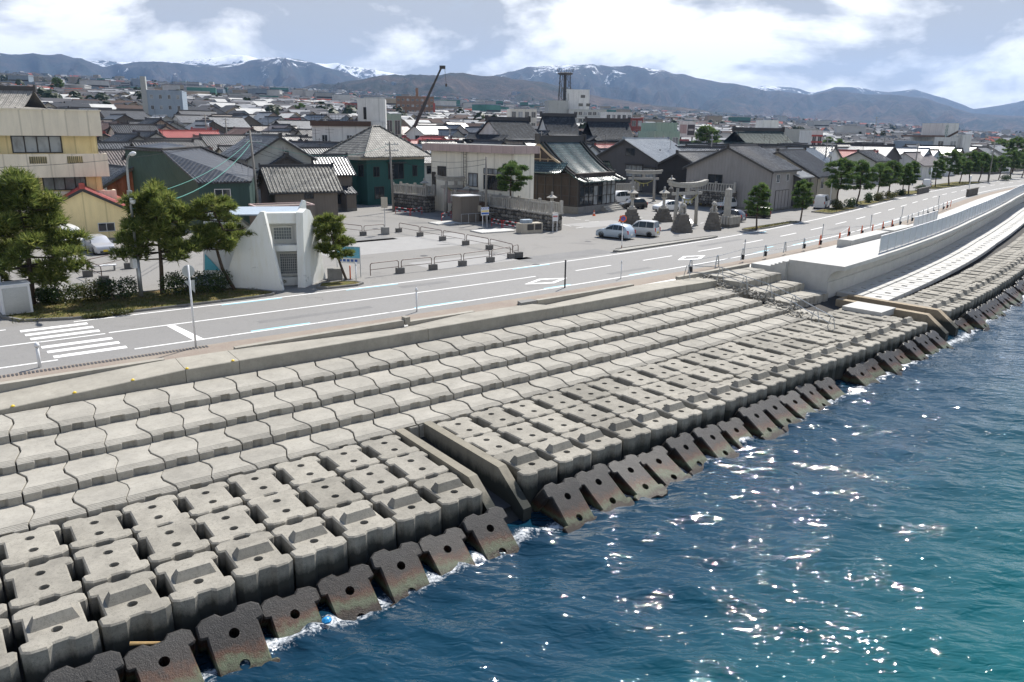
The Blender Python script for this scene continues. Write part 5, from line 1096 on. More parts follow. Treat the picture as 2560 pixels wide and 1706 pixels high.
for k in range(4): b = MB(); b.tube([(P0.x - 3 + 1.8 * k, P0.y - 1.45, .6), (P0.x - 3 + 1.8 * k, P0.y + 1.45, .6)], .6, 10); b.build('wheel', M_DARKIRON, e)
# ---------------------------------------------------------------- big temple roofs
def temple(P, yaw, L, W, ze, zr, roof, label, z0):
    e = empty('temple_hall', (P.x, P.y, z0), radians(yaw), label, 'temple'); b = MB(); b.box(0, L, -W * .38, W * .38, 0, ze); b.build('wall', WALL['white'], e)
    for sg in (-1, 1): b = MB(); curved(b, -.8, L + .8, sg * .05, sg * W / 2, zr, ze, lift=.4); b.build('roof_slope', ROOF[roof], e, True)
    b = MB(); b.add([(-.3, -W * .33, ze + (zr - ze) * .25), (-.3, W * .33, ze + (zr - ze) * .25), (-.3, 0, zr - .4)], [(0, 2, 1)]); b.build('gable_panel', WALL['white'], e)
    for x0, sg in ((-.6, 1), (L + .6, -1)): b = MB(TM(x0, 0, 0, pi / 2)); curved(b, -W * .48, W * .48, 0, sg * W * .18, ze + (zr - ze) * .3, ze, n=4, lift=.4); b.build('skirt_roof', ROOF[roof], e, True)
    b = MB(); b.box(-1, L + 1, -.35, .35, zr - .1, zr + .8)
    for x in (-1.3, L + 1.0): b.box(x, x + .35, -.5, .5, zr - .4, zr + 1.15)
    b.build('ridge_cap', M_TRIM, e)
temple(A(-60, 330, 175), 10, 12, 22, 9.5, A(50, 215, 180).z - 4, 'templepale', 'huge pale temple roof at the left edge above the apartment building', 3)
temple(A(1225, 330, 205), 40, 12, 17, 7, 12.2, 'temple', 'large blue black temple roof behind the cream flat roofed building', 1)
temple(A(1360, 330, 240), 20, 9, 13, 7, 13.0, 'temple', 'dark temple roof behind the shrine hall ridge', 2)
temple(A(1562, 330, 215), 195, 10, 15, 7.5, 12.8, 'temple', 'dark temple roof with a white gable facing right in the middle of the town', 0.5)
temple(A(1950, 330, 235), 205, 16, 16, 7, 11.5, 'templegreen', 'broad green grey temple roof behind the white roofs on the right', 0)
# ---------------------------------------------------------------- the town's houses
OCC = [(Vector(o.location[:2]), 9.0) for o in bpy.data.objects if o.parent is None and o.get('category') in ('house', 'building', 'shop', 'temple', 'shrine', 'billboard')]
def pxof(p):
    q = np.array([p[0], p[1], p[2] - HC]); a, c, d_ = q @ _R, q @ _U, q @ _F; u, v = FPX * a / d_, FPX * c / d_; return 1280 + u * cos(ROLL) + v * sin(ROLL), 853 - (-u * sin(ROLL) + v * cos(ROLL))
SECT = [(300, 'behind the yellow apartments'), (700, 'behind the dark green house'), (1000, 'behind the green shop'), (1345, 'behind the cream building'), (1510, 'behind the shrine hall'), (1765, 'behind the dark grey house'), (2010, 'behind the garage house'), (9999, 'behind the roadside pines')]
RN = {'dark': 'black tiled', 'grey': 'grey tiled', 'bluegrey': 'blue grey tiled', 'brown': 'brown tiled', 'silver': 'silver tiled', 'pale': 'pale tiled', 'steel': 'steel blue metal', 'red': 'red metal', 'white': 'white metal', 'rust': 'rusty brown metal', 'green': 'green metal', 'teal': 'teal metal'}
WN = {'lgrey': 'light grey', 'taupe': 'taupe', 'grey': 'grey', 'dgrey': 'dark grey', 'white': 'white', 'beige': 'beige', 'blue': 'pale blue', 'brownw': 'brown boarded', 'cream': 'cream', 'black': 'black boarded', 'mint': 'mint green'}
rh = random.Random(11); PROTO = []
def proto(i):
    wall = ['lgrey', 'taupe', 'grey', 'white', 'white', 'beige', 'blue', 'dgrey', 'cream', 'lgrey'][i % 10]; roof = ['dark', 'grey', 'bluegrey', 'silver', 'brown', 'grey', 'dark', 'silver', 'steel', 'bluegrey', 'grey', 'dark', 'white', 'silver', 'rust', 'dark', 'grey', 'red'][i % 18]
    L, W = rh.uniform(8, 12.5), rh.uniform(7, 9.8); ze = rh.uniform(4.9, 6.0); zr = ze + W * rh.uniform(.24, .31)
    if i % 5 == 4: ze -= 1.9; zr -= 1.9
    return wall, roof, L, W, ze, zr
def addhouse(p, yaw, i, lab, grp, ribs):
    key = (i, ribs)
    if key not in PR:
        wall, roof, L, W, ze, zr = PARM[i]
        wins = [('f', -W * .2, ze - 2.0, 1.5, 1.2), ('f', W * .22, ze - 1.9, 1.1, 1.1, CW), ('r', L * .25, ze - 2.0, 1.6, 1.2, CU), ('r', L * .7, ze - 2.0, 1.6, 1.2), ('l', L * .5, ze - 2.0, 1.6, 1.2)] if ribs else [('f', -W * .15, ze - 2.0, 1.8, 1.3), ('r', L * .4, ze - 2.0, 2.0, 1.2, CU)]
        e = house('house', lab, p, yaw, L, W, ze, zr, wall, roof, 'c', .5, .4, ribs, wins, 'house', grp, z0=p[2], base=False); PR[key] = e
        if ribs: b = MB(); b.box(-.03, L + .03, -W / 2 - .03, W / 2 + .03, -2.5, 0.0); b.build('foundation', M_FOUND, e)
        else: b = MB(); b.box(-.03, L + .03, -W / 2 - .03, W / 2 + .03, -2.5, 0.0); b.build('foundation', M_FOUND, e)
        return e
    return dup(PR[key], p, radians(yaw), lab, grp)
PR = {}; PARM = [proto(i) for i in range(36)]
cand = []; e1 = Vector((cos(radians(44)), sin(radians(44)), 0)); e2 = Vector((cos(radians(134)), sin(radians(134)), 0)); O = S(60, 0)
for i in range(-24, 46):
    for j in range(0, 46):
        p = O + e1 * (i * 10.6 + rh.uniform(-1.0, 1.0) + (j % 2) * 4) + e2 * (j * 11.4 + rh.uniform(-1.0, 1.0) + (j // 3) * 2.0); r = p.length
        if r > 620 or p.y < 60: continue
        s, t = ST(p) if r < 330 else (150, -200)
        lim = float(np.interp(s, [-30, 12, 30, 55, 60, 84, 92, 106, 112, 126, 130, 400], [-62, -62, -66, -70, -66, -62, -64, -58, -30, -30, -14, -14]))
        if t > lim: continue
        p.z = plain(p.x, p.y); x, y = pxof(p + Vector((0, 0, 6)))
        if not -120 < x < 2680: continue
        if any((Vector(p[:2]) - q).length < rr for q, rr in OCC): continue
        cand.append((r, p, x))
cand.sort(key=lambda q: q[0]); NEAR = cand[:285]; REST = cand[285:]
PLAN = []; cnt = {}
for r, p, x in NEAR:
    i = rh.randrange(36)
    while x < 1250 and PARM[i][1] in ('white', 'silver', 'steel') and rh.random() < .8: i = rh.randrange(36)
    sec = next(b for a, b in SECT if x < a); wall, roof = PARM[i][:2]; band = 'near' if r < 190 else ('mid' if r < 280 else 'far')
    key = f'{band} {WN[wall]} house with {RN[roof]} roof {sec}'; cnt.setdefault(key, []).append(x); PLAN.append((r, p, x, i, key, f'{band} houses {sec}'))
ORD = ['leftmost', 'second from left', 'third from left', 'fourth from left', 'fifth from left', 'sixth from left', 'seventh from left']
for r, p, x, i, key, grp in PLAN:
    xs = sorted(cnt[key]); lab = key if len(xs) == 1 else ORD[min(6, xs.index(x))] + ' ' + key
    addhouse(p, (44 if rh.random() < .32 else 134) + rh.uniform(-4, 4), i, lab, grp, r < 210)
# far town: one mass of small houses and blocks up the plain
def fartown():
    cols = [(0.62, 0.62, 0.60), (0.45, 0.45, 0.44), (0.30, 0.31, 0.33), (0.07, 0.075, 0.085), (0.12, 0.12, 0.13), (0.10, 0.07, 0.06), (0.28, 0.34, 0.40), (0.42, 0.36, 0.28), (0.30, 0.08, 0.06), (0.10, 0.25, 0.22)]
    ms = [mat('far_town_%d' % k, sc3(c, .8), 0.85, 0.2, 0.05, spec=.15) for k, c in enumerate(cols)]; b = MB(); Rr = random.Random(21)
    def gab(p, yaw, L, W, ze, zr, wm, rm):
        b.M = TM(p.x, p.y, p.z, yaw); ov = .4
        b.add([(0, -W / 2, -3), (L, -W / 2, -3), (L, W / 2, -3), (0, W / 2, -3), (0, -W / 2, ze), (L, -W / 2, ze), (L, W / 2, ze), (0, W / 2, ze), (0, 0, zr), (L, 0, zr)], [(0, 1, 5, 4), (2, 3, 7, 6), (3, 0, 4, 8, 7), (1, 2, 6, 9, 5)], wm)
        z1 = ze - .2; b.add([(-ov, 0, zr + .1), (L + ov, 0, zr + .1), (L + ov, -W / 2 - ov, z1), (-ov, -W / 2 - ov, z1), (L + ov, W / 2 + ov, z1), (-ov, W / 2 + ov, z1)], [(0, 3, 2, 1), (1, 4, 5, 0)], rm)
    for r, p, x in REST: gab(p, radians(44 + (0 if Rr.random() < .3 else 90)), Rr.uniform(8, 12), Rr.uniform(7, 10), 5.3, 7.7, Rr.choice((0, 1, 2, 7, 6)), Rr.choice((2, 3, 3, 4, 4, 5, 0)))
    n = 0
    while n < 5200:
        r = 560 * (3300 / 560) ** Rr.random(); az = radians(Rr.uniform(52, 128)); p = Vector((r * cos(az), r * sin(az), 0)); wv = -0.743 * p.x + 0.669 * p.y - 125
        if wv < 20: n += 1; continue
        dens = fb(p.x / 350, p.y / 350, 5.0, 3)
        if dens < (-.12 if r < 1500 else .0) or (r > 2300 and dens < .16): n += 1; continue
        p.z = height(p.x, p.y) - .3; n += 1
        pxx = 1280 + FPX * p.x / (p.y * .966)
        if Rr.random() < (.84 if pxx < 1650 else .96): gab(p, Rr.uniform(0, 3.14), Rr.uniform(9, 15), Rr.uniform(7, 11), Rr.uniform(4.5, 6), Rr.uniform(7, 8.5), Rr.choice((0, 1, 1, 2, 6, 7)), Rr.choice((2, 3, 3, 4, 4, 5, 3, 8, 2)))
        else:
            b.M = TM(p.x, p.y, p.z, Rr.uniform(0, 3.14)); h = Rr.choice((6, 7, 8, 9, 12)); L = Rr.uniform(9, 20); W = Rr.uniform(9, 16); b.box(-L / 2, L / 2, -W / 2, W / 2, -3, h, Rr.choice((0, 0, 1, 6, 7, 9))); b.box(-L / 2 - .2, L / 2 + .2, -W / 2 - .2, W / 2 + .2, h, h + .5, Rr.choice((0, 1, 2, 6)))
            for f in range(int(h / 3.2)): b.box(-L / 2 + .5, L / 2 - .5, -W / 2 - .06, -W / 2 - .01, f * 3.2 + 1.1, f * 3.2 + 2.3, 3)
    b.M = Matrix(); o = b.build('far_town', ms); tag(o, 'far off mass of small houses and blocks spread over the rising plain', 'town', kind='stuff')
fartown()
def fartrees():
    b = MB(); Rr = random.Random(33); m = m_leaf('far_tree_leaves', (0.010, 0.022, 0.012), (0.022, 0.042, 0.020), (0.06, 0.075, 0.035))
    for n in range(900):
        r = 330 * (3000 / 330) ** Rr.random(); az = radians(Rr.uniform(53, 127)); q = Vector((r * cos(az), r * sin(az), 0))
        if -0.743 * q.x + 0.669 * q.y - 125 < 10 or fb(q.x / 260, q.y / 260, 9.0, 3) < .05: continue
        z0 = height(q.x, q.y) - .3; h = Rr.uniform(5, 11); w_ = h * Rr.uniform(.28, .5)
        for k in range(46):
            v = Vector((Rr.gauss(0, 1), Rr.gauss(0, 1), Rr.gauss(0, 1))).normalized(); zz = .55 + .45 * v.z; p = q + Vector((v.x * w_ * (1.15 - zz * .6), v.y * w_ * (1.15 - zz * .6), z0 + h * zz)); a = v.orthogonal().normalized() * w_ * .34; c = v.cross(a).normalized() * w_ * .3
            o = len(b.v); b.v += [p - a, p + c, p + a, p - c]; b.f.append([o, o + 1, o + 2, o + 3]); b.m.append(0)
    o = b.build('far_trees', m); tag(o, 'dark tree clumps scattered through the far town', 'trees', kind='stuff')

# ---------------------------------------------------------------- white building with sail shaped fins
def m_wornwhite():
    N = NT('worn_white_paint'); v = N.obj(); a = N.noise(v, 1.2, 7, 0.72); g = N.noise(N.stretch(v, (2.2, 2.2, 0.35)), 1.4, 5, 0.65)
    c = N.mix(N.ramp(g, [(0.45, 0.0), (0.75, 0.55)]), (0.74, 0.75, 0.72), (0.62, 0.60, 0.49)); c = N.mix(N.ramp(a, [(0.62, 0.0), (0.68, 0.8)]), c, (0.22, 0.22, 0.21)); return N.base(c, 0.8, 0.3)
M_WORN = m_wornwhite(); M_CYAN = mat('turquoise_paint', (0.10, 0.42, 0.50), 0.7, 0.15)
def platepoly(px, Y0, Y1, th, name, m, par):
    """upright wall plate: picture outline laid on the vertical plane through two ground points, with thickness"""
    a, c = Y0, Y1; d_ = (c - a); d_.z = 0; n = Vector((d_.y, -d_.x, 0)).normalized(); P = []
    for x, y in px:
        r_ = Vector(ray(x, y)); k = (a - Vector((0, 0, HC))).dot(n) / r_.dot(n); P.append(Vector((0, 0, HC)) + r_ * k)
    b = MB(); m_ = len(P); Q = [p - n * th for p in P]; ar = sum((P[i] - a).dot(d_) * (P[(i + 1) % m_].z) - (P[(i + 1) % m_] - a).dot(d_) * P[i].z for i in range(m_))
    b.add(P + Q, [tuple(range(m_)), tuple(range(2 * m_ - 1, m_ - 1, -1))] + [(i, m_ + i, m_ + (i + 1) % m_, (i + 1) % m_) for i in range(m_)]); return b.build(name, m, par), n
M_GBLOCK = mat('glass_block', (0.17, 0.19, 0.20), 0.15, 0.35, 6)
tb = empty('restroom_building', (0, 0, 0), 0, 'small worn white building with tall sail shaped wall fins beside the road', 'building')
platepoly([(711, 724), (664, 528), (655, 528), (628, 566), (600, 600), (560, 722)], G(711, 724), G(560, 722), .4, 'fin_wall', M_WORN, tb)
platepoly([(508, 533), (577, 531), (650, 590), (650, 706), (508, 688)], G(508, 688), G(650, 700), .35, 'fin_wall', M_WORN, tb)
o, n_ = platepoly([(512, 636), (550, 676), (512, 676)], G(508, 688) + Vector((-.02, -.05, 0)), G(650, 700) + Vector((-.02, -.05, 0)), .03, 'painted_triangle', M_CYAN, tb)
platepoly([(762, 720), (757, 532), (766, 522), (775, 526), (790, 560), (815, 697)], G(762, 720), G(815, 697), .5, 'fin_wall', M_WORN, tb)
platepoly([(742, 600), (744, 534), (757, 501), (765, 503), (768, 600)], A(744, 640, 54.5), A(768, 640, 54.8), .4, 'fin_wall', M_WORN, tb)
fA, fB = G(690, 716), G(763, 714); dd = (fB - fA); wl = dd.length; tM = TM(fA.x, fA.y, 0, atan2(dd.y, dd.x))
b = MB(tM); b.box(-.3, wl, .7, 6, 0, 4.75); b.build('wall', M_WORN, tb); b = MB(tM); b.box(-.4, wl, -.15, .6, 4.3, 5.0); b.build('roof_beam', M_WORN, tb); b = MB(tM); b.box(-3.5, wl, .6, 6.2, 4.76, 4.85); b.build('roof_deck', WALL['blue'], tb)
b = MB(tM); b.box(-.2, wl, -.35, .6, 2.45, 2.85); b.build('floor_slab', M_WORN, tb); b = MB(tM); b.box(0, wl, .2, .69, 0, .55); b.build('sill_wall', M_WORN, tb)
for x0, x1, z0, z1, nx_, nz_ in ((.35, 1.55, .75, 2.15, 9, 8), (.05, 1.2, 3.15, 3.95, 7, 4)):
    b = MB(tM); b.box(x0 - .08, x1 + .08, .57, .69, z0 - .08, z1 + .08); o = b.build('glass_block_window', M_WORN, tb)
    for i in range(nx_):
        for j in range(nz_): a0 = x0 + (x1 - x0) * i / nx_; c0 = z0 + (z1 - z0) * j / nz_; g = MB(tM); g.box(a0 + .015, a0 + (x1 - x0) / nx_ - .015, .53, .58, c0 + .015, c0 + (z1 - z0) / nz_ - .015); g.build('glass_block', M_GBLOCK, o)
b = MB(tM); b.tube([(1.75, .1, 2.9), (1.75, .1, 4.3)], .05, 6); b.build('drain_pipe', M_WORN, tb)

# ---------------------------------------------------------------- planting beds and kerbs
M_KERB = m_conc('kerb_concrete', (0.20, 0.195, 0.18), stain=0.4, rand=0.0)
def m_soil():
    N = NT('grass_and_soil'); p = N.pos(); a = N.noise(p, 1.1, 6, 0.7, 0.4); f = N.noise(p, 22, 3, 0.8)
    c = N.ramp(N.math('MULTIPLY_ADD', f, 0.35, N.math('MULTIPLY', a, 0.7)), [(0.36, (0.045, 0.055, 0.018)), (0.5, (0.115, 0.115, 0.035)), (0.6, (0.17, 0.125, 0.06)), (0.72, (0.13, 0.085, 0.05))]); N.bump(f, 0.8, 0.04); return N.base(c, 0.95, 0.1)
M_SOIL = m_soil()
def bed(pts, label, fill=None, h=0.16):
    P = [S(s, t) for s, t in pts]; c = sum(P, Vector()) / len(P); e = empty('planting_bed', (c.x, c.y, 0), 0, label, 'planting bed'); n = len(P); inn = [c + (p - c) * (1 - .2 / max(.6, (p - c).length)) for p in P]
    for i in range(n):
        a, d_, d2, a2 = P[i] - c, P[(i + 1) % n] - c, inn[(i + 1) % n] - c, inn[i] - c; m_ = max(1, int((d_ - a).length / 2.0))
        for k in range(m_):
            q = [a.lerp(d_, k / m_), a.lerp(d_, (k + .985) / m_), a2.lerp(d2, (k + .985) / m_), a2.lerp(d2, k / m_)]; b = MB(); b.prism([(v.x, v.y) for v in q], 0, h, bev=.025); b.build('kerb_stone', M_KERB, e)
    b = MB(); b.poly([(p.x - c.x, p.y - c.y, h - .05) for p in (inn if True else P)]); ob = b.build('bed_soil', fill or M_SOIL, e)
    if ob.data.polygons[0].normal.z < 0: ob.data.flip_normals()
    return e
bed([(-1.0, -9.5), (-.9, -6.6), (-.2, -5.2), (2.2, -4.2), (12.6, -4.25), (13.9, -4.5), (14.3, -5.1), (13.8, -5.9), (11, -9.8)], 'long kerbed planting bed with hedges at the left of the road')
bed([(17.1, -5.0), (17.6, -4.4), (19.8, -4.25), (20.5, -4.7), (20.3, -5.5), (19.5, -6.2), (17.8, -6.2)], 'small kerbed bed around the leaning pine beside the white building')
bed([(46.4, -4.7), (46.9, -4.2), (62.6, -3.95), (63.6, -4.2), (63.0, -4.7), (47.4, -5.35)], 'narrow raised concrete traffic island by the no parking sign', m_conc('island_concrete', (0.31, 0.30, 0.275)))
bed([(71.2, -5.2), (71.6, -4.5), (76, -4.05), (84.4, -3.95), (84.8, -4.4), (80, -5.2), (72, -5.7)], 'long grassy kerbed bed with two small pines in front of the big grey house')
bed([(98.4, -5.2), (98.9, -4.5), (110.4, -4.0), (110.8, -5), (106, -7.2), (99, -7.4)], 'kerbed bed under the twin pines and clipped shrubs right of the white van'); bed([(115.8, -5), (116.6, -4.4), (131.8, -4.0), (132.4, -5), (126, -7), (116.4, -7.2)], 'kerbed bed with a long clipped hedge under the second pine clump')
bed([(139, -5.2), (140, -4.5), (161, -4.0), (161.8, -5), (155, -7.4), (140, -7.4)], 'kerbed bed with two slim pines and a low dark wall'); bed([(167, -5.4), (168, -4.6), (204, -4.0), (206, -5.5), (200, -9), (168, -9)], 'far grassy bed under the row of roadside pines')
# ---------------------------------------------------------------- pines and shrubs
def m_leaf(name, c0, c1, c2, rough=0.55, tr=0.25):
    N = NT(name); r = N.n('ShaderNodeNewGeometry').outputs['Random Per Island']; cl = N.noise(N.obj(), 1.1, 3, 0.6); f = N.math('MULTIPLY_ADD', r, 0.55, N.math('MULTIPLY_ADD', cl, 0.9, -0.22))
    c = N.ramp(f, [(0.15, c0), (0.5, c1), (0.85, c2)]); N.base(c, rough, 0.3); N.b.inputs['Subsurface Weight'].default_value = 0.0
    d_ = N.n('ShaderNodeBsdfTranslucent', {'Color': c}); mx = N.n('ShaderNodeMixShader', {0: tr}); N.t.links.new(N.b.outputs[0], mx.inputs[1]); N.t.links.new(d_.outputs[0], mx.inputs[2]); N.t.links.new(mx.outputs[0], N.out.inputs[0]); return N.m
M_NEEDLE = m_leaf('pine_needles', (0.045, 0.075, 0.020), (0.15, 0.195, 0.046), (0.32, 0.33, 0.095), tr=.55); M_DNEEDLE = m_leaf('dark_pine_needles', (0.030, 0.066, 0.024), (0.088, 0.155, 0.046), (0.20, 0.26, 0.08), tr=.55); M_SHRUB = m_leaf('shrub_leaves', (0.012, 0.030, 0.010), (0.030, 0.062, 0.016), (0.085, 0.115, 0.030), 0.35)
M_YSHRUB = m_leaf('yellow_green_leaves', (0.03, 0.045, 0.012), (0.085, 0.095, 0.025), (0.17, 0.15, 0.05), 0.4); M_BARK = mat('pine_bark', (0.075, 0.055, 0.042), 0.95, 0.45, 5, 0.9, 18)
def tuft(b, p, d, R_, n, ln, wd):
    z = d.normalized(); x = z.orthogonal().normalized(); y = z.cross(x)
    for k in range(n):
        a = R_.random() * 6.283; e = R_.uniform(.25, 1.25); v = (z * cos(e) + (x * cos(a) + y * sin(a)) * sin(e)); sd = v.cross(Vector((R_.uniform(-1, 1), R_.uniform(-1, 1), R_.uniform(-1, 1)))); sd = sd.normalized() * wd if sd.length > 1e-4 else x * wd
        l = ln * R_.uniform(.7, 1.15); o = len(b.v); b.v += [p - sd, p + sd, p + v * l]; b.f.append([o, o + 1, o + 2]); b.m.append(0)
def pine_mesh(seed, h, rad, trunk, ntuft, first=.3, flat=.55, layers=9, ln=.34, wd=.035, dens=8, rtop=.25, drop_=0.0):
    """trunk path points (unit heights) with limbs carrying needle pads"""
    R_ = random.Random(seed); tb_ = MB(); cb = MB(); tp = [Vector((x, y, z * h)) for x, y, z in trunk]
    def at(u):
        k = u * (len(tp) - 1); i = min(int(k), len(tp) - 2); return tp[i].lerp(tp[i + 1], k - i)
    tb_.tube([at(i / 10) for i in range(11)], [max(.03, h * .022 * (1 - .8 * i / 10)) for i in range(11)], 8)
    pads = []
    for L_ in range(layers):
        u = first + (1 - first) * (L_ + .3 * R_.random()) / layers; nb = R_.choice((3, 4, 4, 5)) if L_ < layers - 1 else 2; base = at(min(u, .99)); w_ = 1 - (u - first) / (1 - first); rr = rad * (rtop + (1 - rtop) * (w_ ** .75)) * (1 if L_ else .8)
        a0 = R_.random() * 6.28
        for k in range(nb):
            a = a0 + 6.283 * k / nb + R_.uniform(-.45, .45); l = rr * R_.uniform(.6, 1.08); rise = R_.uniform(.05, .28) * l - drop_ * l
            tip = base + Vector((cos(a) * l, sin(a) * l, rise)); mid = base.lerp(tip, .5) + Vector((0, 0, -.05 * l)); tb_.tube([base, mid, tip], [h * .008, h * .006, h * .003], 5)
            for q in (.55, .8, 1.0):
                if R_.random() < .85: pads.append((base.lerp(tip, q) + Vector((R_.uniform(-.1, .1), R_.uniform(-.1, .1), .05)) * rad * .3, rad * R_.uniform(.12, .235) * (1.15 - .3 * q)))
    pads.append((tp[-1], rad * .2)); tot = sum(r ** 2 for _, r in pads)
    for c, r in pads:
        for k in range(max(4, int(ntuft * r * r / tot))):
            v = Vector((R_.gauss(0, 1), R_.gauss(0, 1), R_.gauss(0, 1))).normalized() * (R_.random() ** .45); p = c + Vector((v.x * r, v.y * r, v.z * r * flat)); tuft(cb, p, Vector((v.x * .8, v.y * .8, .55 + v.z * .6)), R_, dens, ln, wd)
    return tb_.mesh('trunk', M_BARK, True), cb
def pine(P, rz, label, tm, cm, group=None, sc_=1.0):
    e = empty('pine_tree', P, rz, label, 'tree', group); e.scale = (sc_,) * 3; link('trunk', tm, e); link('crown', cm, e); return e
def mk(seed, mname, **k): t, c = pine_mesh(seed, **k); return t, c.mesh('crown', mname)
sway = lambda a, b_, c, d_: [(0, 0, 0), (a, 0, .3), (b_, .05, .55), (c, 0, .8), (d_, 0, 1)]
t, c = mk(1, M_NEEDLE, h=7.6, rad=3.6, trunk=sway(.1, .1, 0, .1), ntuft=4600, first=.17, layers=11, flat=.55, drop_=.10, ln=.48, wd=.036); pine(G(84, 764), .4, 'big shaggy pine at the left edge in front of the apartment building', t, c)
t, c = mk(2, M_NEEDLE, h=6.8, rad=2.75, trunk=sway(.15, .2, .1, .2), ntuft=3300, first=.27, layers=10, flat=.6, rtop=.28, drop_=.10, ln=.44, wd=.036); pine(G(406, 738), 1.0, 'dense pine right of the street lamp', t, c)
t, c = mk(3, M_NEEDLE, h=6.0, rad=2.2, trunk=[(0, 0, 0), (-.7, 0, .25), (-1.0, 0, .5), (-.3, .1, .62), (-.9, 0, .85), (-1.1, 0, 1)], ntuft=1900, first=.36, layers=7, flat=.5, rtop=.45, ln=.4, wd=.036); pine(G(588, 728), .1, 'open crooked pine with layered pads beside the white building', t, c)
t, c = mk(4, M_NEEDLE, h=4.6, rad=1.55, trunk=[(0, 0, 0), (-.45, 0, .3), (-.75, 0, .55), (-1.0, 0, .8), (-1.05, 0, 1)], ntuft=1500, first=.36, layers=6, flat=.55, rtop=.55, ln=.34, wd=.034); pine(G(868, 706), 0.2, 'small leaning pine in the kerbed bed right of the white building', t, c)
t, c = mk(5, M_DNEEDLE, h=6.9, rad=2.7, trunk=sway(.2, .5, .4, .1), ntuft=2200, first=.5, layers=6, flat=.55, rtop=.5, ln=.3); pine(drop(A(1280, 540, 91.0)), 2.0, 'dark green pine behind the long stone wall before the cream building', t, c)
V1 = mk(6, M_DNEEDLE, h=5.0, rad=1.75, trunk=sway(-.1, -.1, 0, .1), ntuft=1500, first=.28, layers=7, flat=.65, rtop=.28, ln=.3, drop_=.02); V2 = mk(7, M_DNEEDLE, h=5.8, rad=2.3, trunk=sway(.3, .2, .3, .1), ntuft=1700, first=.32, layers=7, flat=.65, rtop=.4, ln=.34); V3 = mk(8, M_DNEEDLE, h=6.4, rad=2.5, trunk=sway(-.3, .1, -.2, .1), ntuft=1700, first=.35, layers=7, flat=.6, rtop=.45, ln=.36)
pine(G(1891, 576), 0, 'small roadside pine in front of the black car and big grey house', *V1); pine(G(2001, 553), 2.2, 'small roadside pine in front of the garage door', *V1, sc_=.97)
gp = 'pines along the road'
for (x, y), v, k, lab in (((2094, 519), V3, 1.08, 'broad pine nearest the white van'), ((2140, 512), V2, 1.12, 'pine just right of the one nearest the van'), ((2190, 498), V2, 1.0, 'left pine of the second roadside clump'), ((2222, 494), V3, .95, 'right pine of the second roadside clump'), ((2256, 488), V1, 1.05, 'left of the two slim pines past the second clump'), ((2271, 486), V1, 1.15, 'right of the two slim pines past the second clump'), ((2338, 468), V1, 1.1, 'first pine of the far row, standing slightly apart'), ((2372, 463), V3, 1.15, 'tall second pine of the far row'), ((2398, 460), V2, 1.0, 'third pine of the far row'), ((2424, 457), V3, 1.1, 'fourth pine of the far row'), ((2446, 455), V2, 1.15, 'fifth pine of the far row'), ((2470, 452), V1, 1.2, 'sixth pine of the far row'), ((2496, 450), V2, 1.0, 'seventh pine of the far row'), ((2526, 447), V3, 1.1, 'eighth pine of the far row'), ((2554, 444), V2, 1.1, 'ninth pine of the far row at the right edge')):
    pine(G(x, y), k * 5, lab, *v, group=gp, sc_=k)
for x, Y, k, v, lab in ((1768, 225, 1.9, V3, 'tall pine standing among the roofs behind the mint building'), (1800, 235, 1.4, V2, 'pine right of the tall one among the roofs'), (1838, 240, 1.5, V3, 'pine left of the broad green temple roof'), (2074, 250, 1.9, V1, 'slim dark conifer right of the striped shop'), (2100, 250, 1.4, V3, 'bushy conifer in the group right of the striped shop'), (2122, 255, 1.35, V2, 'second bushy conifer in the group right of the striped shop'), (2140, 270, 1.3, V1, 'slim conifer at the right of the group among white roofs'), (2505, 270, 1.5, V3, 'round pine above the roofs near the right edge'), (2548, 240, 1.6, V3, 'dark pine above the roofs at the right edge'), (330, 150, 1.1, V2, 'garden pine among the roofs left of the grey gabled house'), (755, 380, 1.6, V2, 'tree mass in the far town left of the white deck building'), (160, 520, 2.0, V3, 'dark tree above the far town roofs on the left')):
    p = A(x, 330, Y); pine((p.x, p.y, gz(p)), k * 9, lab, *v, sc_=k)
def shrub(P, rz, rx, ry, h, label, m=None, n=900, seed=1, group=None, lf=.13):
    R_ = random.Random(seed); b = MB(); e = empty('shrub', P, rz, label, 'shrub', group)
    h *= 1.12; n = int(n * 1.5); lob = [(Vector((R_.uniform(-.8, .8) * rx, R_.uniform(-.6, .6) * ry, h * R_.uniform(.35, .58))), R_.uniform(.42, .66)) for _ in range(max(5, int(rx * 6)))]
    for k in range(n):
        c, q = R_.choice(lob); v = Vector((R_.gauss(0, 1), R_.gauss(0, 1), R_.gauss(0, 1))).normalized(); p = c + Vector((v.x * q * min(rx, 1.2), v.y * q * ry, v.z * q * h * .75)) * R_.uniform(.75, 1.03)
        if p.z < .02: p.z = R_.uniform(.02, .3)
        a = Vector((R_.uniform(-1, 1), R_.uniform(-1, 1), R_.uniform(-.4, 1))).normalized() * lf; d_ = a.cross(v).normalized() * lf * .6 if a.cross(v).length > 1e-4 else Vector((lf, 0, 0)); o = len(b.v); b.v += [p - d_ * .5, p + a * .5, p + d_ * .5, p - a * .5]; b.f.append([o, o + 1, o + 2, o + 3]); b.m.append(0)
    b.build('foliage', m or M_SHRUB, e); s_ = MB()
    for k in range(5): s_.tube([(R_.uniform(-.4, .4) * rx, R_.uniform(-.3, .3) * ry, 0), (R_.uniform(-.7, .7) * rx, R_.uniform(-.5, .5) * ry, h * .7)], [.03, .012], 4)
    s_.build('stem', M_BARK, e); return e
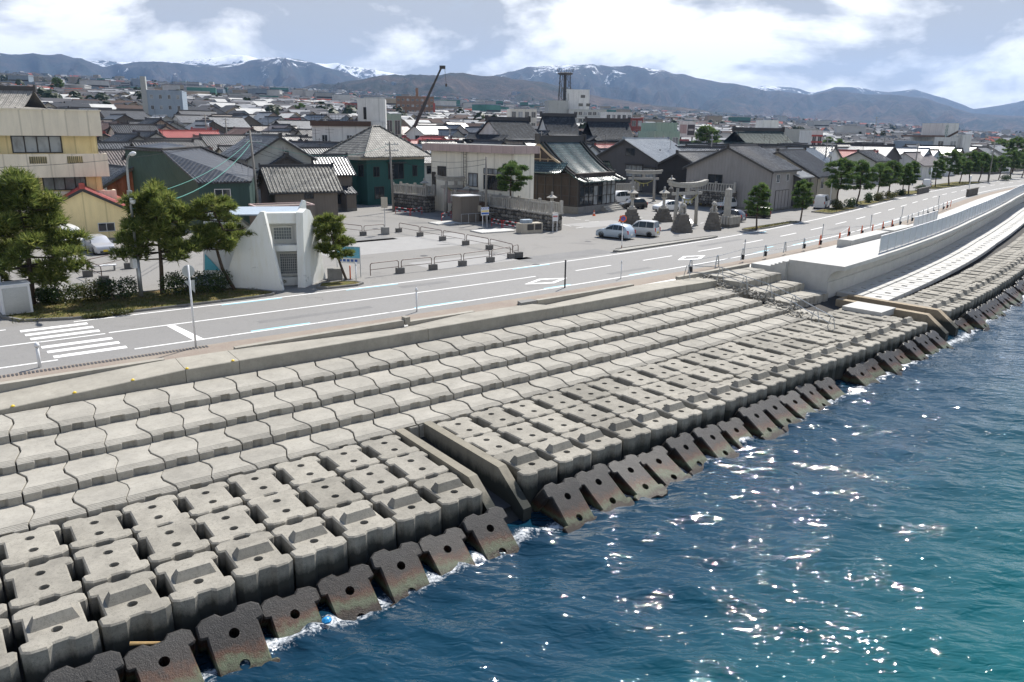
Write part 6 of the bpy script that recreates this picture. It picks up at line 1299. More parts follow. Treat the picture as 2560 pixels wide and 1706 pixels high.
for k, ((x, y), rx, ry, h, m, lab) in enumerate((((112, 758), .8, .7, .95, M_SHRUB, 'dark round shrub behind the white metal cabinet'), ((165, 757), 1.3, .8, 1.15, M_SHRUB, 'broad hedge shrub in the left bed beside the dark round one'), ((232, 755), 1.3, .8, 1.35, M_YSHRUB, 'yellowish shrub in the middle of the left hedge'), ((300, 752), 1.2, .9, 1.45, M_SHRUB, 'dark tall shrub left of the street lamp'), ((268, 790), 1.1, .6, .32, M_YSHRUB, 'low spreading ground cover at the front of the left bed'), ((470, 736), 1.4, .9, 1.6, M_SHRUB, 'dark shrub between the dense pine and the white building'), ((545, 732), 1.5, .9, 1.55, M_SHRUB, 'dark shrub against the foot of the white building'), ((718, 712), .5, .3, .5, M_YSHRUB, 'dry brown shrub under the glass block window'), ((2093, 524), 1.3, 1.0, 1.4, M_YSHRUB, 'clipped round shrub at the left end of the bed by the van'), ((2130, 519), 1.8, 1.0, 1.5, M_SHRUB, 'dark clipped shrub right of the clipped round one by the van'), ((2172, 507), 1.8, .9, 1.5, M_SHRUB, 'dark left end of the long clipped hedge'), ((2198, 503), 1.8, .9, 1.5, M_YSHRUB, 'yellow green middle of the long clipped hedge'), ((2224, 499), 1.8, .9, 1.4, M_YSHRUB, 'yellow green right end of the long clipped hedge'), ((2254, 490), .9, .7, 1.1, M_SHRUB, 'small shrub at the foot of the slim pines'), ((2300, 480), 1.3, .8, 1.3, M_SHRUB, 'dark shrub before the low dark wall'), ((2515, 452), 5, 1.2, 1.4, M_SHRUB, 'far low hedge at the right edge of the road'))):
    shrub(G(x, y), SA(10) if x < 800 else SA(110), rx, ry, h, lab, m, 1300 if x < 800 else 700, k + 3, lf=.13 if x < 800 else .2)
# grass tufts on the beds
gb = MB(); R_ = random.Random(5)
for s0, s1, t0, t1, n in ((-.6, 13.6, -8.8, -4.5, 1500), (72, 84, -5.0, -4.3, 500), (99, 110, -6.6, -4.5, 300), (168, 204, -8, -4.6, 500)):
    for k in range(n):
        p = S(R_.uniform(s0, s1), R_.uniform(t0, t1), .1); h = R_.uniform(.05, .16)
        for q in range(3): a = R_.random() * 6.28; d_ = Vector((cos(a), sin(a), 0)); o = len(gb.v); gb.v += [p - d_ * .02, p + d_ * .02, p + Vector((R_.uniform(-.08, .08), R_.uniform(-.08, .08), h))]; gb.f.append([o, o + 1, o + 2]); gb.m.append(0)
tag(gb.build('grass', M_YSHRUB), 'short rough grass growing in the roadside planting beds', 'grass', kind='stuff')
fartrees()

# ---------------------------------------------------------------- cars
def m_paintc(name, c, rough=0.28, metal=0.0):
    N = NT(name); f = N.noise(N.obj(), 2.5, 4, 0.6); N.base(N.mix(N.ramp(f, [(0.4, 0.0), (0.7, 0.25)]), c, sc3(c, 0.7)), rough, 0.5, metal); N.b.inputs['Coat Weight'].default_value = 0.35; return N.m
CARC = {'silver': m_paintc('silver_car_paint', (0.48, 0.49, 0.51), .3, .35), 'palesilver': m_paintc('pale_silver_car_paint', (0.55, 0.56, 0.56), .3, .25), 'white': m_paintc('white_car_paint', (0.72, 0.73, 0.73)), 'black': m_paintc('black_car_paint', (0.012, 0.012, 0.014)), 'navy': m_paintc('dark_blue_car_paint', (0.012, 0.018, 0.038)), 'blue': m_paintc('pale_blue_car_paint', (0.36, 0.44, 0.52), .3, .2)}
M_TYRE = mat('tyre_rubber', (0.018, 0.018, 0.018), 0.85); M_RIM = mat('wheel_rim', (0.45, 0.46, 0.47), 0.35, 0.1, metal=0.6); M_CGLASS = m_glass('car_glass', (0.035, 0.048, 0.052), 0.04); M_HEAD = mat('headlight_lens', (0.6, 0.62, 0.63), 0.1); M_TAIL = mat('red_lamp_lens', (0.45, 0.02, 0.02), 0.2); M_PLATEY = mat('yellow_number_plate', (0.65, 0.48, 0.03), 0.5); M_PLATEW = mat('white_number_plate', (0.7, 0.7, 0.68), 0.5); M_BLACKP = mat('black_plastic', (0.02, 0.02, 0.021), 0.6)
KIND = {  # length, width, height, wheel radius, roof line (x from the nose as a fraction, height as a fraction), cowl, tail of the glass, belt
 'hatch': (3.85, 1.70, 1.50, .30, [(0, .36), (.015, .46), (.05, .53), (.15, .60), (.27, .655), (.42, .95), (.5, .995), (.7, 1.0), (.86, .955), (.95, .70), (.985, .56), (1, .34)], .27, .95, .62),
 'kei': (3.40, 1.48, 1.66, .27, [(0, .34), (.02, .46), (.06, .53), (.14, .575), (.19, .60), (.33, .93), (.42, .99), (.75, 1.0), (.93, .97), (.975, .60), (.99, .5), (1, .3)], .19, .972, .58),
 'wagon': (3.95, 1.60, 1.42, .28, [(0, .36), (.015, .48), (.05, .55), (.2, .625), (.30, .655), (.43, .95), (.52, .995), (.8, 1.0), (.93, .96), (.98, .66), (.99, .55), (1, .34)], .30, .985, .63),
 'van': (4.70, 1.70, 1.98, .32, [(0, .28), (.012, .42), (.03, .50), (.07, .545), (.12, .60), (.24, .93), (.32, .985), (.6, 1.0), (.95, .99), (.985, .9), (.995, .5), (1, .25)], .11, .99, .56),
 'minivan': (4.4, 1.69, 1.85, .31, [(0, .32), (.015, .46), (.05, .53), (.13, .58), (.18, .61), (.33, .93), (.42, .99), (.7, 1.0), (.94, .97), (.98, .62), (.992, .5), (1, .28)], .18, .98, .58)}
def car(P, yaw, kind, colr, label, plate=None, group='parked cars'):
    L, W, H, wr, prof, cowl, tail, belt = KIND[kind]; e = empty('car', P, radians(yaw), label, 'car', group); m = CARC[colr]; w = W / 2; px_ = [a for a, _ in prof]; pz_ = [c for _, c in prof]
    top = lambda f: float(np.interp(f, px_, pz_)) * H
    wid = lambda f: w * (1 - .16 * max(0, (.12 - f) / .12) ** 2 - .10 * max(0, (f - .9) / .1) ** 2); bz = belt * H
    fr = sorted(set(px_ + [.1, .22, .6, .66])); zb = wr * .62; b = MB(); sec = []
    X = lambda f: L / 2 - f * L                         # nose towards +x
    def section(f):
        t, q = top(f), wid(f); tb_ = min(t, bz); up = max(0.0, (t - bz) / (H - bz)); wt = q * (1 - .20 * up); s_ = [(q * .93, zb), (q, zb + .16), (q, tb_ * .82), (q * .975, tb_ - .01), (wt * .955 if up > .02 else q * .86, max(t - .05, tb_)), (wt * .80 if up > .02 else q * .55, t)]
        return [(X(f), y, z) for y, z in s_] + [(X(f), -y, z) for y, z in s_[::-1]]
    n = 12; pts = []
    for f in fr: pts += section(f)
    F = [(i * n + k, (i + 1) * n + k, (i + 1) * n + (k + 1) % n, i * n + (k + 1) % n) for i in range(len(fr) - 1) for k in range(n)]; b.add(pts, F + [tuple(range(n)), tuple(range(len(pts) - 1, len(pts) - n - 1, -1))]); body = b.build('body', m, e, True)
    try: body.data.set_sharp_from_angle(angle=radians(38))
    except Exception: pass
    # glass: windscreen, rear window, side windows laid just proud of the cabin
    def glassq(P4, nm):
        c = sum((Vector(p) for p in P4), Vector()) / len(P4); nn = (Vector(P4[1]) - Vector(P4[0])).cross(Vector(P4[-1]) - Vector(P4[0])).normalized(); 
        if nn.dot(c - Vector((0, 0, H * .6))) < 0: nn = -nn
        g = MB(); q = [c + (Vector(p) - c) * .93 + nn * .012 for p in P4]; g.poly(q); g.build(nm, M_CGLASS, e)
    fw = [f for f in fr if f >= cowl and top(f) > .9 * H][0]; rw = [f for f in fr if f <= tail and top(f) > .9 * H][-1]; rt_ = min([f for f in fr if f > rw], key=lambda q: abs(q - tail))
    def sp(f, k): return section(f)[k]
    glassq([sp(cowl, 3), sp(fw, 4), sp(fw, 7), sp(cowl, 8)], 'windscreen'); glassq([sp(rw, 4), sp(rt_, 3) if top(rt_) > bz * .98 else (X(rt_), sp(rt_, 3)[1], bz), sp(rt_, 8) if top(rt_) > bz * .98 else (X(rt_), sp(rt_, 8)[1], bz), sp(rw, 7)], 'rear_window')
    for sg, (ka, kb) in ((1, (3, 4)), (-1, (8, 7))):
        cuts = [cowl + .035] + ([fw + .02, (fw + rw) / 2] if kind in ('hatch', 'wagon', 'kei', 'minivan', 'van') else [fw]) + [rw + (rt_ - rw) * .35]
        cuts = [cowl + .05, (fw + .12), (fw + rw) / 2 + .06, rw + .005]
        for a, c in zip(cuts[:-1], cuts[1:]):
            def lo(f): y = sp(f, ka); return (X(f), wid(f) * .985 * sg, bz + .02)
            def hi(f): t = top(f); up = max(0, (t - .08 - bz) / (H - bz)); return (X(f), wid(f) * (1 - .2 * up) * .97 * sg, max(bz + .06, t - .09))
            g = MB(); q = [Vector(lo(a + .008)), Vector(lo(c - .008)), Vector(hi(c - .008)), Vector(hi(a + .008))]; g.poly([v + Vector((0, sg * .02, 0)) for v in q]); g.build('side_window', M_CGLASS, e)
    for f in (.19 if kind != 'van' else .15, .80 if kind != 'van' else .82):
        for sg in (-1, 1):
            y = sg * (w - .10); wh = MB(TM(X(f), y, wr, 0, pi / 2)); k = 14
            wh.lathe([(wr * .62, -.1), (wr * .93, -.1), (wr, -.06), (wr, .06), (wr * .93, .1), (wr * .62, .1)], k); o = wh.build('wheel', M_TYRE, e, False)
            rm_ = MB(TM(X(f), y, wr, 0, pi / 2)); rm_.lathe([(wr * .63, -.085), (wr * .2, -.06), (wr * .05, -.1), (wr * .05, .1), (wr * .2, .06), (wr * .63, .085)], k); rm_.build('rim', M_RIM, o)
            ar = MB(); ar.tube([(X(f) + wr * 1.13 * cos(t), sg * (w - .012), wr + wr * 1.13 * sin(t)) for t in [pi * i / 8 for i in range(9)]], .035, 4); ar.build('wheel_arch', M_BLACKP, e)
    for sg in (-1, 1):
        b = MB(); zh = top(.05) * .86; b.add([(X(.012), sg * w * .52, zh - .13), (X(.012), sg * w * .82, zh - .13), (X(.06), sg * wid(.06) * 1.004, zh - .04), (X(.06), sg * wid(.06) * 1.0, zh + .05), (X(.035), sg * w * .55, zh + .04)], [(0, 1, 2, 3, 4) if sg > 0 else (4, 3, 2, 1, 0)]); b.build('headlight', M_HEAD, e)
        b = MB(); zt = bz * .98; b.box(X(.998) - .02, X(.955), sg * (w * .90) - .035 * sg - .05, sg * (w * .90) - .035 * sg + .05, zt - .34, zt + .02); b.build('taillight', M_TAIL, e)
        b = MB(); b.cbox(X(cowl + .06), sg * (w + .09), bz - .02, .12, .2, .14); b.build('side_mirror', m, e)
    b = MB(); b.box(X(0) - .02, X(0) + .015, -.19, .19, .32 * H * .6, .32 * H * .6 + .17); b.box(X(1) - .015, X(1) + .02, -.19, .19, .4, .57); b.build('number_plate', plate or M_PLATEW, e)
    b = MB(); b.box(X(0) - .04, X(0) + .006, -w * .55, w * .55, zb + .02, zb + .17); b.box(X(.985), X(.02), -w * .9, w * .9, zb - .03, zb + .03); b.build('lower_trim', M_BLACKP, e)
    return e
def gmid(*p): q = [G(*a) for a in p]; return sum(q, Vector()) / len(q)
car(gmid((1516, 594), (1560, 597)), 142, 'hatch', 'blue', 'pale blue silver hatchback parked by the no parking sign', M_PLATEW)
car(gmid((1590, 588), (1622, 592)), 148, 'kei', 'palesilver', 'boxy silver mini wagon parked right beside the pale blue hatchback', M_PLATEY)
car(gmid((222, 622), (278, 640)), -48, 'wagon', 'silver', 'old silver wagon parked under the apartment building', M_PLATEY)
car(G(178, 622), -50, 'van', 'white', 'white van half hidden by the big pine under the apartment building')
car(G(1582, 522), 195, 'hatch', 'black', 'black hatchback parked behind the tall stone lantern')
car(G(1666, 528), 205, 'hatch', 'white', 'white hatchback parked behind the stone lantern left of the front gate')
car(G(1722, 511), 250, 'minivan', 'white', 'white minivan seen through the front stone gate')
car(G(1762, 514), 240, 'minivan', 'black', 'black minivan with a yellow plate beside the white one', M_PLATEY)
car(G(1822, 553), 140, 'hatch', 'navy', 'dark blue hatchback parked behind the tall stone pillar')
car(G(1886, 544), 165, 'wagon', 'black', 'black wagon parked behind the small roadside pine')
car(G(2053, 520), 60, 'van', 'white', 'white van seen from behind in front of the beige house')
car(G(1543, 508), 220, 'minivan', 'white', 'white car nose showing behind the right corner of the shrine hall')
car(G(2316, 470), 60, 'minivan', 'white', 'white car parked among the far roadside pines')
# small white pickup
e = empty('pickup_truck', G(1812, 524), radians(35), 'small white pickup truck beside the rear stone wall', 'pickup truck', 'parked cars'); m = CARC['white']
b = MB(); b.prism([(1.7, -.72), (1.7, .72), (.35, .72), (.35, -.72)], .45, 1.0); b.add([(1.66, -.7, 1.0), (1.66, .7, 1.0), (.35, .7, 1.0), (.35, -.7, 1.0), (1.25, -.6, 1.75), (1.25, .6, 1.75), (.4, .6, 1.75), (.4, -.6, 1.75)], [(4, 5, 6, 7), (0, 1, 5, 4), (1, 2, 6, 5), (2, 3, 7, 6), (3, 0, 4, 7)]); b.build('cab', m, e)
b = MB(); b.box(-1.65, .3, -.72, .72, .62, .7); b.box(-1.65, .3, -.72, -.68, .7, 1.0); b.box(-1.65, .3, .68, .72, .7, 1.0); b.box(-1.65, -1.61, -.68, .68, .7, 1.0); b.build('cargo_bed', m, e)
b = MB(); b.poly([(1.63, -.6, 1.08), (1.63, .6, 1.08), (1.3, .55, 1.66), (1.3, -.55, 1.66)]); b.build('windscreen', M_CGLASS, e); b = MB(); b.poly([(.345, -.5, 1.1), (.345, .5, 1.1), (.375, .45, 1.6), (.375, -.45, 1.6)][::-1]); b.build('rear_window', M_CGLASS, e)
for sg in (-1, 1):
    b = MB(); b.poly([(1.5, sg * .715, 1.06), (.5, sg * .715, 1.06), (.5, sg * .63, 1.62), (1.22, sg * .63, 1.62)]); b.build('side_window', M_CGLASS, e)
    for x in (1.15, -1.0): b = MB(TM(x, sg * .63, .27, 0, pi / 2)); b.lathe([(.16, -.08), (.25, -.08), (.27, 0), (.25, .08), (.16, .08)], 12); o = b.build('wheel', M_TYRE, e); b = MB(TM(x, sg * .63, .27, 0, pi / 2)); b.lathe([(.16, -.06), (.05, -.07), (.05, .07), (.16, .06)], 12); b.build('rim', M_RIM, o)
    b = MB(); b.box(-1.68, -1.65, sg * .6 - .08, sg * .6 + .08, .5, .62); b.build('taillight', M_TAIL, e)

# ---------------------------------------------------------------- street furniture
M_RAILB = mat('brown_pipe', (0.085, 0.045, 0.035), 0.5, 0.3); M_WHITEP = mat('white_enamel', (0.70, 0.71, 0.72), 0.4, 0.08); M_RED = mat('red_enamel', (0.50, 0.035, 0.03), 0.45, 0.12); M_ORANGE = mat('orange_plastic', (0.72, 0.13, 0.03), 0.45, 0.1); M_BLUEP = mat('blue_enamel', (0.04, 0.12, 0.42), 0.45); M_BLACKST = mat('black_post', (0.02, 0.02, 0.022), 0.5); M_CABLE = mat('cable_sheath', (0.03, 0.03, 0.03), 0.6); M_CABLEG = mat('green_cable_sleeve', (0.10, 0.30, 0.25), 0.6); M_POLE = m_conc('pole_concrete', (0.27, 0.255, 0.235), stain=0.3, rand=0.1); M_ROPE = mat('yellow_black_rope', (0.42, 0.33, 0.04), 0.8, 0.4, 20)
# lamp post
P = G(354, 745); e = empty('street_lamp', P, SA(6) - pi / 2 + .1, 'tall grey street lamp with a curved arm above the hedge', 'street lamp')
b = MB(); b.tube([(0, 0, 0), (0, 0, 2.6)], .13, 10); b.build('base_pole', M_STEEL, e, True); b = MB(); b.tube([(0, 0, 2.5), (0, 0, 7.3), (.05, 0, 8.0), (.3, 0, 8.55), (.75, 0, 8.85), (1.1, 0, 8.9)], [.085, .07, .065, .06, .055, .05], 8); b.build('pole', M_STEEL, e, True)
b = MB(); b.lathe([(.05, -.42), (.12, -.3), (.14, 0), (.1, .3), (.04, .42)], 8); o = b.build('lamp_head', M_WHITEP, e, True); o.matrix_local = TM(1.45, 0, 8.93, 0, 0, pi / 2 - .1)
b = MB(); b.box(-.05, .42, -.03, .03, 6.35, 6.42); b.build('camera_arm', M_STEEL, e); b = MB(); b.lathe([(.02, .2), (.15, .18), (.17, -.02), (.12, -.16), (.03, -.2)], 10, (.42, 0, 6.1)); b.build('camera_dome', M_WHITEP, e, True)
b = MB(); b.box(-.28, .26, -.36, -.1, 1.95, 2.55); b.build('control_box', M_WHITEP, e)
b = MB(); b.box(-.1, .16, -.12, .12, 6.3, 6.7); b.build('junction_box', M_STEEL, e)
# white cabinet
e = empty('metal_cabinet', G(42, 785), SA(-1) + .08, 'white metal cabinet at the left end of the planting bed', 'cabinet'); b = MB(); b.box(-.75, .75, -.55, .6, .05, 1.75); b.build('cabinet_body', M_WHITEP, e); b = MB(); b.box(-.8, .8, -.6, .65, 1.75, 1.82); b.box(-.8, .8, -.6, .65, 0, .05); b.build('cabinet_top', M_WHITEP, e); b = MB(); b.box(-.62, .62, -.58, -.56, .15, 1.62); b.build('door', M_STEEL, e); b = MB(); b.tube([(-.5, .3, 1.8), (-.5, .3, 2.4)], .03, 5); b.build('vent_pipe', M_STEEL, e)
# tall white roadside pole with a mirror-like disc and the row of small posts
e = empty('sign_pole', G(490, 869), SA(7), 'tall white sign pole beside the stop line on the sea side', 'sign'); b = MB(); b.tube([(0, 0, 0), (0, 0, 4.1)], .05, 8); b.build('pole', M_WHITEP, e, True); b = MB(TM(0, .05, 3.8, 0, pi / 2)); b.lathe([(.28, -.01), (.3, 0), (.28, .01)], 16); b.build('sign_disc', M_STEEL, e); b = MB(); b.poly([(-.25, .04, 3.35), (.25, .04, 3.35), (.22, .04, 2.7)]); b.build('sign_plate', M_STEEL, e)
def post(x, y, h, r, m, label, cap=False, name='marker_post', z=0.0):
    e = empty(name, G(x, y, z), 0, label, 'post'); b = MB(); b.tube([(0, 0, 0), (0, 0, h)], r, 8); b.build('post', m, e, True)
    if cap: b = MB(); b.lathe([(r * 1.5, 0), (r * 1.7, .1), (r * .8, .2), (.01, .24)], 8, (0, 0, h)); b.build('cap', m, e, True)
post(100, 919, .95, .07, M_WHITEP, 'white capped post at the lower end of the crosswalk', True); post(1042, 780, 1.25, .05, M_WHITEP, 'white post beside the brick walkway ramp', True); post(1412, 720, 1.95, .055, M_BLACKST, 'black marker post by the second road diamond'); post(1552, 697, 1.15, .035, M_WHITEP, 'thin white post between the black post and the barriers', True); post(891, 710, 1.3, .045, M_WHITEP, 'white capped post at the edge of the small kerbed bed', True); post(876, 699, 1.0, .05, M_ORANGE, 'orange marker post behind the small leaning pine')
for (x, y), lab in (((1860, 640), 'first thin grey delineator along the promenade'), ((2055, 595), 'second thin grey delineator along the promenade'), ((2176, 568), 'third thin grey delineator along the promenade'), ((2254, 545), 'fourth thin grey delineator along the promenade'), ((2345, 513), 'fifth thin grey delineator along the promenade')): post(x, y, 1.25, .04, M_STEEL, lab, True)
# brown pipe barriers standing in concrete feet
M_FOOT = m_conc('barrier_foot', (0.15, 0.145, 0.14), stain=0.4)
def foot(p, rz, label, s_=1.0): o = MB().box(-.3 * s_, .3 * s_, -.2 * s_, .2 * s_, 0, .42 * s_).build('concrete_block', M_FOOT); o.location = (p.x, p.y, 0); o.rotation_euler = (0, 0, rz); tag(o, label, 'concrete block', 'barrier feet on the plaza'); return o
def piperail(p, q, label, h=1.0):
    d_ = q - p; L = d_.length; e = empty('pipe_barrier', p, atan2(d_.y, d_.x), label, 'barrier', 'pipe barriers round the plaza'); r = .18; pts = [(0.12, 0, .1), (0.12, 0, h - r)] + [(0.12 + r - r * cos(a), 0, h - r + r * sin(a)) for a in (.5, 1.1)] + [(.12 + r, 0, h), (L - .12 - r, 0, h)] + [(L - .12 - r + r * sin(a), 0, h - r + r * cos(a)) for a in (.5, 1.1)] + [(L - .12, 0, h - r), (L - .12, 0, .1)]
    b = MB(); b.tube(pts, .032, 6); b.build('frame', M_RAILB, e); b = MB(); b.tube([(.12, 0, h * .52), (L - .12, 0, h * .52)], .022, 5); b.build('middle_rail', M_RAILB, e)
zb2 = lambda a, c: (640 + a / 3.677, 400 + c / 3.677)
ring1 = [zb2(*q) for q in ((1040, 1078), (1325, 1042), (1628, 1010), (1898, 975), (2156, 940), (2345, 905))]; ring2 = [zb2(*q) for q in ((570, 650), (985, 697), (1190, 680))]; ring3 = [zb2(*q) for q in ((1312, 665), (1508, 703), (1715, 742), (1928, 783), (2145, 825))] + [(1283, 640)]
names = ['front', 'rear left', 'rear right']
for nm, rg_ in zip(names, (ring1, ring2, ring3)):
    for k in range(len(rg_) - 1): piperail(G(*rg_[k]), G(*rg_[k + 1]), f'brown pipe barrier in the {nm} plaza row, {["first", "second", "third", "fourth", "fifth", "sixth"][k]} from the left')
    for k, q in enumerate(rg_):
        if nm == 'front' and k == 0: continue
        if nm == 'rear right' and k == len(rg_) - 1: continue
        foot(G(*q), .6, f'grey concrete foot in the {nm} plaza barrier row, {["first", "second", "third", "fourth", "fifth", "sixth", "seventh"][k]} from the left', 1.0)
piperail(G(1280, 644), G(1297, 640), 'brown pipe barrier standing end on at the right corner of the plaza'); foot(G(1296, 644), .4, 'stacked concrete feet at the right corner of the plaza', 1.15)
for k, (a, c) in enumerate(((( 218, 690), (258, 708)), ((220, 690), (322, 665)))): piperail(G(*a), G(*c), ['brown pipe barrier left behind the hedge', 'long brown pipe barrier in front of the silver wagon'][k], 1.15)
for (x, y), l in (((220, 692), 'concrete foot under the left barrier behind the hedge'), ((261, 706), 'dark concrete foot behind the hedge'), ((323, 672), 'concrete foot right of the bench')): foot(G(x, y), .5, l, 1.1)
e = empty('bench', gmid((232, 682), (285, 674)), .55, 'low grey bench behind the hedge', 'bench'); b = MB(); b.box(-.9, .9, -.22, .22, .38, .45); b.build('seat', M_WHITEP, e)
for x in (-.75, .75): b = MB(); b.box(x - .05, x + .05, -.2, .2, 0, .38); b.build('leg', M_GREYC, e)
# sign on a block, notice boards, boxes
e = empty('notice_sign', G(963, 586), .2, 'beige notice board on a pole set in a grey block', 'sign'); b = MB(); b.cbox(0, 0, 0, .85, .8, .75); b.build('base_block', M_GREYC, e); b = MB(); b.tube([(0, 0, .7), (0, 0, 2.9)], .035, 6); b.build('pole', M_STEEL, e); b = MB(); b.box(-.33, .33, -.07, -.03, 2.7, 3.8); b.build('board', WALL['beige'], e)
e = empty('equipment_box', gmid((1140, 553), (1190, 560)), radians(36), 'tall brown equipment cabin with a white roof beside the stone wall', 'cabin'); b = MB(); b.box(-1.3, 1.3, -.9, .9, .1, 3.1); b.build('wall', WALL['taupe'], e); b = MB(); b.box(-1.45, 1.45, -1.05, 1.05, 3.1, 3.2); b.build('roof', M_WHITEP, e); b = MB(); b.box(1.35, 2.7, -.6, .8, .1, 2.3); b.build('side_box', WALL['brownw'], e); b = MB(); b.box(1.1, 1.45, -1.1, -.92, 1.3, 2.0); b.build('meter_box', WALL['beige'], e)
b = MB()
for k in range(6): x = -1.7 + 1.0 * k; b.tube([(x, -1.7, .1), (x, -1.7, 1.2)], .03, 5)
b.tube([(-1.7, -1.7, 1.2), (3.3, -1.7, 1.2)], .03, 5); b.build('cabin_railing', M_STEEL, e); b = MB(); b.box(-2.2, 3.6, -2.0, 1.2, 0, .1); b.build('cabin_slab', M_GREYC, e)
e = empty('blue_sign', G(1212, 570), radians(30), 'blue and white sign board on two white legs beside the equipment cabin', 'sign')
for x in (-.28, .28): b = MB(); b.tube([(x, 0, 0), (x, 0, 2.2)], .035, 6); b.build('leg', M_WHITEP, e)
b = MB(); b.box(-.5, .5, -.06, -.02, 1.4, 2.3); b.build('board', M_WHITEP, e)
for k, (z, m_) in enumerate(((2.05, M_BLUEP), (1.8, M_YEL), (1.5, M_BLUEP))): b = MB(); b.box(-.46, .46, -.075, -.062, z, z + (.2 if k != 1 else .12)); b.build('printed_band', m_, e)
for k in range(4): b = MB(); b.box(-.4 + .21 * k, -.26 + .21 * k, -.085, -.077, 2.09, 2.21); b.build('lettering', M_WHITEP, e)
for (x0, y0, x1, y1), lab in (((1143, 557, 1105, 560), 'small pale concrete slab left of the equipment cabin'), ((1190, 580, 1275, 578), 'pale concrete slab with a curved edge right of the cabin')):
    c = gmid((x0, y0), (x1, y1)); o = MB().prism([(-2.2, -1.2), (2.0, -1.3), (2.6, .3), (1.5, 1.4), (-2.2, 1.2)], 0, .14, bev=.03).build('concrete_slab', M_NEWC); o.location = (c.x, c.y, 0); o.rotation_euler = (0, 0, .6); tag(o, lab, 'slab')
def redbar(p, q, label):
    d_ = q - p; L = d_.length; e = empty('red_white_barrier', p, atan2(d_.y, d_.x), label, 'barrier', 'red and white barriers')
    for z in (.45, .85):
        for k in range(5): b = MB(); b.tube([(L * k / 5, 0, z), (L * (k + 1) / 5, 0, z)], .045, 6); b.build('rail_segment', M_RED if (k + (z > .6)) % 2 else M_WHITEP, e)
    for x in (0.03, L - .03): b = MB(); b.tube([(x, 0, 0), (x, 0, .88)], .04, 6); b.build('leg', M_RED, e)
redbar(G(989, 535), G(1025, 540), 'red and white barrier in front of the short stone wall, left one'); redbar(G(1027, 540), G(1055, 536), 'red and white barrier in front of the short stone wall, right one'); redbar(G(1104, 553), G(1128, 546), 'short red and white barrier left of the equipment cabin'); redbar(G(1229, 566), G(1254, 571), 'red and white barrier right of the blue sign, left one'); redbar(G(1257, 571), G(1294, 577), 'red and white barrier right of the blue sign, right one')
e = empty('drinking_station', gmid((1296, 584), (1350, 580)), radians(28), 'low beige equipment housing with dark grilles at the foot of the stone wall', 'housing'); b = MB(); b.box(-1.3, 1.3, -.6, .6, 0, 1.05); b.build('housing', WALL['beige'], e)
for x in (-.2, .75): b = MB(); b.box(x - .38, x + .38, -.64, -.605, .35, .95); b.build('grille', M_FRAME, e)
b = MB(); b.box(-.9, .2, -.3, .5, 1.05, 1.4); b.build('blue_box', WALL['blue'], e)
e = empty('white_notice', G(1387, 581), radians(20), 'white notice board with red lettering at the end of the long stone wall', 'sign')
for x in (-.24, .24): b = MB(); b.tube([(x, 0, 0), (x, 0, 1.5)], .04, 6); b.build('leg', M_WHITEP, e)
b = MB(); b.box(-.32, .32, -.06, -.02, 1.2, 2.0); b.build('board', M_WHITEP, e)
for k in range(4): b = MB(); b.box(-.25 + .13 * k, -.16 + .13 * k, -.075, -.062, 1.62, 1.78); b.build('lettering', M_RED, e)
# no-parking sign
e = empty('no_parking_sign', G(1554, 624), radians(0), 'round no parking sign, red ring round blue, on a red and white pole', 'sign')
for k in range(7): b = MB(); b.tube([(0, 0, .37 * k), (0, 0, .37 * (k + 1))], .045, 8); b.build('pole_section', M_WHITEP if k > 1 or k % 2 else mat('rusty_pole', (0.25, 0.12, 0.07), .7), e)
b = MB(TM(0, -.06, 2.85, 0, pi / 2)); b.lathe([(.33, -.012), (.33, .012)], 20); b.build('sign_disc', M_ORANGE, e); b = MB(TM(0, -.085, 2.85, 0, pi / 2)); b.lathe([(.215, -.008), (.215, .008)], 18); b.build('blue_field', M_BLUEP, e); b = MB(TM(0, -.1, 2.85, 0, 0, radians(45))); b.box(-.21, .21, -.006, .006, -.03, .03); b.build('slash', M_RED, e)
def cone(x, y, label): e = empty('traffic_cone', G(x, y), 0, label, 'traffic cone'); b = MB(); b.cbox(0, 0, 0, .42, .42, .05); b.lathe([(.17, .05), (.03, .75)], 10); b.build('cone_body', M_ORANGE, e); b = MB(); b.lathe([(.128, .3), (.092, .45)], 10); b.build('white_band', M_WHITEP, e)
cone(1485, 540, 'orange traffic cone in front of the shrine hall steps'); cone(1550, 554, 'orange traffic cone left of the tall stone lantern')
e = empty('notice_lectern', G(1718, 580), radians(10), 'tilted white notice panel on black legs beside the guardian lion', 'sign')
for x in (-.4, .4): b = MB(); b.tube([(x, 0, 0), (x, 0, 1.05)], .03, 5); b.build('leg', M_BLACKST, e)
b = MB(); b.add([(-.5, -.35, .95), (.5, -.35, .95), (.5, .35, 1.3), (-.5, .35, 1.3), (-.5, -.35, 1.0), (.5, -.35, 1.0), (.5, .35, 1.35), (-.5, .35, 1.35)], [(0, 3, 2, 1), (4, 5, 6, 7), (0, 1, 5, 4), (1, 2, 6, 5), (2, 3, 7, 6), (3, 0, 4, 7)]); b.build('panel', M_WHITEP, e)
e = empty('banner_sign', G(873, 692), radians(-10), 'blue and white tourist banner beside the small leaning pine', 'sign')
for x in (-.9, .9): b = MB(); b.tube([(x, 0, 0), (x, 0, 2.2)], .035, 6); b.build('leg', M_STEEL, e)
b = MB(); b.box(-.95, .95, -.04, -.02, 1.0, 2.25); b.build('board', M_WHITEP, e); b = MB(); b.box(-.9, .9, -.055, -.043, 1.4, 2.2); b.build('blue_print', mat('sky_blue_print', (0.16, 0.46, 0.62), .6, .3, 3), e)
for k in range(5): b = MB(); b.box(-.7 + .3 * k, -.5 + .3 * k, -.055, -.043, 1.12, 1.3); b.build('lettering', M_BLUEP, e)
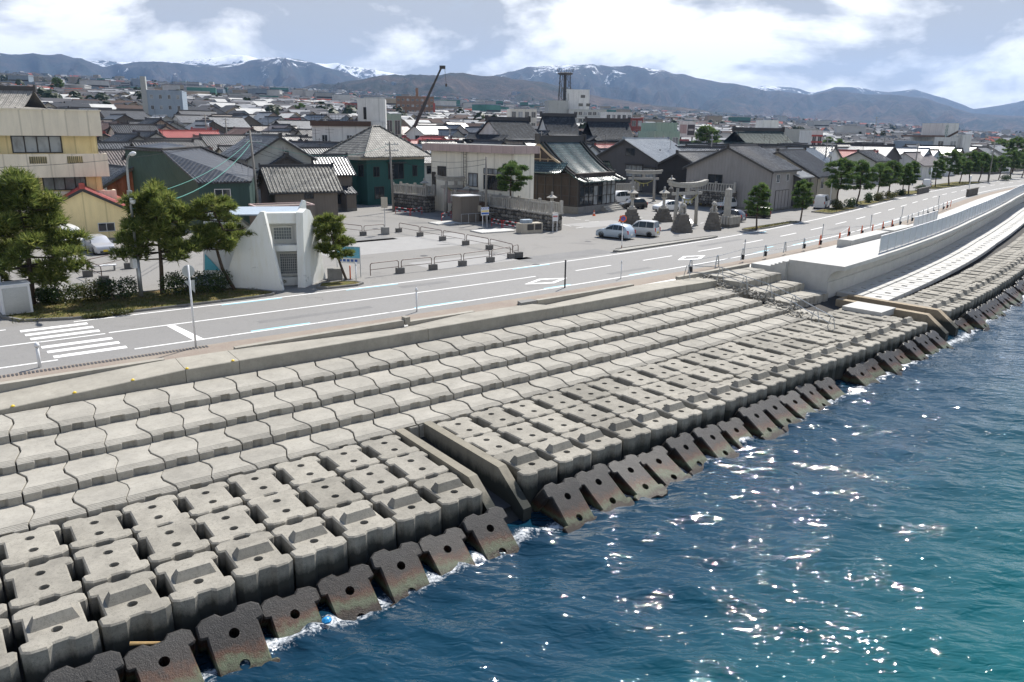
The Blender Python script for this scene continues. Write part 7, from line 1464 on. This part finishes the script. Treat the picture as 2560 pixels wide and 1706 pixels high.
e = empty('air_unit', G(838, 702), .3, 'grey outdoor air unit beside the right fin of the white building', 'air unit'); b = MB(); b.cbox(0, 0, .1, 1.0, .7, .8); b.build('casing', M_GREYC, e); b = MB(); b.cbox(0, 0, 0, 1.1, .8, .1); b.build('base', M_FOUND, e)
e = empty('low_stone_wall', G(2306, 484), SA(150), 'low dark openwork wall beside the two slim pines', 'wall')
for k in range(10): b = MB(); b.box(-4 + .9 * k, -4 + .9 * k + .6, -.15, .15, 0, .95); b.build('wall_block', M_DSTONE, e)
b = MB(); b.box(-4.1, 5.0, -.18, .18, .95, 1.1); b.build('coping', M_DSTONE, e)
e = empty('low_stone_wall', G(2428, 490), SA(168), 'short dark openwork wall on the sea side of the road', 'wall')
for k in range(9): b = MB(); b.box(-3.5 + .9 * k, -3.5 + .9 * k + .6, -.2, .2, 0, 1.2); b.build('wall_block', M_DSTONE, e)
b = MB(); b.box(-3.6, 4.8, -.22, .22, 1.2, 1.35); b.build('coping', M_DSTONE, e)
for (x, y), h, lab in (((2420, 488), 3.4, 'white roadside sign on a tall pole near the short dark wall'), ((2322, 474), 4.2, 'pale lamp pole with round sign among the far pines'), ((2073, 520), 3.6, 'white pole right of the white van')):
    e = empty('sign_pole', G(x, y), .8, lab, 'sign'); b = MB(); b.tube([(0, 0, 0), (0, 0, h)], .06, 6); b.build('pole', M_WHITEP, e)
    if 'van' not in lab: b = MB(TM(0, 0, h - .3, 0, pi / 2)); b.lathe([(.5, -.02), (.5, .02)], 14); b.build('sign_disc', M_WHITEP, e)
# ---------------------------------------------------------------- A-frame barriers along the promenade
def aframe(P, rz, m, label, lamp=True, h=.95):
    e = empty('a_frame_barrier', P, rz, label, 'barrier', 'A-frame barriers along the promenade'); b = MB(); b.tube([(-.34, 0, 0), (-.13, 0, h - .1), (-.06, 0, h), (.06, 0, h), (.13, 0, h - .1), (.34, 0, 0)], .045, 5); b.tube([(-.27, 0, .3), (.27, 0, .3)], .03, 4); b.build('frame', m, e)
    if lamp: b = MB(); b.ball((-.18, -.1, .35), .15, 7); b.cbox(-.18, -.1, .05, .18, .18, .2); b.build('weight', M_BLACKP, e)
    return e
qa = lambda x0, y0, k, l: [(x0 + a / k, y0 + c / k) for a, c in l]
AF = qa(1660, 600, 6.909, [(455, 560), (915, 475), (1350, 385), (1740, 325), (2080, 255)]) + qa(1900, 560, 6.909, [(750, 465), (1030, 400), (1360, 355), (1520, 240), (1745, 220), (1930, 200), (2110, 150), (2270, 110)]) + qa(2180, 430, 6.192, [(155, 930), (295, 890), (420, 850), (545, 820), (605, 790), (705, 760), (780, 720), (850, 690), (940, 660), (1020, 635), (1090, 605), (1150, 580), (1210, 560)])
for k, (x, y) in enumerate(AF):
    s, t = ST(G(x, y)); org = 6 <= k <= 13 or k >= 24
    aframe(S(s, min(t, 7.35), .02 if s < 49.8 else .2), SA(s) + .15, M_ORANGE if org else M_STEEL, f'{"orange" if org else "grey"} A-frame barrier, {k + 1}th from the broken steps along the promenade' if k > 2 else f'grey A-frame barrier, {["first", "second", "third"][k]} from the broken steps', k % 3 != 1)
AFO = [o for o in bpy.data.objects if o.name.startswith('a_frame_barrier')]; AFO.sort(key=lambda o: ST(o.location)[0])
e = empty('barrier_pole', (0, 0, 0), 0, 'pair of long grey pipes linking the A-frame barriers along the walkway', 'pipe'); 
for a, c in zip(AFO[:-1], AFO[1:]):
    if (a.location - c.location).length < 9:
        for z in (.9, .45): b = MB(); b.tube([a.location + Vector((0, 0, z)), c.location + Vector((0, 0, z))], .022, 4); b.build('pipe', M_STEEL, e)
# barriers and pipes running down over the rubble
e = empty('rubble_barrier', (0, 0, 0), 0, 'collapsed grey pipe barrier running down the steps over the rubble', 'barrier'); pl = [(41.0, 7.3, .95), (42.6, 9.2, .9), (42.9, 11.4, .45), (43.4, 13.4, .05), (43.6, 15.6, -.5), (42.6, 18.2, -.85), (41.5, 20.2, -.95)]
for dz in (0, -.5):
    b = MB(); b.tube([SD(s, t, z + dz) for s, t, z in pl], .03, 5); b.build('pipe', M_STEEL, e)
for s, t, z in pl: p = SD(s, t, z); q = MB(TM(p.x, p.y, p.z - .95, SA(s) + 1.4)); q.tube([(-.34, 0, 0), (-.1, 0, .9), (.1, 0, .9), (.34, 0, 0)], .03, 5); q.build('frame', M_STEEL, e)
Rq = random.Random(9); rb = MB()
for k in range(300):
    s = Rq.gauss(42.9, .45); t = Rq.uniform(7.3, 17.2); z = float(np.interp(t, [7.3, 8.9, 11, 13.3, 15.5, 17.5], [-.1, -.35, -.62, -.95, -1.35, -1.65])) + Rq.uniform(0, .1); r_ = Rq.uniform(.04, .14); p = SD(s + (t - 9) * .0, t, z); rb.M = TM(p.x, p.y, p.z, Rq.random() * 6, Rq.random() * 3)
    rb.add([(-r_, -r_ * .6, -r_ * .5), (r_, -r_ * .7, -r_ * .4), (r_ * .8, r_ * .7, -r_ * .5), (-r_ * .9, r_ * .6, -r_ * .3), (-r_ * .5, -r_ * .3, r_ * .5), (r_ * .6, -r_ * .2, r_ * .4), (r_ * .3, r_ * .4, r_ * .5)], [(0, 3, 2, 1), (0, 1, 5, 4), (1, 2, 6, 5), (2, 3, 6), (3, 0, 4, 6), (4, 5, 6)])
rb.M = Matrix(); o = rb.build('rubble', M_STEP); tag(o, 'broken stones and gravel spilling between the steps and the broken blocks', 'rubble', kind='stuff')
# ---------------------------------------------------------------- utility poles and cables
def upole(P, h, label, arms=2, rz=.7, tr=True, lean=0.0):
    e = empty('utility_pole', P, rz, label, 'utility pole', 'utility poles'); b = MB(); b.tube([(0, 0, 0), (lean, 0, h)], [.17, .11], 8); b.build('pole', M_POLE, e, True)
    for k in range(arms): z = h - .4 - .8 * k; b = MB(); b.box(-.9, .9, -.05, .05, z, z + .1); [b.lathe([(.04, 0), (.06, .08), (.03, .16)], 6, (x, 0, z + .1)) for x in (-.8, -.35, .35, .8)]; b.build('crossarm', M_STEEL, e)
    if tr: b = MB(); b.lathe([(.26, 0), (.28, .1), (.28, .8), (.2, .9)], 10, (.42, 0, h - 2.9)); b.build('transformer', M_STEEL, e, True)
    b = MB(); [b.tube([(-.2, 0, 2.0 + .5 * k), (.2, 0, 2.0 + .5 * k)], .015, 4) for k in range(0, int(h * 1.4) - 3)]; b.build('step_bolt', M_STEEL, e); return e
U1 = G(650, 560); U2 = G(984, 530); U3 = G(1215, 558)
upole(U1, 10.2, 'concrete utility pole behind the white triangular building', 2, .7, False, -.4); upole(U2, 9.0, 'concrete utility pole wrapped in vines in front of the green shop', 2, .5, False, -.3); upole(U3, 7.6, 'slim grey pole beside the blue sign board', 0, .5, False)
UP = [(522, 176, 11), (572, 165, 11), (818, 175, 11.5), (823, 300, 12), (1125, 210, 10), (1352, 185, 10.5), (1655, 160, 10), (1776, 150, 10.5), (1846, 275, 14), (2063, 160, 10), (2077, 150, 9.5), (2178, 330, 18), (2205, 205, 10.5), (2290, 180, 9), (2480, 190, 9.5)]
for k, (x, Y, h) in enumerate(UP):
    p = A(x, 400, Y); nb = min(((abs(x - q), w_) for q, w_ in ((420, 'the white chimney building'), (715, 'the light grey house'), (900, 'the white deck building'), (1000, 'the crane'), (1300, 'the cream building'), (1400, 'the shrine hall'), (1600, 'the dark grey house'), (1820, 'the big grey house'), (2050, 'the beige house'), (2200, 'the second pine clump'), (2380, 'the white sign tower'), (2500, 'the far right houses'))))[1]
    upole((p.x, p.y, gz(p)), h, f'{"tall " if h > 11 else ""}utility pole {["standing", "rising"][k % 2]} among roofs behind {nb}, {["nearer", "farther"][Y > 170]} one' if k not in (8, 11) else f'very tall mast above the roofs behind {nb}', 2, .3 + k, k % 2 == 0)
def cable(p, q, sag, label, m=M_CABLE, r=.022, n=14):
    b = MB(); b.tube([p.lerp(q, i / n) - Vector((0, 0, sag * 4 * (i / n) * (1 - i / n))) for i in range(n + 1)], r, 4); tag(b.build('overhead_cable', m), label, 'cable', 'overhead cables')
LP = G(354, 745) + Vector((0, 0, 6.2)); U1t = U1 + Vector((-.3, -.3, 9.2)); U2t = U2 + Vector((-.2, -.2, 7.6)); 
cable(LP, U1t, .9, 'cable from the street lamp up to the pole behind the white building', M_CABLEG); cable(LP + Vector((.1, 0, -.6)), U1t - Vector((0, 0, .4)), 1.3, 'lower green cable from the street lamp to the same pole', M_CABLEG, .03)
cable(A(-30, 420, 60), U1t + Vector((0, 0, .3)), .6, 'pale cable crossing in front of the apartment building'); cable(U1t, U2t + Vector((0, 0, 1.0)), 1.6, 'upper cable between the pole behind the white building and the green shop pole', M_CABLEG); cable(U1t - Vector((0, 0, .5)), U2t, 1.9, 'lower cable between the pole behind the white building and the green shop pole')
cable(U1t - Vector((0, 0, 1.2)), U2t - Vector((0, 0, .8)), 1.2, 'lowest cable between the pole behind the white building and the green shop pole'); cable(U2t, U3 + Vector((0, 0, 7.3)), .7, 'upper cable from the green shop pole to the slim grey pole'); cable(U2t - Vector((0, 0, .8)), U3 + Vector((0, 0, 6.8)), .8, 'lower cable from the green shop pole to the slim grey pole'); cable(U1t, A(480, 400, 120), .8, 'cable running back over the dark green house')
# ---------------------------------------------------------------- small finds on the shore
o = MB(TM(*SD(3.9, 26.0, -3.05), 1.0)).lathe([(.05, 0), (.13, .03), (.15, .09), (.08, .15), (.02, .17)], 7).build('blue_plastic_float', mat('blue_plastic', (0.02, 0.25, 0.55), .4)); tag(o, 'small blue plastic scrap washed against a toe block', 'plastic scrap')
b = MB(); b.tube([SD(-1.0, 24.5, -2.35), SD(-.1, 24.9, -2.5)], [.05, .03], 6); tag(b.build('driftwood', mat('driftwood', (0.42, 0.28, 0.12), .8, .3)), 'pale driftwood stick caught behind the near toe blocks', 'driftwood')

# ---------------------------------------------------------------- worn ground: bay lines, covers, patches
M_PATCH = mat('asphalt_patch', (0.18, 0.178, 0.174), 0.9, 0.2, 1.0); M_PATCHL = mat('pale_asphalt_patch', (0.29, 0.285, 0.275), 0.9, 0.12, 1.0); M_STAIN = mat('damp_asphalt', (0.055, 0.055, 0.056), 0.55, 0.3, 1.0)
gr_ = bpy.data.objects['ground']
q4z = lambda a, c: (1380 + a / 6.909, 430 + c / 6.909)
for a, c in (((415, 972), (540, 955)), ((640, 866), (810, 858)), ((575, 842), (640, 834)), ((320, 790), (400, 800)), ((390, 822), (500, 820)), ((190, 912), (330, 940)), ((1600, 868), (1690, 860)), ((1470, 800), (1560, 790)), ((2560, 890), (2620, 880)), ((790, 1137), (850, 1140)), ((2310, 1065), (2400, 1075)), ((140, 782), (250, 775))):
    p, q = G(*q4z(*a)), G(*q4z(*c)); d_ = (q - p); n_ = Vector((-d_.y, d_.x, 0)).normalized() * .06; b = MB(); b.poly([p + n_ + Vector((0, 0, .008)), p - n_ + Vector((0, 0, .008)), q - n_ + Vector((0, 0, .008)), q + n_ + Vector((0, 0, .008))][::1]); o = b.build('bay_line', M_WHITE)
    if o.data.polygons[0].normal.z < 0: o.data.flip_normals()
    o.parent = gr_
Rg = random.Random(17)
def blot(c, rx, ry, rz, m, name, par, z):
    n = 18; pts = [(rx * cos(2 * pi * k / n) * Rg.uniform(.75, 1.1), ry * sin(2 * pi * k / n) * Rg.uniform(.75, 1.1)) for k in range(n)]; b = MB(TM(c.x, c.y, z, rz)); b.poly([(x, y, 0) for x, y in pts]); o = b.build(name, m); o.parent = par
def rect(c, rx, ry, rz, m, name, par, z): b = MB(TM(c.x, c.y, z, rz)); b.poly([(-rx, -ry, 0), (rx, -ry, 0), (rx, ry, 0), (-rx, ry, 0)]); o = b.build(name, m); o.parent = par
for x, y, rx, ry in ((1050, 558, 1.7, .35), (1095, 541, 1.0, .25), (935, 553, 1.4, .3), (1075, 577, 1.3, .3), (1120, 597, .9, .25), (1180, 575, 1.8, .35), (1110, 612, .8, .2)): blot(G(x, y), rx, ry, .1, M_STAIN, 'damp_patch', gr_, .003)
for x, y, rx, ry, m in ((1000, 610, 9, 4, M_PATCHL), (1180, 652, 5, 2.0, M_PATCHL), (1420, 640, 5, 1.6, M_PATCH), (900, 600, 3.4, 1.6, M_PATCH), (1500, 560, 4.0, 2.0, M_PATCHL), (700, 660, 3, 1.2, M_PATCH)): rect(G(x, y), rx, ry, SA(30), m, 'asphalt_patch', gr_, .0025)
for s, t, l, w_ in ((-6, -1.9, 5, .7), (14, 2.1, 7, .6), (24, -2.2, 4, .8), (40, 2.6, 5, .6), (60, -1.8, 8, .7), (82, 1.6, 6, .9)): 
    c = S(s, t); rect(c, l / 2, w_ / 2, SA(s), M_PATCH, 'asphalt_patch', road, .0085)
for k, (x, y) in enumerate(((938, 572), (1230, 636), (1470, 604), (1690, 590), (795, 702), (1060, 640), (1340, 662), (2010, 540), (1760, 600))):
    c = G(x, y); b = MB(TM(c.x, c.y, .012)); b.lathe([(.33, -.004), (.33, .002)], 16); o = b.build('manhole_cover', M_DARKIRON); tag(o, ['dark manhole cover inside the plaza barriers', 'dark manhole cover near the right corner of the plaza', 'dark cover left of the pale blue hatchback', 'dark cover right of the front gate', 'dark cover by the small leaning pine', 'dark cover behind the front barrier row', 'dark cover on the road edge below the island', 'dark cover in front of the narrow dark house', 'dark cover in front of the long traffic island'][k], 'manhole cover', 'manhole covers')
# cracks across the road
for k in range(16):
    s = Rg.uniform(-8, 110); t0 = Rg.uniform(-3.6, 2.5); b = MB(); P = [(s, t0)]; 
    for i in range(9): P.append((P[-1][0] + Rg.uniform(-.1, .5), P[-1][1] + Rg.uniform(.05, .3)))
    for (a0, c0), (a1, c1) in zip(P[:-1], P[1:]): b.poly([S(a0, c0 - .012, .0095), S(a1, c1 - .012, .0095), S(a1 + .02, c1 + .012, .0095), S(a0 + .02, c0 + .012, .0095)][::-1])
    o = b.build('crack', M_STAIN); o.parent = road

# ---------------------------------------------------------------- air between the shore and the mountains
def haze():
    b = MB(); b.box(-9000, 13500, -400, 12600, -12, 1060); m = bpy.data.materials.new('haze_air'); m.use_nodes = True; t = m.node_tree; t.nodes.clear()
    o = t.nodes.new('ShaderNodeOutputMaterial'); v = t.nodes.new('ShaderNodeVolumePrincipled'); v.inputs['Color'].default_value = (0.38, 0.60, 1.0, 1); v.inputs['Density'].default_value = 0.000064; v.inputs['Anisotropy'].default_value = 0.2
    t.links.new(v.outputs[0], o.inputs['Volume']); h = b.build('haze', m); h['kind'] = 'stuff'; h['label'] = 'thin blue haze between the shore and the mountains'; h['category'] = 'haze'
haze()
